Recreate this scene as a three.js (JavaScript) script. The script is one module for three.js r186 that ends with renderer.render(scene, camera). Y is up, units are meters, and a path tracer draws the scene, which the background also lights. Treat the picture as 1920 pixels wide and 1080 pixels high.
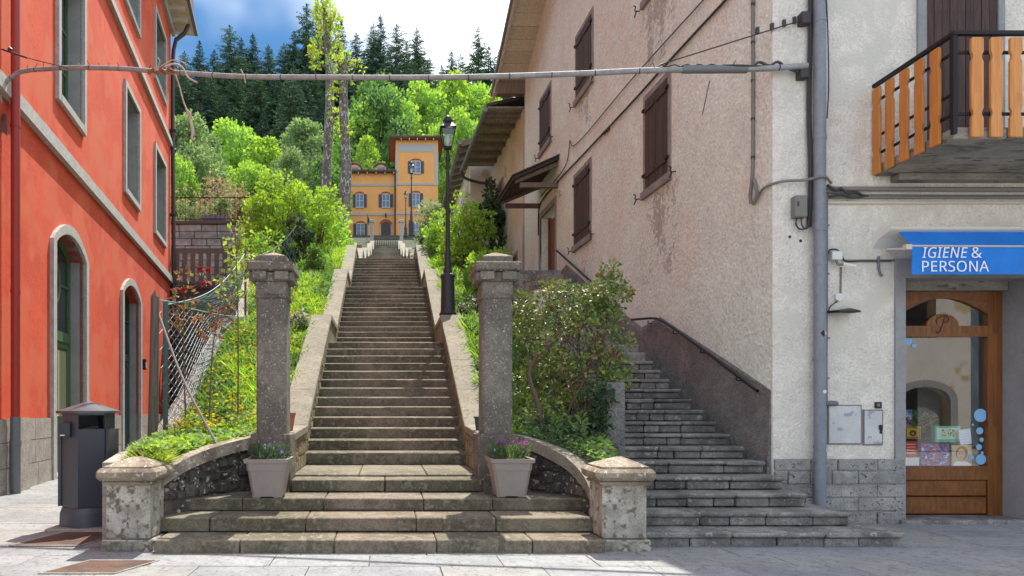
import * as THREE from 'three';
import { mergeGeometries, mergeVertices } from 'three/addons/utils/BufferGeometryUtils.js';
import { ConvexGeometry } from 'three/addons/geometries/ConvexGeometry.js';
import { FontLoader } from 'three/addons/loaders/FontLoader.js';
import { TextGeometry } from 'three/addons/geometries/TextGeometry.js';

// ------------------------------------------------------------------ camera, sky, sun, exposure
const scene = new THREE.Scene();
const camera = new THREE.PerspectiveCamera(2 * Math.atan(768 / 1300) * 180 / Math.PI, 2392 / 1536, 0.1, 2000);
camera.position.set(0, 1.42, 0);
camera.lookAt(0, 1.42, -10);
camera.setViewOffset(2392, 1536, 472, 0, 1920, 1080);      // a shifted lens, so that verticals stay vertical
const renderer = new THREE.WebGLRenderer({ antialias: true });
renderer.toneMapping = THREE.LinearToneMapping;
renderer.toneMappingExposure = 2.15;
renderer.shadowMap.enabled = true;
const SUN = new THREE.Vector3(0.15, 1, -0.50).normalize();
const sun = new THREE.DirectionalLight(0xfff7ea, 3.6);
sun.position.copy(SUN).multiplyScalar(120);
sun.castShadow = true; sun.shadow.radius = 1.0;
sun.shadow.mapSize.set(4096, 4096);
Object.assign(sun.shadow.camera, { left: -70, right: 70, top: 120, bottom: -70, near: 1, far: 400 });
scene.add(sun);

// ------------------------------------------------------------------ numbers
const V = (x, y, z) => new THREE.Vector3(x, y, z);
function rng(s) { let a = s >>> 0; return () => { a = (a + 0x6D2B79F5) | 0; let t = Math.imul(a ^ (a >>> 15), 1 | a); t = (t + Math.imul(t ^ (t >>> 7), 61 | t)) ^ t; return ((t ^ (t >>> 14)) >>> 0) / 4294967296; }; }
const R = rng(77), rr = (a, b, f = R) => a + (b - a) * f();
const clamp = (x, a = 0, b = 1) => Math.min(b, Math.max(a, x)), lerp = (a, b, t) => a + (b - a) * t;
const sst = (a, b, x) => { const t = clamp((x - a) / (b - a)); return t * t * (3 - 2 * t); };
const h3 = (x, y, z) => { let n = Math.imul(x, 374761393) + Math.imul(y, 668265263) + Math.imul(z, 2147483647 - 1274126177); n = Math.imul(n ^ (n >>> 13), 1274126177); return ((n ^ (n >>> 16)) >>> 0) / 4294967296; };
function pn(x, y, p, s) {                                    // value noise that repeats every p
  const xi = Math.floor(x), yi = Math.floor(y), fx = x - xi, fy = y - yi, u = fx * fx * (3 - 2 * fx), v = fy * fy * (3 - 2 * fy), m = (a) => ((a % p) + p) % p;
  return lerp(lerp(h3(m(xi), m(yi), s), h3(m(xi + 1), m(yi), s), u), lerp(h3(m(xi), m(yi + 1), s), h3(m(xi + 1), m(yi + 1), s), u), v);
}
const fb = (x, y, f, o, s) => { let a = 0, w = 0.5, t = 0; for (let i = 0; i < o; i++) { a += w * pn(x * f, y * f, f, s + i * 7); t += w; w *= 0.55; f *= 2; } return a / t; };
function n3(x, y, z, s) {
  const xi = Math.floor(x), yi = Math.floor(y), zi = Math.floor(z), f = (t) => t * t * (3 - 2 * t), u = f(x - xi), v = f(y - yi), w = f(z - zi), g = (a, b, c) => h3(xi + a + s * 31, yi + b, zi + c);
  return lerp(lerp(lerp(g(0, 0, 0), g(1, 0, 0), u), lerp(g(0, 1, 0), g(1, 1, 0), u), v), lerp(lerp(g(0, 0, 1), g(1, 0, 1), u), lerp(g(0, 1, 1), g(1, 1, 1), u), v), w);
}
const f3 = (x, y, z, o, s) => { let a = 0, w = 0.5, t = 0, k = 1; for (let i = 0; i < o; i++) { a += w * n3(x * k, y * k, z * k, s + i); t += w; w *= 0.5; k *= 2.1; } return a / t; };

// the sky: blue with thin white cloud, the same kind all round
{
  const w = 1024, h = 512, data = new Float32Array(w * h * 4);
  for (let j = 0; j < h; j++) for (let i = 0; i < w; i++) {
    const el = (j + 0.5) / h * Math.PI - Math.PI / 2, az = ((i + 0.5) / w - 0.5) * 2 * Math.PI;
    const d = V(Math.cos(el) * Math.cos(az), Math.sin(el), Math.cos(el) * Math.sin(az));
    const up = Math.max(0, d.y), k = 1 / (up + 0.35);
    const cl = f3(d.x * k * 2.4 + 5.3, d.z * k * 2.4 + 2.0, d.y * 0.6 + 1.5, 5, 957);
    const c = sst(0.30, 0.60, cl);
    const near = Math.pow(Math.max(0, d.dot(SUN)), 8) * 0.25;
    const hz = Math.exp(-up * 4);
    const blue = [0.010 + 0.10 * hz + near, 0.095 + 0.18 * hz + near, 0.27 + 0.17 * hz + near];
    const body = 0.90 + 0.6 * sst(0.55, 0.8, cl), white = [0.835 * body + near, 0.89 * body + near, 0.96 * body + near];
    const o = (j * w + i) * 4;
    for (let q = 0; q < 3; q++) data[o + q] = lerp(blue[q], white[q], c);
    data[o + 3] = 1;
  }
  const t = new THREE.DataTexture(data, w, h, THREE.RGBAFormat, THREE.FloatType);
  t.mapping = THREE.EquirectangularReflectionMapping; t.magFilter = t.minFilter = THREE.LinearFilter; t.needsUpdate = true;
  scene.background = t; scene.environment = t;
}

// ------------------------------------------------------------------ textures and materials
const s2 = (v) => { v = clamp(v); return v <= 0.0031308 ? v * 12.92 : 1.055 * Math.pow(v, 1 / 2.4) - 0.055; };
function tex(n, tile, fn, srgb = true) {
  const a = new Uint8Array(n * n * 4);
  for (let j = 0; j < n; j++) for (let i = 0; i < n; i++) {
    const c = fn((i + 0.5) / n, (j + 0.5) / n), o = (j * n + i) * 4;
    if (typeof c === 'number') a[o] = a[o + 1] = a[o + 2] = clamp(c) * 255; else for (let q = 0; q < 3; q++) a[o + q] = (srgb ? s2(c[q]) : clamp(c[q])) * 255;
    a[o + 3] = 255;
  }
  const t = new THREE.DataTexture(a, n, n); t.wrapS = t.wrapT = THREE.RepeatWrapping; t.magFilter = THREE.LinearFilter; t.minFilter = THREE.LinearMipmapLinearFilter; t.generateMipmaps = true;
  if (srgb) t.colorSpace = THREE.SRGBColorSpace;
  t.repeat.set(1 / (tile[0] ?? tile), 1 / (tile[1] ?? tile)); t.needsUpdate = true;
  return t;
}
const mix = (a, b, t) => [lerp(a[0], b[0], t), lerp(a[1], b[1], t), lerp(a[2], b[2], t)], mul = (a, k) => [a[0] * k, a[1] * k, a[2] * k];
let seed = 3;
const reliefs = {};                                           // surfaces of like coarseness share their relief
function relief(bf, tile, n) { const F = bf <= 30 ? 24 : bf <= 70 ? 64 : 140, sz = n > 512 ? 1024 : 512, t0 = tile[0] ?? tile, T = t0 < 1.2 ? 0.9 : t0 < 2.3 ? 1.7 : t0 < 4 ? 3.1 : 5, k = F + '_' + T + '_' + sz; return (reliefs[k] ??= tex(sz, T, (x, y) => 0.65 * fb(x, y, F, 3, F + 17) + 0.35 * fb(x, y, F / 8, 2, F + 19), false)); }
const tints = (m, list) => list.map((c) => { const q = m.clone(); q.color = new THREE.Color().setRGB(...(Array.isArray(c) ? c : [c, c, c])); return q; });
// layered patches, grain and spots; every surface has its own seed
function surf({ c, c2 = mul(c, 0.7), spot, spotAt = 0.68, spotF = 40, patch = 5, grain = 0.25, grainF = 128, tile = 2, n = 512, rough = 0.92, bump = 0.004, bumpF = 64, metal = 0, streak, soft = 0.06 }) {
  const s = (seed += 13);
  const map = tex(n, tile, (x, y) => {
    const p = sst(0.3, 0.7, fb(x, y, patch, 4, s)), g = fb(x, y, grainF, 2, s + 3) - 0.5, m = fb(x, y, patch * 4, 3, s + 5) - 0.5;
    let q = mul(mix(c, c2, p), 1 + grain * 1.6 * g + grain * m);
    if (streak) q = mul(q, 1 + streak * (fb(x, y * 0.25, 96, 2, s + 9) - 0.5));
    if (spot) q = mix(q, spot, sst(spotAt, spotAt + soft, fb(x, y, spotF, 3, s + 11)));
    return q;
  });
  const o = { map, roughness: rough, metalness: metal };
  if (bump) { o.bumpMap = relief(bumpF, tile, n); o.bumpScale = bump; }
  return new THREE.MeshStandardMaterial(o);
}
function wood(c, c2, { tile = [0.35, 1.6], rough = 0.75, bump = 0.0015 } = {}) {
  const s = (seed += 13), f = (x, y) => fb(x, y * 0.12, 48, 3, s) * 0.6 + fb(x, y * 0.5, 8, 3, s + 5) * 0.4;
  return new THREE.MeshStandardMaterial({ map: tex(256, tile, (x, y) => mix(c, c2, sst(0.3, 0.7, f(x, y)))), bumpMap: (reliefs['w' + tile] ??= tex(256, tile, f, false)), bumpScale: bump, roughness: rough });
}
const plain = (c, rough = 0.7, metal = 0, x = {}) => new THREE.MeshStandardMaterial({ color: new THREE.Color().setRGB(...c), roughness: rough, metalness: metal, ...x });
const leafM = (tr = 0.42, x = {}) => new THREE.MeshPhysicalMaterial({ vertexColors: true, roughness: 0.9, transmission: tr, thickness: 0, side: THREE.DoubleSide, ...x });

const M = {
  pave: tints(surf({ c: [0.28, 0.287, 0.295], c2: [0.235, 0.243, 0.253], spot: [0.16, 0.16, 0.155], spotAt: 0.60, soft: 0.2, tile: 1.7, grain: 0.3, bump: 0.0015, rough: 0.8, patch: 4 }), [[0.98, 0.98, 0.98], [0.86, 0.87, 0.88], [0.95, 0.93, 0.88]]),
  ground: surf({ c: [0.30, 0.29, 0.27], tile: 2.5, grain: 0.3 }),
  step: tints(surf({ c: [0.20, 0.168, 0.118], c2: [0.122, 0.106, 0.068], spot: [0.24, 0.21, 0.16], spotAt: 0.56, soft: 0.22, tile: 1.9, grain: 0.55, bump: 0.006, patch: 5 }), [[0.95, 0.96, 0.96], [0.82, 0.83, 0.80], [0.98, 0.93, 0.96]]),
  sidestep: tints(surf({ c: [0.255, 0.238, 0.22], c2: [0.145, 0.136, 0.128], spot: [0.33, 0.31, 0.29], spotAt: 0.67, tile: 1.7, grain: 0.5, bump: 0.008, patch: 6 }), [1, 0.78]),
  rubble: tints(surf({ c: [0.13, 0.11, 0.09], c2: [0.07, 0.06, 0.052], spot: [0.46, 0.44, 0.40], spotAt: 0.665, spotF: 22, tile: 1.1, grain: 0.6, bump: 0.012 }), [0.8, 1, 0.65]),
  sandstone: tints(surf({ c: [0.34, 0.27, 0.15], c2: [0.17, 0.14, 0.085], spot: [0.13, 0.15, 0.05], spotAt: 0.66, tile: 1.1, grain: 0.5, bump: 0.010 }), [1, 0.82]),
  coping: tints(surf({ c: [0.285, 0.258, 0.20], c2: [0.235, 0.212, 0.163], spot: [0.15, 0.14, 0.10], spotAt: 0.66, tile: 1.6, grain: 0.35, bump: 0.004 }), [1, 0.91]),
  wallbody: surf({ c: [0.24, 0.205, 0.14], c2: [0.15, 0.13, 0.08], spot: [0.12, 0.13, 0.05], spotAt: 0.64, tile: 1.6, grain: 0.5, bump: 0.01 }),
  column: surf({ c: [0.205, 0.183, 0.148], c2: [0.14, 0.125, 0.103], spot: [0.40, 0.37, 0.33], spotAt: 0.66, soft: 0.16, spotF: 60, tile: 1.3, grain: 0.55, bump: 0.006, patch: 4 }),
  columncap: surf({ c: [0.16, 0.135, 0.105], c2: [0.10, 0.085, 0.068], spot: [0.30, 0.27, 0.23], spotAt: 0.69, tile: 1.0, grain: 0.5, bump: 0.006 }),
  pier: surf({ c: [0.50, 0.47, 0.405], c2: [0.27, 0.245, 0.195], spot: [0.15, 0.135, 0.095], spotAt: 0.50, spotF: 24, soft: 0.25, tile: 1.2, grain: 0.45, bump: 0.005, patch: 3 }),
  piercap: surf({ c: [0.31, 0.26, 0.19], c2: [0.19, 0.15, 0.11], spot: [0.50, 0.46, 0.40], spotAt: 0.69, spotF: 26, tile: 1.0, grain: 0.5, bump: 0.006 }),
  roughcast: (() => {                                        // one map for the whole wall: old patches, and the grime that runs from the sills in the photograph
    const n = 1536, S = 901, grime = [[-12.0, 5.2, 0.75, 1.5], [-12.1, 8.65, 0.7, 1.2], [-16.1, 5.2, 0.6, 0.7], [-16.0, 8.7, 0.6, 0.8]];
    const map = tex(n, 14, (x, y) => {
      const z = x < 0.4 ? 14 * (x - 1) : 14 * (x - 2), Y = 14 * y, p = sst(0.35, 0.65, fb(x, y, 9, 4, S)), q = sst(0.46, 0.66, fb(x, y, 14, 4, S + 9)), g = fb(x, y, 420, 2, S + 3) - 0.5;
      let c = mix([0.75, 0.805, 0.72], [0.70, 0.745, 0.66], p); c = mix(c, [0.72, 0.70, 0.61], q * 0.75); c = mul(c, 1 + 0.42 * g + 0.14 * (fb(x, y, 60, 3, S + 5) - 0.5));
      for (const [gz, gY, w, h] of grime) { const u = Math.abs(z - gz) / w, v = (gY - Y) / h; if (u < 1.2 && v > 0 && v < 1) c = mix(c, [0.36, 0.33, 0.295], 0.8 * sst(0.5, 0.66, fb(x, y, 300, 3, S + 21) * 0.55 + fb(x, y * 0.5, 60, 2, S + 23) * 0.45 + 0.14 * (1 - u) * (1 - v)) * (u > 0.8 ? (1.2 - u) / 0.4 : 1)); }
      return c;
    });
    return new THREE.MeshStandardMaterial({ map, roughness: 0.95, bumpMap: relief(150, 4.6, 1024), bumpScale: 0.02 });
  })(),
  frontcast: surf({ c: [0.735, 0.685, 0.605], c2: [0.705, 0.655, 0.575], spot: [0.665, 0.625, 0.54], spotAt: 0.55, spotF: 11, soft: 0.22, tile: 3.1, n: 1024, grain: 0.26, grainF: 180, bump: 0.018, bumpF: 130, patch: 4 }),
  dado: surf({ c: [0.215, 0.205, 0.19], c2: [0.175, 0.168, 0.155], tile: 1.9, grain: 0.5, grainF: 110, bump: 0.03, bumpF: 90 }),
  palewall: surf({ c: [0.60, 0.56, 0.50], c2: [0.66, 0.63, 0.58], spot: [0.50, 0.40, 0.22], spotAt: 0.62, spotF: 5, tile: 5, grain: 0.12, bump: 0.006 }),
  yellowwall: surf({ c: [0.60, 0.50, 0.33], c2: [0.66, 0.62, 0.52], tile: 4, grain: 0.15, bump: 0.006, patch: 3 }),
  red: surf({ c: [0.64, 0.082, 0.026], c2: [0.57, 0.066, 0.021], spot: [0.63, 0.115, 0.047], spotAt: 0.48, spotF: 7, soft: 0.22, tile: 5.5, n: 1024, grain: 0.16, bump: 0.004, bumpF: 48, patch: 4 }),
  trim: surf({ c: [0.47, 0.46, 0.43], c2: [0.40, 0.39, 0.365], spot: [0.30, 0.29, 0.27], spotAt: 0.68, tile: 1.0, grain: 0.22, bump: 0.002 }),
  reveal: surf({ c: [0.34, 0.335, 0.32], c2: [0.30, 0.295, 0.285], tile: 1.4, grain: 0.1, bump: 0.001 }),
  plinth: surf({ c: [0.36, 0.33, 0.285], c2: [0.29, 0.265, 0.23], spot: [0.22, 0.20, 0.175], spotAt: 0.66, tile: 1.2, grain: 0.35, bump: 0.006 }),
  plinthR: tints(surf({ c: [0.38, 0.37, 0.345], c2: [0.28, 0.27, 0.255], spot: [0.10, 0.10, 0.10], spotAt: 0.68, tile: 0.9, grain: 0.4, bump: 0.010, bumpF: 24 }), [1, 0.86]),
  greenpaint: plain([0.075, 0.155, 0.065], 0.45), greendark: plain([0.035, 0.085, 0.06], 0.5), palegreen: plain([0.30, 0.33, 0.20], 0.6), teal: plain([0.03, 0.11, 0.125], 0.5),
  shutter: tints(wood([0.10, 0.05, 0.039], [0.04, 0.022, 0.019], { rough: 0.7 }), [0.9, 1, 0.75]),
  iron: plain([0.022, 0.020, 0.022], 0.55, 0.5), black: plain([0.012, 0.012, 0.013], 0.5), bin: plain([0.075, 0.081, 0.094], 0.42, 0.1), binpanel: plain([0.040, 0.045, 0.058], 0.45, 0.1),
  lamp: plain([0.045, 0.048, 0.058], 0.55, 0.4),
  pipe: surf({ c: [0.205, 0.235, 0.275], c2: [0.235, 0.26, 0.29], tile: 0.8, grain: 0.2, bump: 0.0005, rough: 0.55, metal: 0.15 }), conduit: plain([0.22, 0.20, 0.185], 0.7), darkpipe: plain([0.05, 0.03, 0.03], 0.5), redpipe: plain([0.33, 0.035, 0.025], 0.5), grayiron: plain([0.17, 0.18, 0.19], 0.6, 0.2),
  cable: surf({ c: [0.34, 0.345, 0.345], c2: [0.26, 0.265, 0.265], tile: 0.5, grain: 0.25, bump: 0.001, rough: 0.7, n: 256 }), wire: plain([0.05, 0.045, 0.045], 0.6), rope: plain([0.50, 0.42, 0.33], 0.9), brownrope: plain([0.30, 0.14, 0.075], 0.9),
  slatwood: wood([0.68, 0.29, 0.075], [0.55, 0.205, 0.045], { rough: 0.5 }), sidewood: wood([0.60, 0.23, 0.04], [0.50, 0.17, 0.03], { rough: 0.5 }),
  doorwood: wood([0.235, 0.085, 0.018], [0.145, 0.048, 0.011], { tile: [0.4, 1.2], rough: 0.42 }), doorwoodH: wood([0.235, 0.085, 0.018], [0.145, 0.048, 0.011], { tile: [1.2, 0.4], rough: 0.42 }),
  beam: wood([0.22, 0.165, 0.12], [0.13, 0.095, 0.075], {}), soffit: tints(wood([0.66, 0.57, 0.45], [0.52, 0.44, 0.34], { tile: [1.4, 0.4] }), [1, 0.9]), greysoffit: wood([0.34, 0.315, 0.265], [0.19, 0.175, 0.15], { tile: [1.4, 0.5] }), darkwood: wood([0.065, 0.036, 0.026], [0.035, 0.02, 0.016], {}), roofing: surf({ c: [0.10, 0.085, 0.08], c2: [0.07, 0.06, 0.06], tile: 1.5 }),
  slab: surf({ c: [0.30, 0.275, 0.235], c2: [0.19, 0.175, 0.15], spot: [0.13, 0.12, 0.105], spotAt: 0.62, spotF: 12, tile: [2.6, 0.9], grain: 0.35, bump: 0.004 }),
  frame: surf({ c: [0.31, 0.31, 0.315], c2: [0.28, 0.28, 0.285], tile: 0.9, grain: 0.15, bump: 0.001 }), wframe: surf({ c: [0.30, 0.275, 0.26], c2: [0.235, 0.215, 0.205], tile: 0.8, grain: 0.35, bump: 0.003 }),
  white: plain([0.74, 0.73, 0.70], 0.5), offwhite: surf({ c: [0.62, 0.62, 0.60], c2: [0.55, 0.55, 0.54], spot: [0.35, 0.36, 0.40], spotAt: 0.63, spotF: 10, tile: 0.9, grain: 0.1, bump: 0.0006 }), greybox: plain([0.20, 0.19, 0.18], 0.6), cream: plain([0.60, 0.55, 0.46], 0.5),
  blue: surf({ c: [0.012, 0.215, 0.72], c2: [0.010, 0.19, 0.66], tile: 0.8, grain: 0.10, bump: 0.001, rough: 0.75 }), corten: surf({ c: [0.115, 0.068, 0.05], c2: [0.075, 0.047, 0.037], tile: 0.6, grain: 0.5, bump: 0.004 }),
  glass: new THREE.MeshPhysicalMaterial({ color: 0xffffff, roughness: 0.0, transmission: 1, thickness: 0, ior: 1.8 }), lampglass: new THREE.MeshPhysicalMaterial({ color: 0xf4f8f8, roughness: 0.06, transmission: 1, thickness: 0, ior: 1.5 }),
  darkglass: new THREE.MeshPhysicalMaterial({ color: new THREE.Color().setRGB(0.03, 0.04, 0.038), roughness: 0.08 }),
  pot: surf({ c: [0.29, 0.25, 0.22], c2: [0.27, 0.233, 0.205], tile: 0.7, grain: 0.08, bump: 0.0004, rough: 0.6, n: 256 }), terracotta: plain([0.38, 0.13, 0.065], 0.8), soil: surf({ c: [0.06, 0.042, 0.028], tile: 0.6, grain: 0.6, bump: 0.01, n: 256 }),
  earth: surf({ c: [0.085, 0.085, 0.03], c2: [0.06, 0.075, 0.02], spot: [0.15, 0.12, 0.07], spotAt: 0.66, tile: 2.2, grain: 0.6, bump: 0.03 }), forestfloor: surf({ c: [0.03, 0.045, 0.016], c2: [0.022, 0.03, 0.012], tile: 9, grain: 0.5, bump: 0 }),
  bark: surf({ c: [0.20, 0.165, 0.13], c2: [0.10, 0.08, 0.062], spot: [0.42, 0.40, 0.37], spotAt: 0.64, spotF: 10, tile: [1.2, 2.4], grain: 0.6, bump: 0.04, bumpF: 24 }), twig: plain([0.12, 0.085, 0.06], 0.9), rosetwig: plain([0.16, 0.11, 0.075], 0.9), conbark: plain([0.09, 0.065, 0.05], 0.95),
  villa: surf({ c: [0.84, 0.40, 0.13], c2: [0.80, 0.37, 0.12], tile: 6, grain: 0.08, bump: 0.004 }), villatrim: plain([0.42, 0.40, 0.37], 0.8), villaframe: plain([0.62, 0.62, 0.62], 0.7), villared: plain([0.36, 0.075, 0.045], 0.8), tile: surf({ c: [0.16, 0.10, 0.075], c2: [0.10, 0.07, 0.06], tile: 3, grain: 0.5 }), villashutter: plain([0.055, 0.05, 0.055], 0.6), doorred: plain([0.05, 0.022, 0.022], 0.5), pane: new THREE.MeshPhysicalMaterial({ color: new THREE.Color().setRGB(0.12, 0.17, 0.24), roughness: 0.1 }),
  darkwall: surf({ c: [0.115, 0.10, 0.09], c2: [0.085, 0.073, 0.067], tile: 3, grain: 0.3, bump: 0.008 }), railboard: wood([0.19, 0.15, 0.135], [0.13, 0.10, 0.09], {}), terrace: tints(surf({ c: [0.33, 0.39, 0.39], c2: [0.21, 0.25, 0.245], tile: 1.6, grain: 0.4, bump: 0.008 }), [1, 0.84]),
  post: wood([0.15, 0.125, 0.10], [0.08, 0.068, 0.058], {}), mesh: plain([0.27, 0.33, 0.35], 0.5, 0.4), greenmesh: plain([0.10, 0.22, 0.20], 0.6), greenpost: plain([0.05, 0.13, 0.14], 0.6), concrete: surf({ c: [0.40, 0.37, 0.32], c2: [0.30, 0.275, 0.235], tile: 1.8, grain: 0.35, bump: 0.006 }),
  leaf: leafM(0.56), leafShiny: leafM(0.3, { roughness: 0.55 }), needle: leafM(0.15, { roughness: 0.8 }), petal: leafM(0.35),
};

// ------------------------------------------------------------------ objects
const taken = {}, bases = new Map();
function numbered(n) { const k = taken[n] = (taken[n] ?? -1) + 1; return k ? n + '_' + String(k).padStart(3, '0') : n; }
function tag(o, label, category, group, kind) { o.userData = {}; if (label) o.userData.label = label; if (category) o.userData.category = category; if (group) o.userData.group = group; if (kind) o.userData.kind = kind; return o; }
function thing(name, label, category, [x, y, z] = [0, 0, 0], group) { const o = new THREE.Group(); o.name = numbered(name); o.position.set(x, y, z); scene.add(o); bases.set(o, o.position.clone()); return tag(o, label, category, group); }
function flat(g) { if (g.index) g = g.toNonIndexed(); return g; }
function fin(g) {                                            // uv in metres from the plane each face lies in
  g = flat(g); if (!g.attributes.normal) g.computeVertexNormals();
  const p = g.attributes.position.array, n = p.length / 3, uv = new Float32Array(n * 2);
  for (let i = 0; i < n; i += 3) {
    const a = i * 3, ux = p[a + 3] - p[a], uy = p[a + 4] - p[a + 1], uz = p[a + 5] - p[a + 2], vx = p[a + 6] - p[a], vy = p[a + 7] - p[a + 1], vz = p[a + 8] - p[a + 2];
    const nx = Math.abs(uy * vz - uz * vy), ny = Math.abs(uz * vx - ux * vz), nz = Math.abs(ux * vy - uy * vx);
    for (let k = 0; k < 3; k++) { const b = a + k * 3, o = (i + k) * 2; if (ny > nx && ny > nz) { uv[o] = p[b]; uv[o + 1] = p[b + 2]; } else if (nx > nz) { uv[o] = p[b + 2]; uv[o + 1] = p[b + 1]; } else { uv[o] = p[b]; uv[o + 1] = p[b + 1]; } }
  }
  g.setAttribute('uv', new THREE.BufferAttribute(uv, 2));
  for (const k of Object.keys(g.attributes)) if (!['position', 'normal', 'uv'].includes(k)) g.deleteAttribute(k);
  return g;
}
function join(gs) { return Array.isArray(gs) ? (gs.length > 1 ? mergeGeometries(gs.map(fin)) : fin(gs[0])) : fin(gs); }
function rootBase(p) { while (p) { if (bases.has(p)) return bases.get(p); p = p.parent; } return null; }
function part(name, gs, mat, parent) {                       // geometry in world places; the mesh hangs on its thing
  const g = join(gs), b = parent && rootBase(parent); if (b) g.translate(-b.x, -b.y, -b.z);
  const m = new THREE.Mesh(g, mat); m.name = parent ? name : numbered(name); m.castShadow = m.receiveShadow = true; (parent ?? scene).add(m); return m;
}
function raw(name, g, mat, parent) { const b = parent && rootBase(parent); if (b) g.translate(-b.x, -b.y, -b.z); const m = new THREE.Mesh(g, mat); m.name = parent ? name : numbered(name); m.castShadow = m.receiveShadow = true; (parent ?? scene).add(m); return m; }
const struct = (name, gs, mat) => tag(part(name, gs, mat), null, null, null, 'structure');
const solo = (name, label, cat, gs, mat, group) => tag(part(name, gs, mat), label, cat, group);

// ------------------------------------------------------------------ shapes
const box = (x0, y0, z0, x1, y1, z1) => new THREE.BoxGeometry(Math.abs(x1 - x0), Math.abs(y1 - y0), Math.abs(z1 - z0)).translate((x0 + x1) / 2, (y0 + y1) / 2, (z0 + z1) / 2);
function hull(pts) { const g = new ConvexGeometry(pts); return g; }
function stone(x0, y0, z0, x1, y1, z1, c = 0.01, jit = 0, f = R) {   // a block with chamfered, slightly uneven edges
  const pts = [], j = () => (f() - 0.5) * 2 * jit, lo = [Math.min(x0, x1), Math.min(y0, y1), Math.min(z0, z1)], hi = [Math.max(x0, x1), Math.max(y0, y1), Math.max(z0, z1)];
  for (let k = 0; k < 8; k++) {
    const s = [k & 1, (k >> 1) & 1, (k >> 2) & 1], q = s.map((b, a) => (b ? hi[a] - Math.abs(j()) : lo[a] + Math.abs(j())));
    for (let a = 0; a < 3; a++) { const p = q.map((v, b) => (b === a ? v : v + (s[b] ? -1 : 1) * c)); pts.push(V(...p)); }
  }
  return hull(pts);
}
const cyl = (x, y0, y1, z, r0, r1 = r0, n = 12) => new THREE.CylinderGeometry(r1, r0, y1 - y0, n).translate(x, (y0 + y1) / 2, z);
function tube(pts, r, n = 6, seg) { const c = new THREE.CatmullRomCurve3(pts.map((p) => (p.isVector3 ? p : V(...p))), false, 'centripetal'); return new THREE.TubeGeometry(c, seg ?? Math.max(2, (pts.length - 1) * 5), r, n); }
const bar = (a, b, r, n = 6) => { const A = V(...a), B = V(...b), d = B.clone().sub(A), g = new THREE.CylinderGeometry(r, r, d.length(), n); g.applyQuaternion(new THREE.Quaternion().setFromUnitVectors(V(0, 1, 0), d.normalize())); return g.translate((a[0] + b[0]) / 2, (a[1] + b[1]) / 2, (a[2] + b[2]) / 2); };
function limb(pts, radii, n = 7) {                           // a tapered, bent stem
  const P = pts.map((p) => (p.isVector3 ? p : V(...p))), c = new THREE.CatmullRomCurve3(P), k = (P.length - 1) * 4, g = new THREE.TubeGeometry(c, k, 1, n), a = g.attributes.position;
  for (let i = 0; i <= k; i++) { const t = i / k * (radii.length - 1), q = Math.min(radii.length - 2, Math.floor(t)), r = lerp(radii[q], radii[q + 1], t - q), o = c.getPointAt(i / k); for (let j = 0; j <= n; j++) { const v = i * (n + 1) + j; a.setXYZ(v, o.x + (a.getX(v) - o.x) * r, o.y + (a.getY(v) - o.y) * r, o.z + (a.getZ(v) - o.z) * r); } }
  g.computeVertexNormals(); return g;
}
// a shape in (a, b) pushed out along c; map puts (a, b, c) in the world
function prism(poly, depth, map, holes = [], bevel = 0) {
  const s = new THREE.Shape(poly.map((p) => new THREE.Vector2(p[0], p[1])));
  for (const h of holes) s.holes.push(new THREE.Path(h.map((p) => new THREE.Vector2(p[0], p[1]))));
  const g = flat(new THREE.ExtrudeGeometry(s, { depth, bevelEnabled: bevel > 0, bevelSize: bevel, bevelThickness: bevel, bevelSegments: 1, curveSegments: 10 })), a = g.attributes.position, q = V(0, 0, 0);
  for (let i = 0; i < a.count; i++) { q.set(...map(a.getX(i), a.getY(i), a.getZ(i))); a.setXYZ(i, q.x, q.y, q.z); }
  const e = (i) => V(a.getX(i), a.getY(i), a.getZ(i)), o = V(...map(0, 0, 0)), det = V(...map(1, 0, 0)).sub(o).cross(V(...map(0, 1, 0)).sub(o)).dot(V(...map(0, 0, 1)).sub(o));
  if (det < 0) { const arr = a.array; for (let i = 0; i < arr.length; i += 9) for (let k = 0; k < 3; k++) { const t = arr[i + 3 + k]; arr[i + 3 + k] = arr[i + 6 + k]; arr[i + 6 + k] = t; } }
  g.computeVertexNormals(); return g;
}
function quad(a, b, c, d) { const g = new THREE.BufferGeometry(); g.setAttribute('position', new THREE.Float32BufferAttribute([...a, ...b, ...c, ...a, ...c, ...d], 3)); g.computeVertexNormals(); return g; }
function grid(nu, nv, fn) { const p = [], ix = []; for (let j = 0; j <= nv; j++) for (let i = 0; i <= nu; i++) p.push(...fn(i / nu, j / nv)); for (let j = 0; j < nv; j++) for (let i = 0; i < nu; i++) { const a = j * (nu + 1) + i, b = a + nu + 1; ix.push(a, a + 1, b, b, a + 1, b + 1); } const g = new THREE.BufferGeometry(); g.setAttribute('position', new THREE.Float32BufferAttribute(p, 3)); g.setIndex(ix); g.computeVertexNormals(); return g; }

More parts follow.
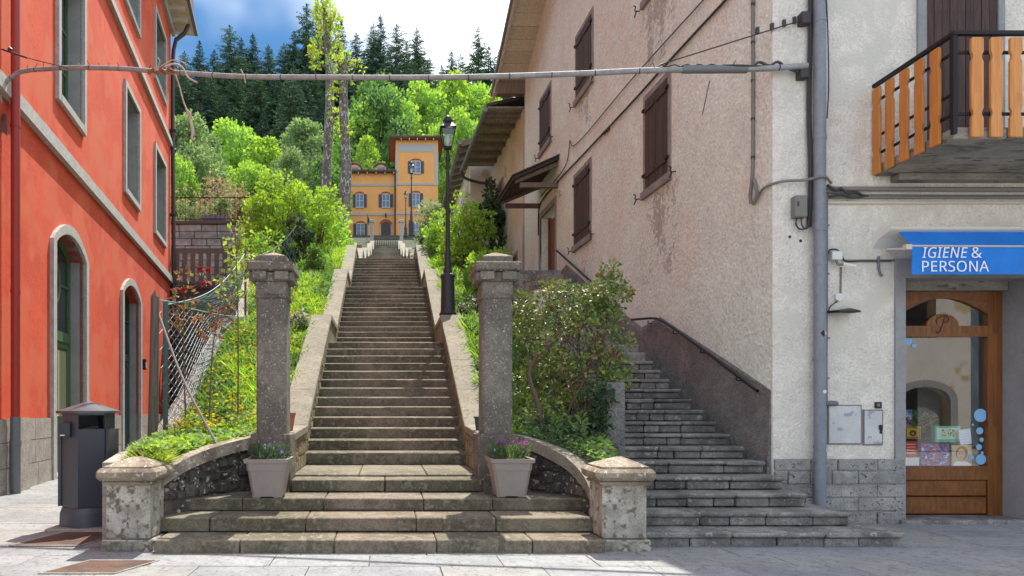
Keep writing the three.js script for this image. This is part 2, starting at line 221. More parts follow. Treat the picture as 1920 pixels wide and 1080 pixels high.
// ------------------------------------------------------------------ leaves
class Leaves {
  constructor(s) { this.p = []; this.c = []; this.i = []; this.f = rng(s); }
  leaf(x, y, z, dir, len, wid, col) {
    const f = this.f, up = V(f() - 0.5, f() - 0.2, f() - 0.5).normalize(), side = dir.clone().cross(up).normalize(), nrm = side.clone().cross(dir).multiplyScalar(wid * 0.25), b = this.p.length / 3, h = len * 0.55;
    this.p.push(x, y, z, x + dir.x * h + side.x * wid / 2 + nrm.x, y + dir.y * h + side.y * wid / 2 + nrm.y, z + dir.z * h + side.z * wid / 2 + nrm.z, x + dir.x * len, y + dir.y * len - len * 0.08, z + dir.z * len, x + dir.x * h - side.x * wid / 2 + nrm.x, y + dir.y * h - side.y * wid / 2 + nrm.y, z + dir.z * h - side.z * wid / 2 + nrm.z);
    for (let k = 0; k < 4; k++) this.c.push(...col);
    this.i.push(b, b + 1, b + 2, b, b + 2, b + 3);
  }
  dir(up = 0.2) { const f = this.f; return V(f() * 2 - 1, f() * 2 - 1 + up, f() * 2 - 1).normalize(); }
  clump(cx, cy, cz, r, n, size, cols, flatY = 0.8, hollow = 0.35) {
    const f = this.f;
    for (let k = 0; k < n; k++) {
      const d = this.dir(0), q = r * Math.cbrt(lerp(hollow ** 3, 1, f())) * (0.8 + 0.3 * f()), col = mul(cols[Math.floor(f() * cols.length)], 0.75 + 0.5 * f()), o = d.clone().add(V(f() - 0.5, f() - 0.3, f() - 0.5)).normalize(), s = size * (0.45 + 1.0 * f());
      this.leaf(cx + d.x * q, cy + d.y * q * flatY, cz + d.z * q, o, s, s * 0.7, col);
    }
  }
  build() { const g = new THREE.BufferGeometry(); g.setAttribute('position', new THREE.Float32BufferAttribute(this.p, 3)); g.setAttribute('color', new THREE.Float32BufferAttribute(this.c, 3)); g.setIndex(this.i); g.computeVertexNormals(); return g; }
}
const C = {
  lime: [[0.37, 0.57, 0.03], [0.46, 0.62, 0.035], [0.28, 0.50, 0.035]], bright: [[0.344, 0.574, 0.046], [0.252, 0.482, 0.046], [0.459, 0.660, 0.069]], mid: [[0.151, 0.304, 0.041], [0.193, 0.354, 0.051], [0.121, 0.263, 0.051]], dark: [[0.045, 0.098, 0.030], [0.060, 0.120, 0.038]], grey: [[0.24, 0.36, 0.10], [0.20, 0.32, 0.09], [0.30, 0.42, 0.13]],
  yellow: [[0.561, 0.594, 0.050], [0.462, 0.544, 0.050], [0.660, 0.627, 0.066]], varieg: [[0.130, 0.182, 0.078], [0.585, 0.611, 0.468], [0.078, 0.117, 0.052]], needle: [[0.038, 0.092, 0.046], [0.050, 0.112, 0.054], [0.031, 0.073, 0.042], [0.058, 0.119, 0.046]], needle2: [[0.065, 0.134, 0.046], [0.054, 0.115, 0.054], [0.080, 0.150, 0.054]],
  rose: [[0.17, 0.28, 0.06], [0.26, 0.36, 0.07], [0.32, 0.32, 0.08], [0.14, 0.22, 0.06]], redleaf: [[0.390, 0.130, 0.065], [0.312, 0.182, 0.065], [0.208, 0.234, 0.065], [0.442, 0.208, 0.104]], bronze: [[0.288, 0.108, 0.036], [0.240, 0.156, 0.036], [0.144, 0.084, 0.036]],
};
// ------------------------------------------------------------------ the lie of the land (d = metres ahead of the camera)
const FL = [[10.34, 0.62, 13, 0.171, 0.346], [16.6, 2.843, 13, 0.1767, 0.3625], [22.95, 5.14, 13, 0.172, 0.354], [32.0, 7.376, 10, 0.175, 0.36], [39.1, 9.126, 10, 0.168, 0.36], [47.0, 10.806, 11, 0.177, 0.37], [54.7, 12.753, 13, 0.18, 0.36], [63.9, 15.093, 14, 0.18, 0.36]];
const CP = [[8.92, 1.13], [10.38, 1.19]];                    // the line of the coping beside the great stair
for (const [d0, y0, n, r, t] of FL) { if (d0 > 11) CP.push([d0 + 0.1, y0 + 0.6]); CP.push([d0 + (n - 1) * t + 0.5, y0 + n * r + 0.63]); }
CP.push([71, 18.243]);
const poly = (L, d) => { if (d <= L[0][0]) return L[0][1]; for (let i = 1; i < L.length; i++) if (d < L[i][0]) return lerp(L[i - 1][1], L[i][1], (d - L[i - 1][0]) / (L[i][0] - L[i - 1][0])); return L[L.length - 1][1]; };
const cop = (d) => poly(CP, d);
const smooth = (d) => { let a = 0; for (let k = -4; k <= 4; k++) a += cop(Math.max(8.4, d + k * 0.25)); return a / 9; };
const HILL = [[66, 16.6], [84, 22.6], [97, 23.2], [110, 29], [125, 38], [150, 55], [180, 74], [230, 104], [300, 128], [420, 150]];
const land = (d) => lerp(smooth(d) - 0.17, poly(HILL, d), sst(64, 70, d));
const bump = (x, d, k = 1) => k * (f3(x * 0.35, d * 0.35, 0.3, 3, 4) - 0.5);

struct('ground', grid(60, 60, (u, v) => { const x = lerp(-90, 90, u), z = lerp(60, -40, v); return [x, -0.035, z]; }), M.ground);
struct('hill', grid(90, 110, (u, v) => { const d = lerp(36.5, 420, v * v * 0.75 + v * 0.25), x = lerp(-1, 1, u) * (46 + d * 0.9); return [x, land(d) - (Math.abs(x) < 2 && d < 70 ? 0.7 : 0.05) + bump(x, d, clamp((Math.abs(x) - 3) * 0.3, 0, 3) * sst(36, 60, d)), -d]; }), M.forestfloor);

// paving slabs of the street
{
  const pv = thing('street_paving', null, null); tag(pv, null, null, null, 'structure');
  const f = rng(5);
  for (let row = 0; row < 22; row++) {
    const z0 = -5.35 - row * 0.47; let x = -7.2 - f() * 0.7;
    while (x < 8.6) {
      const w = rr(0.75, 1.25, f), x1 = x + w, d = -z0, px = 724 + 1300 * (x + w / 2) / d;
      const blocked = (x > -2.75 && x1 < 2.7 && d > 6.95) || (x > 2.3 && x1 < 5.3 && d > 7.4) || (x > 5.1 && d > 8.75) || x1 < -4.9 - 0.149 * d || (d > 10 && x > -3) || (d > 8.6 && x > 1);
      if (!blocked && px > -110 && px < 2050) { const h = rr(-0.0025, 0.0025, f); part('paving_slab', stone(x + 0.003, -0.03, z0 - 0.003, x1 - 0.003, h, z0 - 0.467, 0.004, 0.001, f), M.pave[Math.floor(f() * 3)], pv); }
      x = x1;
    }
  }
}
struct('alley_floor', box(-9.6, -0.03, -29.2, -2.9, -0.004, -15.8), M.ground);

// ------------------------------------------------------------------ the great stair
{
  const st = thing('stone_staircase', 'long weathered stone staircase climbing between two parapets to the orange villa', 'staircase', [0, 0, -6.85]);
  const f = rng(9), worn = (x0, x1, y0, y1, d0, d1) => { const j = rr(0, 0.008, f), e = rr(0.018, 0.028, f), p = []; for (const x of [x0, x1]) { const w = rr(-0.003, 0.003, f); p.push(V(x, y0, -d0 - j), V(x, y1 - e + w, -d0 - j), V(x, y1 - e * 0.6 + w, -d0 - j - 0.012), V(x, y1 + w * 0.5, -d0 - j - 0.085), V(x, y1, -d1), V(x, y0, -d1)); } return hull(p); },
    blk = (x0, x1, y0, y1, d0, d1, k) => part('step', k ? worn(x0, x1, y0, y1, d0, d1) : stone(x0, y0, -d0 - rr(0, 0.008, f), x1, y1 - rr(0, 0.004, f), -d1, k ? 0.008 : 0.010, k ? 0.004 : 0.006, f), M.step[Math.floor(f() * 3)], st);
  const low = [[-2.30, 2.17, -0.03, 0.132, 6.85, 7.6], [-2.40, 2.19, 0.132, 0.283, 7.30, 8.1], [-2.5, 2.22, 0.283, 0.424, 7.80, 9.0]];
  const cuts = [[-1.45, -0.52, 0.5, 1.45], [-1.86, -0.85, 0.32, 1.16], [-1.62, -0.7, 0.42, 1.2]];
  low.forEach(([x0, x1, y0, y1, d0, d1], i) => { const c = [x0, ...cuts[i], x1]; for (let k = 0; k + 1 < c.length; k++) blk(c[k] + 0.001, c[k + 1] - 0.001, y0, y1, d0, d1); });
  for (const [a, b] of [[-1.155, -0.02], [-0.014, 1.168]]) blk(a, b, 0.424, 0.576, 8.38, 8.78);
  for (const [a, b] of [[-1.19, -0.35], [-0.344, 0.52], [0.526, 1.19]]) part('landing_slab', stone(a, 0.40, -8.785, b, 0.600, -10.4, 0.008, 0.004, f), M.step[0], st);
  FL.forEach(([d0, y0, n, r, t], q) => {
    for (let i = 0; i < n; i++) {
      const d = d0 + i * t, y = y0 + i * r, last = i === n - 1, next = q + 1 < FL.length ? FL[q + 1][0] : 71, e = last ? (q < 3 ? next + 0.1 : next + 0.1) : d + t + 0.12;
      if (q < 3) { const c = rr(-0.55, 0.55, f), cs = q === 0 ? [-1.2, c - 0.35, c + 0.4, 1.2] : [-1.2, c, 1.2]; for (let k = 0; k + 1 < cs.length; k++) blk(cs[k] - 0.004, cs[k + 1] + 0.004, y - 0.01, y + r, d, e, 1); }
      else blk(-1.2, 1.2, y - 0.02, y + r, d, e, 1);
    }
  });
}
// parapets on both sides
for (const s of [-1, 1]) {
  const w = thing('parapet_wall', s < 0 ? 'sloping stone parapet with pale coping on the left side of the long staircase' : 'sloping stone parapet with pale coping right of the long staircase, carrying the lamps', 'parapet', [s * 1.38, 0.5, -8.92]);
  const f = rng(20 + s), map = (a, b, c) => [s * (1.205 + c), b, -a];
  const top = CP.map(([d, y]) => [d, y - 0.095]), pr = [...top, [71, 14]];
  for (let i = CP.length - 2; i >= 0; i--) pr.push([CP[i][0], Math.min(CP[i][1] - 1.0, i < 2 ? 0.3 : 999)]);
  part('wall_body', prism(pr, 0.34, map), M.wallbody, w);
  for (let i = 0; i + 1 < CP.length; i++) {
    const [da, ya] = CP[i], [db, yb] = CP[i + 1], L = Math.hypot(db - da, yb - ya), k = Math.max(1, Math.round(L / 1.25));
    for (let q = 0; q < k; q++) {
      const t0 = q / k + 0.003 / L, t1 = (q + 1) / k - 0.003 / L, a = [lerp(da, db, t0), lerp(ya, yb, t0)], b = [lerp(da, db, t1), lerp(ya, yb, t1)], j = rr(-0.004, 0.004, f), x0 = 1.175 + j, x1 = 1.605 + j, c = 0.012, pts = [];
      for (const [p, e] of [[a, 1], [b, -1]]) for (const [x, ex] of [[x0, 1], [x1, -1]]) { const y = p[1] + j; pts.push(V(s * (x + ex * c), y, -p[0]), V(s * x, y - c, -p[0]), V(s * x, y - 0.1, -p[0])); }
      part('coping_stone', hull(pts), M.coping[Math.floor(f() * 2)], w);
    }
  }
  for (let d = 8.95; d < 13.6;) {                              // rubble facing at the foot of the wall
    const wd = rr(0.16, 0.34, f); let y = d < 10.3 ? 0.58 : 0.62 + Math.max(0, (d - 10.34) / 0.346) * 0.171 - 0.06; const t = cop(d + wd / 2) - 0.12;
    while (y < t - 0.03) { const h = Math.min(rr(0.12, 0.24, f), t - y); part('rubble_stone', stone(s * 1.22, y + 0.005, -d - 0.006, s * (1.198 - rr(0, 0.012, f)), y + h - 0.005, -d - wd + 0.006, 0.018, 0.008, f), M.sandstone[Math.floor(f() * 2)], w); y += h; }
    d += wd;
  }
}
// gate columns at the foot of the stair
for (const s of [-1, 1]) {
  const cx = s < 0 ? -1.405 : 1.362, z = -8.66;
  const c = thing('gate_column', s < 0 ? 'tall weathered stone column with stepped capital, left of the staircase foot' : 'tall weathered stone column with stepped capital, right of the staircase foot', 'column', [cx, 0.42, z]);
  const hw = 0.185, oc = (h, y0, y1, k) => { const p = [[-h + k, -h], [h - k, -h], [h, -h + k], [h, h - k], [h - k, h], [-h + k, h], [-h, h - k], [-h, -h + k]]; return prism(p, y1 - y0, (a, b, q) => [cx + a, y0 + q, z + b]); };
  part('pedestal', [stone(cx - 0.245, 0.40, z + 0.25, cx + 0.245, 1.125, z - 0.25, 0.012, 0.004)], M.columncap, c);
  part('shaft', [oc(hw, 1.125, 2.80, 0.028)], M.column, c);
  part('capital_ring', stone(cx - 0.205, 2.775, z + 0.205, cx + 0.205, 2.835, z - 0.205, 0.014), M.columncap, c);
  part('capital_neck', [oc(0.19, 2.835, 2.985, 0.012)], M.column, c);
  part('frieze', [stone(cx - 0.225, 2.985, z + 0.225, cx + 0.225, 3.10, z - 0.225, 0.006)], M.columncap, c);
  for (const [ax, az] of [[0, 1], [0, -1], [1, 0], [-1, 0]]) for (const e of [-1, 1]) { const px = cx + (ax ? ax * 0.238 : e * 0.135), pz = z + (az ? az * 0.238 : e * 0.135); part('triglyph', stone(px - (ax ? 0.03 : 0.085), 3.0, pz + (az ? 0.03 : 0.085), px + (ax ? 0.03 : 0.085), 3.098, pz - (az ? 0.03 : 0.085), 0.006), M.column, c); }
  part('capital_slab', stone(cx - 0.285, 3.10, z + 0.285, cx + 0.285, 3.225, z - 0.285, 0.02, 0.006), M.columncap, c);
  part('top_block', stone(cx - 0.19, 3.222, z + 0.19, cx + 0.19, 3.305, z - 0.19, 0.01, 0.004), M.columncap, c);
  part('pyramid_cap', hull([V(cx - 0.175, 3.305, z + 0.175), V(cx + 0.175, 3.305, z + 0.175), V(cx - 0.175, 3.305, z - 0.175), V(cx + 0.175, 3.305, z - 0.175), V(cx - 0.02, 3.38, z), V(cx + 0.02, 3.38, z)]), M.piercap, c);
}
// low end piers
for (const s of [-1, 1]) {
  const cx = s < 0 ? -2.60 : 2.40, z = -7.20, h = 0.225;
  const c = thing('end_pier', s < 0 ? 'squat stone pier with pyramid cap beside the dark litter bin' : 'squat stone pier with pyramid cap between the two staircases', 'pier', [cx, 0, z]);
  part('base', stone(cx - h - 0.035, -0.03, z + h + 0.03, cx + h + 0.035, 0.115, z - h - 0.03, 0.012, 0.006), M.pier, c);
  part('pier_body', stone(cx - h, 0.115, z + h, cx + h, 0.70, z - h, 0.012, 0.004), M.pier, c);
  part('necking', stone(cx - h - 0.03, 0.655, z + h + 0.03, cx + h + 0.03, 0.70, z - h - 0.03, 0.018, 0.003), M.piercap, c);
  part('cap_slab', stone(cx - h - 0.08, 0.70, z + h + 0.08, cx + h + 0.08, 0.83, z - h - 0.08, 0.035, 0.008), M.piercap, c);
  part('pyramid_cap', hull([V(cx - 0.24, 0.825, z + 0.24), V(cx + 0.24, 0.825, z + 0.24), V(cx - 0.24, 0.825, z - 0.24), V(cx + 0.24, 0.825, z - 0.24), V(cx - 0.24, 0.845, z + 0.24), V(cx + 0.24, 0.845, z + 0.24), V(cx - 0.24, 0.845, z - 0.24), V(cx + 0.24, 0.845, z - 0.24), V(cx - 0.05, 0.93, z + 0.02), V(cx + 0.05, 0.935, z - 0.02)]), M.piercap, c);
}
// retaining wings between columns and piers
const WING = { '-1': [[-1.62, -8.75, 1.10], [-1.95, -8.42, 1.04], [-2.20, -8.02, 0.96], [-2.40, -7.65, 0.85], [-2.52, -7.42, 0.74]], 1: [[1.58, -8.75, 1.12], [1.80, -8.62, 1.08], [2.05, -8.38, 0.98], [2.24, -8.05, 0.86], [2.34, -7.70, 0.70], [2.38, -7.42, 0.50]] };
for (const s of [-1, 1]) {
  const w = thing('retaining_wall', s < 0 ? 'low dark rubble retaining wall with straight stone coping rising to the left column' : 'low dark rubble retaining wall with curved stone coping sweeping down to the right pier', 'wall', [s * 2.1, 0, -8]);
  const curve = new THREE.CatmullRomCurve3(WING[s].map((p) => V(p[0], p[2], p[1]))), N = 24, f = rng(40 + s), P = [];
  for (let i = 0; i <= N; i++) P.push(curve.getPointAt(i / N));
  const nrm = (i) => { const a = P[Math.max(0, i - 1)], b = P[Math.min(N, i + 1)], t = b.clone().sub(a).setY(0).normalize(); return V(-t.z * s, 0, t.x * s); };   // towards the camera and the stair
  const strip = (o, top, bot, th) => { const g = []; for (let i = 0; i < N; i++) { const A = P[i], B = P[i + 1], na = nrm(i), nb = nrm(i + 1), q = []; for (const [p, n] of [[A, na], [B, nb]]) for (const e of [o, o - th]) for (const y of [p.y + top, bot === null ? 0.1 : p.y + bot]) q.push(V(p.x + n.x * e, y, p.z + n.z * e)); g.push(hull(q)); } return g; };
  const sgn = nrm(12).z > 0 ? 1 : -1;
  part('wall_body', strip(sgn * 0.10, -0.13, null, sgn * 0.22), M.rubble[0], w);
  for (let k = 0; k < 4; k++) { const a = k * 6, g = []; for (let i = a; i < a + 6; i++) { const q = []; for (const [p, n] of [[P[i], nrm(i)], [P[i + 1], nrm(i + 1)]]) for (const e of [0.17, -0.20]) { const t = p.clone().addScaledVector(n, sgn * e); q.push(V(t.x, p.y, t.z), V(t.x, p.y - 0.14, t.z)); } g.push(hull(q)); } part('coping_stone', g, s < 0 ? M.piercap : M.coping[1], w); }
  for (let i = 0.3; i < N - 1; i += rr(1.1, 2.1, f)) {
    let y = 0.42; const i0 = Math.floor(i), i1 = Math.min(N, i0 + 2), a = P[i0], b = P[i1], t = Math.min(a.y, b.y) - 0.145, n = nrm(i0);
    while (y < t - 0.05) { const h = Math.min(rr(0.09, 0.2, f), t - y), q = []; for (const p of [a.clone().lerp(b, 0.06), a.clone().lerp(b, 0.94)]) for (const [e, k] of [[0.06, 0.0], [0.11 + 0.035 * f(), 0.022]]) { const o = p.clone().addScaledVector(n, sgn * e); q.push(V(o.x + rr(-0.012, 0.012, f), y + k + 0.006 + rr(0, 0.012, f), o.z), V(o.x + rr(-0.012, 0.012, f), y + h - k - rr(0, 0.012, f), o.z)); } part('rubble_stone', hull(q), M.rubble[Math.floor(f() * 3)], w); y += h; }
  }
}
// the garden beside the stair, left
const LB = [[7.42, -2.80], [9.5, -3.1], [17, -3.45], [29, -5.25], [37, -5.6]], leftEdge = (d) => poly(LB.map((p) => p), d);
const gardenY = (x, d) => d < 9.2 ? lerp(d < 7.5 ? 0.68 : 0.82, 0.98, clamp((d - 7.4) / 1.6)) + bump(x, d, 0.12) : lerp(1.0, land(d), sst(9.0, 10.6, d)) + bump(x, d, 0.3);
const wingX = (s, d) => { const L = WING[s].map((p) => [-p[1], p[0]]).reverse(); return poly(L, d); };
struct('garden_soil', grid(14, 70, (u, v) => { const d = lerp(7.42, 37, v ** 1.3), x = lerp(leftEdge(d), d < 8.8 ? wingX('-1', d) : -1.56, u); return [x, gardenY(x, d), -d]; }), M.earth);
const RE = [[7.5, 2.62], [8.8, 2.78], [12, 3.1], [17, 3.6], [22, 4.0], [37, 4.4]], rightEdge = (d) => poly(RE, d);
struct('garden_bank', grid(12, 70, (u, v) => { const d = lerp(7.42, 37, v ** 1.3), x = lerp(d < 8.8 ? wingX(1, d) : 1.56, rightEdge(d), u); return [x, (d < 9.2 ? lerp(0.55, 1.02, clamp((d - 7.4) / 1.3)) : gardenY(x, d)) + bump(x + 9, d, 0.1), -d]; }), M.earth);
{
  const g = [], top = [];                                       // kerb wall along the alley
  for (let i = 0; i < 16; i++) { const a = lerp(7.5, 28.8, i / 16), b = lerp(7.5, 28.8, (i + 1) / 16), q = []; for (const d of [a, b]) { const x = leftEdge(d), y = gardenY(x, d) + (d < 9 ? 0.02 : 0.12); q.push(V(x - 0.26, -0.02, -d), V(x + 0.03, -0.02, -d), V(x - 0.26, y, -d), V(x + 0.03, y, -d)); } g.push(hull(q)); }
  const k = thing('kerb_wall', 'pale concrete kerb wall rising along the shady alley under the wire fence', 'wall', [-3.1, 0, -9.5]); part('wall_body', g, M.concrete, k);
}
// ------------------------------------------------------------------ side stair by the rough house
const sideWall = (d) => 4.83 - 0.0315 * (d - 8.67);
{
  const st = thing('side_staircase', 'worn grey stone steps climbing along the rough plaster house to its side door', 'staircase', [4.2, 0, -7.18]);
  const f = rng(61); let d = 7.18, y = -0.03;
  const right = [5.37, 5.06, 4.79, 4.735, 4.70];
  for (let i = 0; i < 30; i++) {
    const t = i < 5 ? 0.355 : i === 15 ? 1.0 : 0.285, y1 = i === 0 ? 0.152 : y + 0.1585, x0 = i < 4 ? 2.66 : 2.96, x1 = i < 5 ? right[i] : sideWall(d) - lerp(0.14, 0.42, clamp((d - 8.6) / 2.2)), th = 0.058;
    const g = 3, wy = [];
    for (let k = 0; k <= g; k++) wy.push(lerp(x0, x1, (k + (k && k < g ? rr(-0.22, 0.22, f) : 0)) / g));
    if (i < 14) for (let k = 0; k < g; k++) {
      part('tread', stone(wy[k] + 0.002, y1 - th - rr(-0.006, 0.006, f), -d + rr(0.012, 0.03, f), wy[k + 1] - 0.002, y1 - rr(0, 0.006, f), -d - t - 0.25, 0.014, 0.006, f), M.sidestep[f() < 0.7 ? 0 : 1], st);
      const m = (wy[k] + wy[k + 1]) / 2 + rr(-0.08, 0.08, f);
      for (const [a, b] of (f() < 0.55 ? [[wy[k], wy[k + 1]]] : [[wy[k], m], [m, wy[k + 1]]])) part('riser_stone', stone(a + 0.003, y, -d - 0.012 - rr(0, 0.015, f), b - 0.003, y1 - th, -d - 0.3, 0.012, 0.006, f), M.sidestep[f() < 0.45 ? 0 : 1], st);
    } else part('tread', stone(x0, y - 0.3, -d, x1, y1, -d - t - 0.2, 0.014, 0.005, f), M.sidestep[0], st);
    y = y1; d += t;
  }
  // first two steps wrap round to the shop wall
  part('tread', stone(5.0, 0.094, -7.52, 5.36, 0.150, -8.66, 0.014, 0.006, f), M.sidestep[0], st); part('riser_stone', stone(4.98, -0.03, -7.54, 5.325, 0.094, -8.66, 0.012, 0.006, f), M.sidestep[1], st);
  part('tread', stone(4.79, 0.252, -7.88, 5.05, 0.308, -8.66, 0.014, 0.006, f), M.sidestep[0], st); part('riser_stone', stone(4.77, 0.15, -7.89, 5.015, 0.252, -8.66, 0.012, 0.006, f), M.sidestep[1], st);
  // dark roughcast dado that follows the steps
  const prof = [[8.70, 0.3], [8.70, 1.655], [11.95, 2.93], [12.75, 2.85], [15.4, 4.0], [17.5, 5.0], [17.9, 4.95], [17.9, 2]];
  part('dado', prism(prof, 1, (a, b, c) => { const w = lerp(0.06, 0.34, clamp((a - 8.7) / 2.4)) * clamp((poly(prof.slice(1, 7), a) - b) / 1.0, 0.12, 1); return [sideWall(a) - 0.002 - w * (1 - c) + 0.05 * c, b + (b > 2.2 ? 0.18 : b > 1 ? 0.05 : 0) * c, -a]; }), M.dado, st);
  const wl = thing('stair_side_wall', 'stubby roughcast gate post and low wall beside the worn side steps', 'post', [2.86, 0.4, -8.6]);
  part('post', stone(2.735, 0.3, -8.62, 2.975, 1.76, -8.86, 0.014, 0.004, f), M.dado, wl);
  part('wall_body', prism([[8.86, 0.3], [8.86, 1.05], [12, 1.5], [12, 0.5]], 0.2, (a, b, c) => [lerp(2.75, 2.9, (a - 8.8) / 8) + c, b, -a]), M.dado, wl);
  part('footing', stone(2.45, 0.2, -7.9, 2.98, 0.78, -8.64, 0.02, 0.01, f), M.wallbody, wl);
  const h = thing('handrail', 'black iron handrail bracketed to the wall above the worn side steps', 'handrail', [4.75, 1.6, -8.8]);
  const hx = (q) => sideWall(q) - 0.11;
  part('rail', tube([[hx(8.80), 1.655, -8.80], [hx(8.9), 1.70, -8.9], [hx(10.3), 2.34, -10.3], [hx(11.75), 2.95, -11.75], [hx(12.0), 3.0, -12.0], [hx(12.95), 3.10, -12.95]], 0.021, 8, 40), M.iron, h);
  for (const q of [9.3, 10.3, 11.2, 12.2]) { const y = poly([[8.8, 1.655], [10.3, 2.34], [11.75, 2.95], [12.95, 3.1]], q); part('bracket', [bar([hx(q), y - 0.02, -q], [hx(q), y - 0.07, -q], 0.009), bar([hx(q), y - 0.07, -q], [sideWall(q), y - 0.08, -q], 0.009)], M.iron, h); }
  const h2 = thing('handrail', 'short dark rail on the wall above the bushes near the side door', 'handrail', [4.6, 4.3, -15.5]);
  part('rail', bar([hx(15.3), 4.25, -15.3], [hx(18), 5.55, -18], 0.025, 8), M.iron, h2); part('bracket', [bar([hx(16), 4.58, -16], [sideWall(16), 4.5, -16], 0.01), bar([hx(17.5), 5.3, -17.5], [sideWall(17.5), 5.22, -17.5], 0.01)], M.iron, h2);
}
// ------------------------------------------------------------------ red house on the left
{
  const B = thing('red_house', 'tall red rendered house with grey stone surrounds on the left', 'house', [-6.2, 0, -11]);
  // along the wall: s metres from d = 5; out: metres proud of it
  const X = (d) => -4.69 - 0.149 * d, N = V(1, 0, -0.149).normalize();
  const W = (d, y, o) => [X(d) + N.x * o, y, -d + N.z * o];
  const slabW = (d0, d1, y0, y1, o0, o1) => { const q = []; for (const d of [d0, d1]) for (const y of [y0, y1]) for (const o of [o0, o1]) q.push(V(...W(d, y, o))); return hull(q); };
  const pr = (p, o0, o1, holes) => prism(p, o1 - o0, (a, b, c) => W(a, b, o0 + c), holes);
  const END = 29.0, TOP = 17.6;
  const wins = [[14.45, 16.15, 8.0, 11.0], [20.55, 22.4, 8.0, 11.0], [25.35, 27.45, 8.0, 11.0], [14.45, 16.15, 13.65, 16.0], [20.55, 22.4, 13.65, 16.0], [25.35, 27.45, 13.65, 16.0], [8.6, 10.2, 8.0, 11.0]];
  const doors = [[14.15, 16.3, 4.86, 0.36], [20.2, 22.55, 4.86, 0.36]];
  const arch = (a, b, y0, ys, r) => { const p = [[a, y0], [b, y0], [b, ys]]; for (let k = 1; k < 14; k++) { const t = k / 14; p.push([lerp(b, a, t), ys + r * Math.sin(Math.PI * t) ** 0.8]); } p.push([a, ys]); return p; };
  const holes = [...wins.map(([a, b, y0, y1]) => [[a, y0], [b, y0], [b, y1], [a, y1]])];
  // the wall with its openings, 0.45 thick
  part('wall', [pr([[4, 1.26], ...doors.flatMap(([a, b, ys, r]) => [[a, 1.26], ...arch(a, b, 1.26, ys, r).slice(2).reverse(), [b, 1.26]]), [END, 1.26], [END, TOP], [4, TOP]], -0.45, 0, holes)], M.red, B);
  part('end_wall', slabW(END - 0.4, END, 0, TOP, -8, -0.451), M.red, B);
  part('back_wall', slabW(4, END, 0, TOP, -8.2, -8.0), M.red, B); part('floor_slab', [slabW(4, END, 6.7, 6.9, -8, -0.46), slabW(4, END, 12.3, 12.5, -8, -0.46)], M.reveal, B);
  // plinth of stone blocks
  const f = rng(101), segs = [[4, 14.15], [16.3, 20.2], [22.55, END]];
  for (const [a, b] of segs) { for (const [y0, y1] of [[-0.03, 0.43], [0.43, 0.86], [0.86, 1.26]]) { let d = a; while (d < b - 0.02) { const l = Math.min(rr(0.8, 1.25, f), b - d), e = b - d - l < 0.35 ? b : d + l; if (e > 10.5) part('plinth_stone', slabW(d + 0.006, e - 0.006, y0 + 0.006, y1 - 0.006, -0.3, 0.045 + rr(0, 0.006, f)), M.plinth, B); d = e; } } part('plinth_core', slabW(a, b, 0, 1.255, -0.45, 0.025), M.reveal, B); }
  part('corner_pilaster', [slabW(11.95, 12.45, -0.03, 1.27, 0.04, 0.15)], M.plinth, B);
  // string courses
  part('string_course', slabW(4, END, 6.67, 6.93, -0.02, 0.12), M.trim, B); part('string_course', slabW(4, END, 12.33, 12.53, -0.02, 0.12), M.trim, B);
  // windows
  wins.forEach(([a, b, y0, y1]) => {
    const w = part('window_surround', [slabW(a - 0.16, a, y0 - 0.16, y1 + 0.16, -0.03, 0.08), slabW(b, b + 0.16, y0 - 0.16, y1 + 0.16, -0.03, 0.08), slabW(a, b, y1, y1 + 0.16, -0.03, 0.08), slabW(a, b, y0 - 0.16, y0, -0.03, 0.09)], M.trim, B);
    part('reveal', [slabW(a, a + 0.012, y0, y1, -0.36, -0.03), slabW(b - 0.012, b, y0, y1, -0.36, -0.03), slabW(a + 0.012, b - 0.012, y1 - 0.012, y1, -0.36, -0.03), slabW(a + 0.012, b - 0.012, y0, y0 + 0.012, -0.36, -0.03)], M.reveal, w);
    const m = (a + b) / 2, fr = [slabW(a + 0.013, a + 0.10, y0 + 0.013, y1 - 0.013, -0.36, -0.29), slabW(b - 0.10, b - 0.013, y0 + 0.013, y1 - 0.013, -0.36, -0.29), slabW(a + 0.10, b - 0.10, y1 - 0.1, y1 - 0.013, -0.36, -0.29), slabW(a + 0.10, b - 0.10, y0 + 0.013, y0 + 0.1, -0.36, -0.29), slabW(m - 0.06, m + 0.06, y0 + 0.1, y1 - 0.1, -0.36, -0.28)];
    for (const [p, q] of [[a + 0.1, m - 0.06], [m + 0.06, b - 0.1]]) for (const t of [0.36, 0.68]) fr.push(slabW(p, q, lerp(y0, y1, t) - 0.025, lerp(y0, y1, t) + 0.025, -0.35, -0.30));
    part('window_frame', fr, M.greenpaint, w); part('pane', slabW(a + 0.02, b - 0.02, y0 + 0.02, y1 - 0.02, -0.335, -0.325), M.darkglass, w);
  });
  // arched doors
  doors.forEach(([a, b, ys, r], i) => {
    const out = arch(a - 0.2, b + 0.2, -0.02, ys + 0.02, r + 0.19), inn = arch(a, b, -0.02, ys, r), ring = [out[0], inn[0], ...inn.slice(2).reverse(), inn[1], out[1], ...out.slice(2)];
    const D = part(i ? 'small_door' : 'main_door', prism([...ring], 0.16, (p, q, c) => W(p, q, -0.08 + c)), M.trim, B);
    const q = arch(a, b, 0, ys, r), rv = []; for (let k = 1; k < q.length; k++) { if (k === 1) continue; const A = q[k - 1], E = q[k]; rv.push(hull([...[[A, 0], [E, 0]].flatMap(([p]) => [V(...W(p[0], p[1], -0.08)), V(...W(p[0], p[1], -0.42)), V(...W(p[0], p[1] + 0.02, -0.08)), V(...W(p[0], p[1] + 0.02, -0.42))]), ])); }
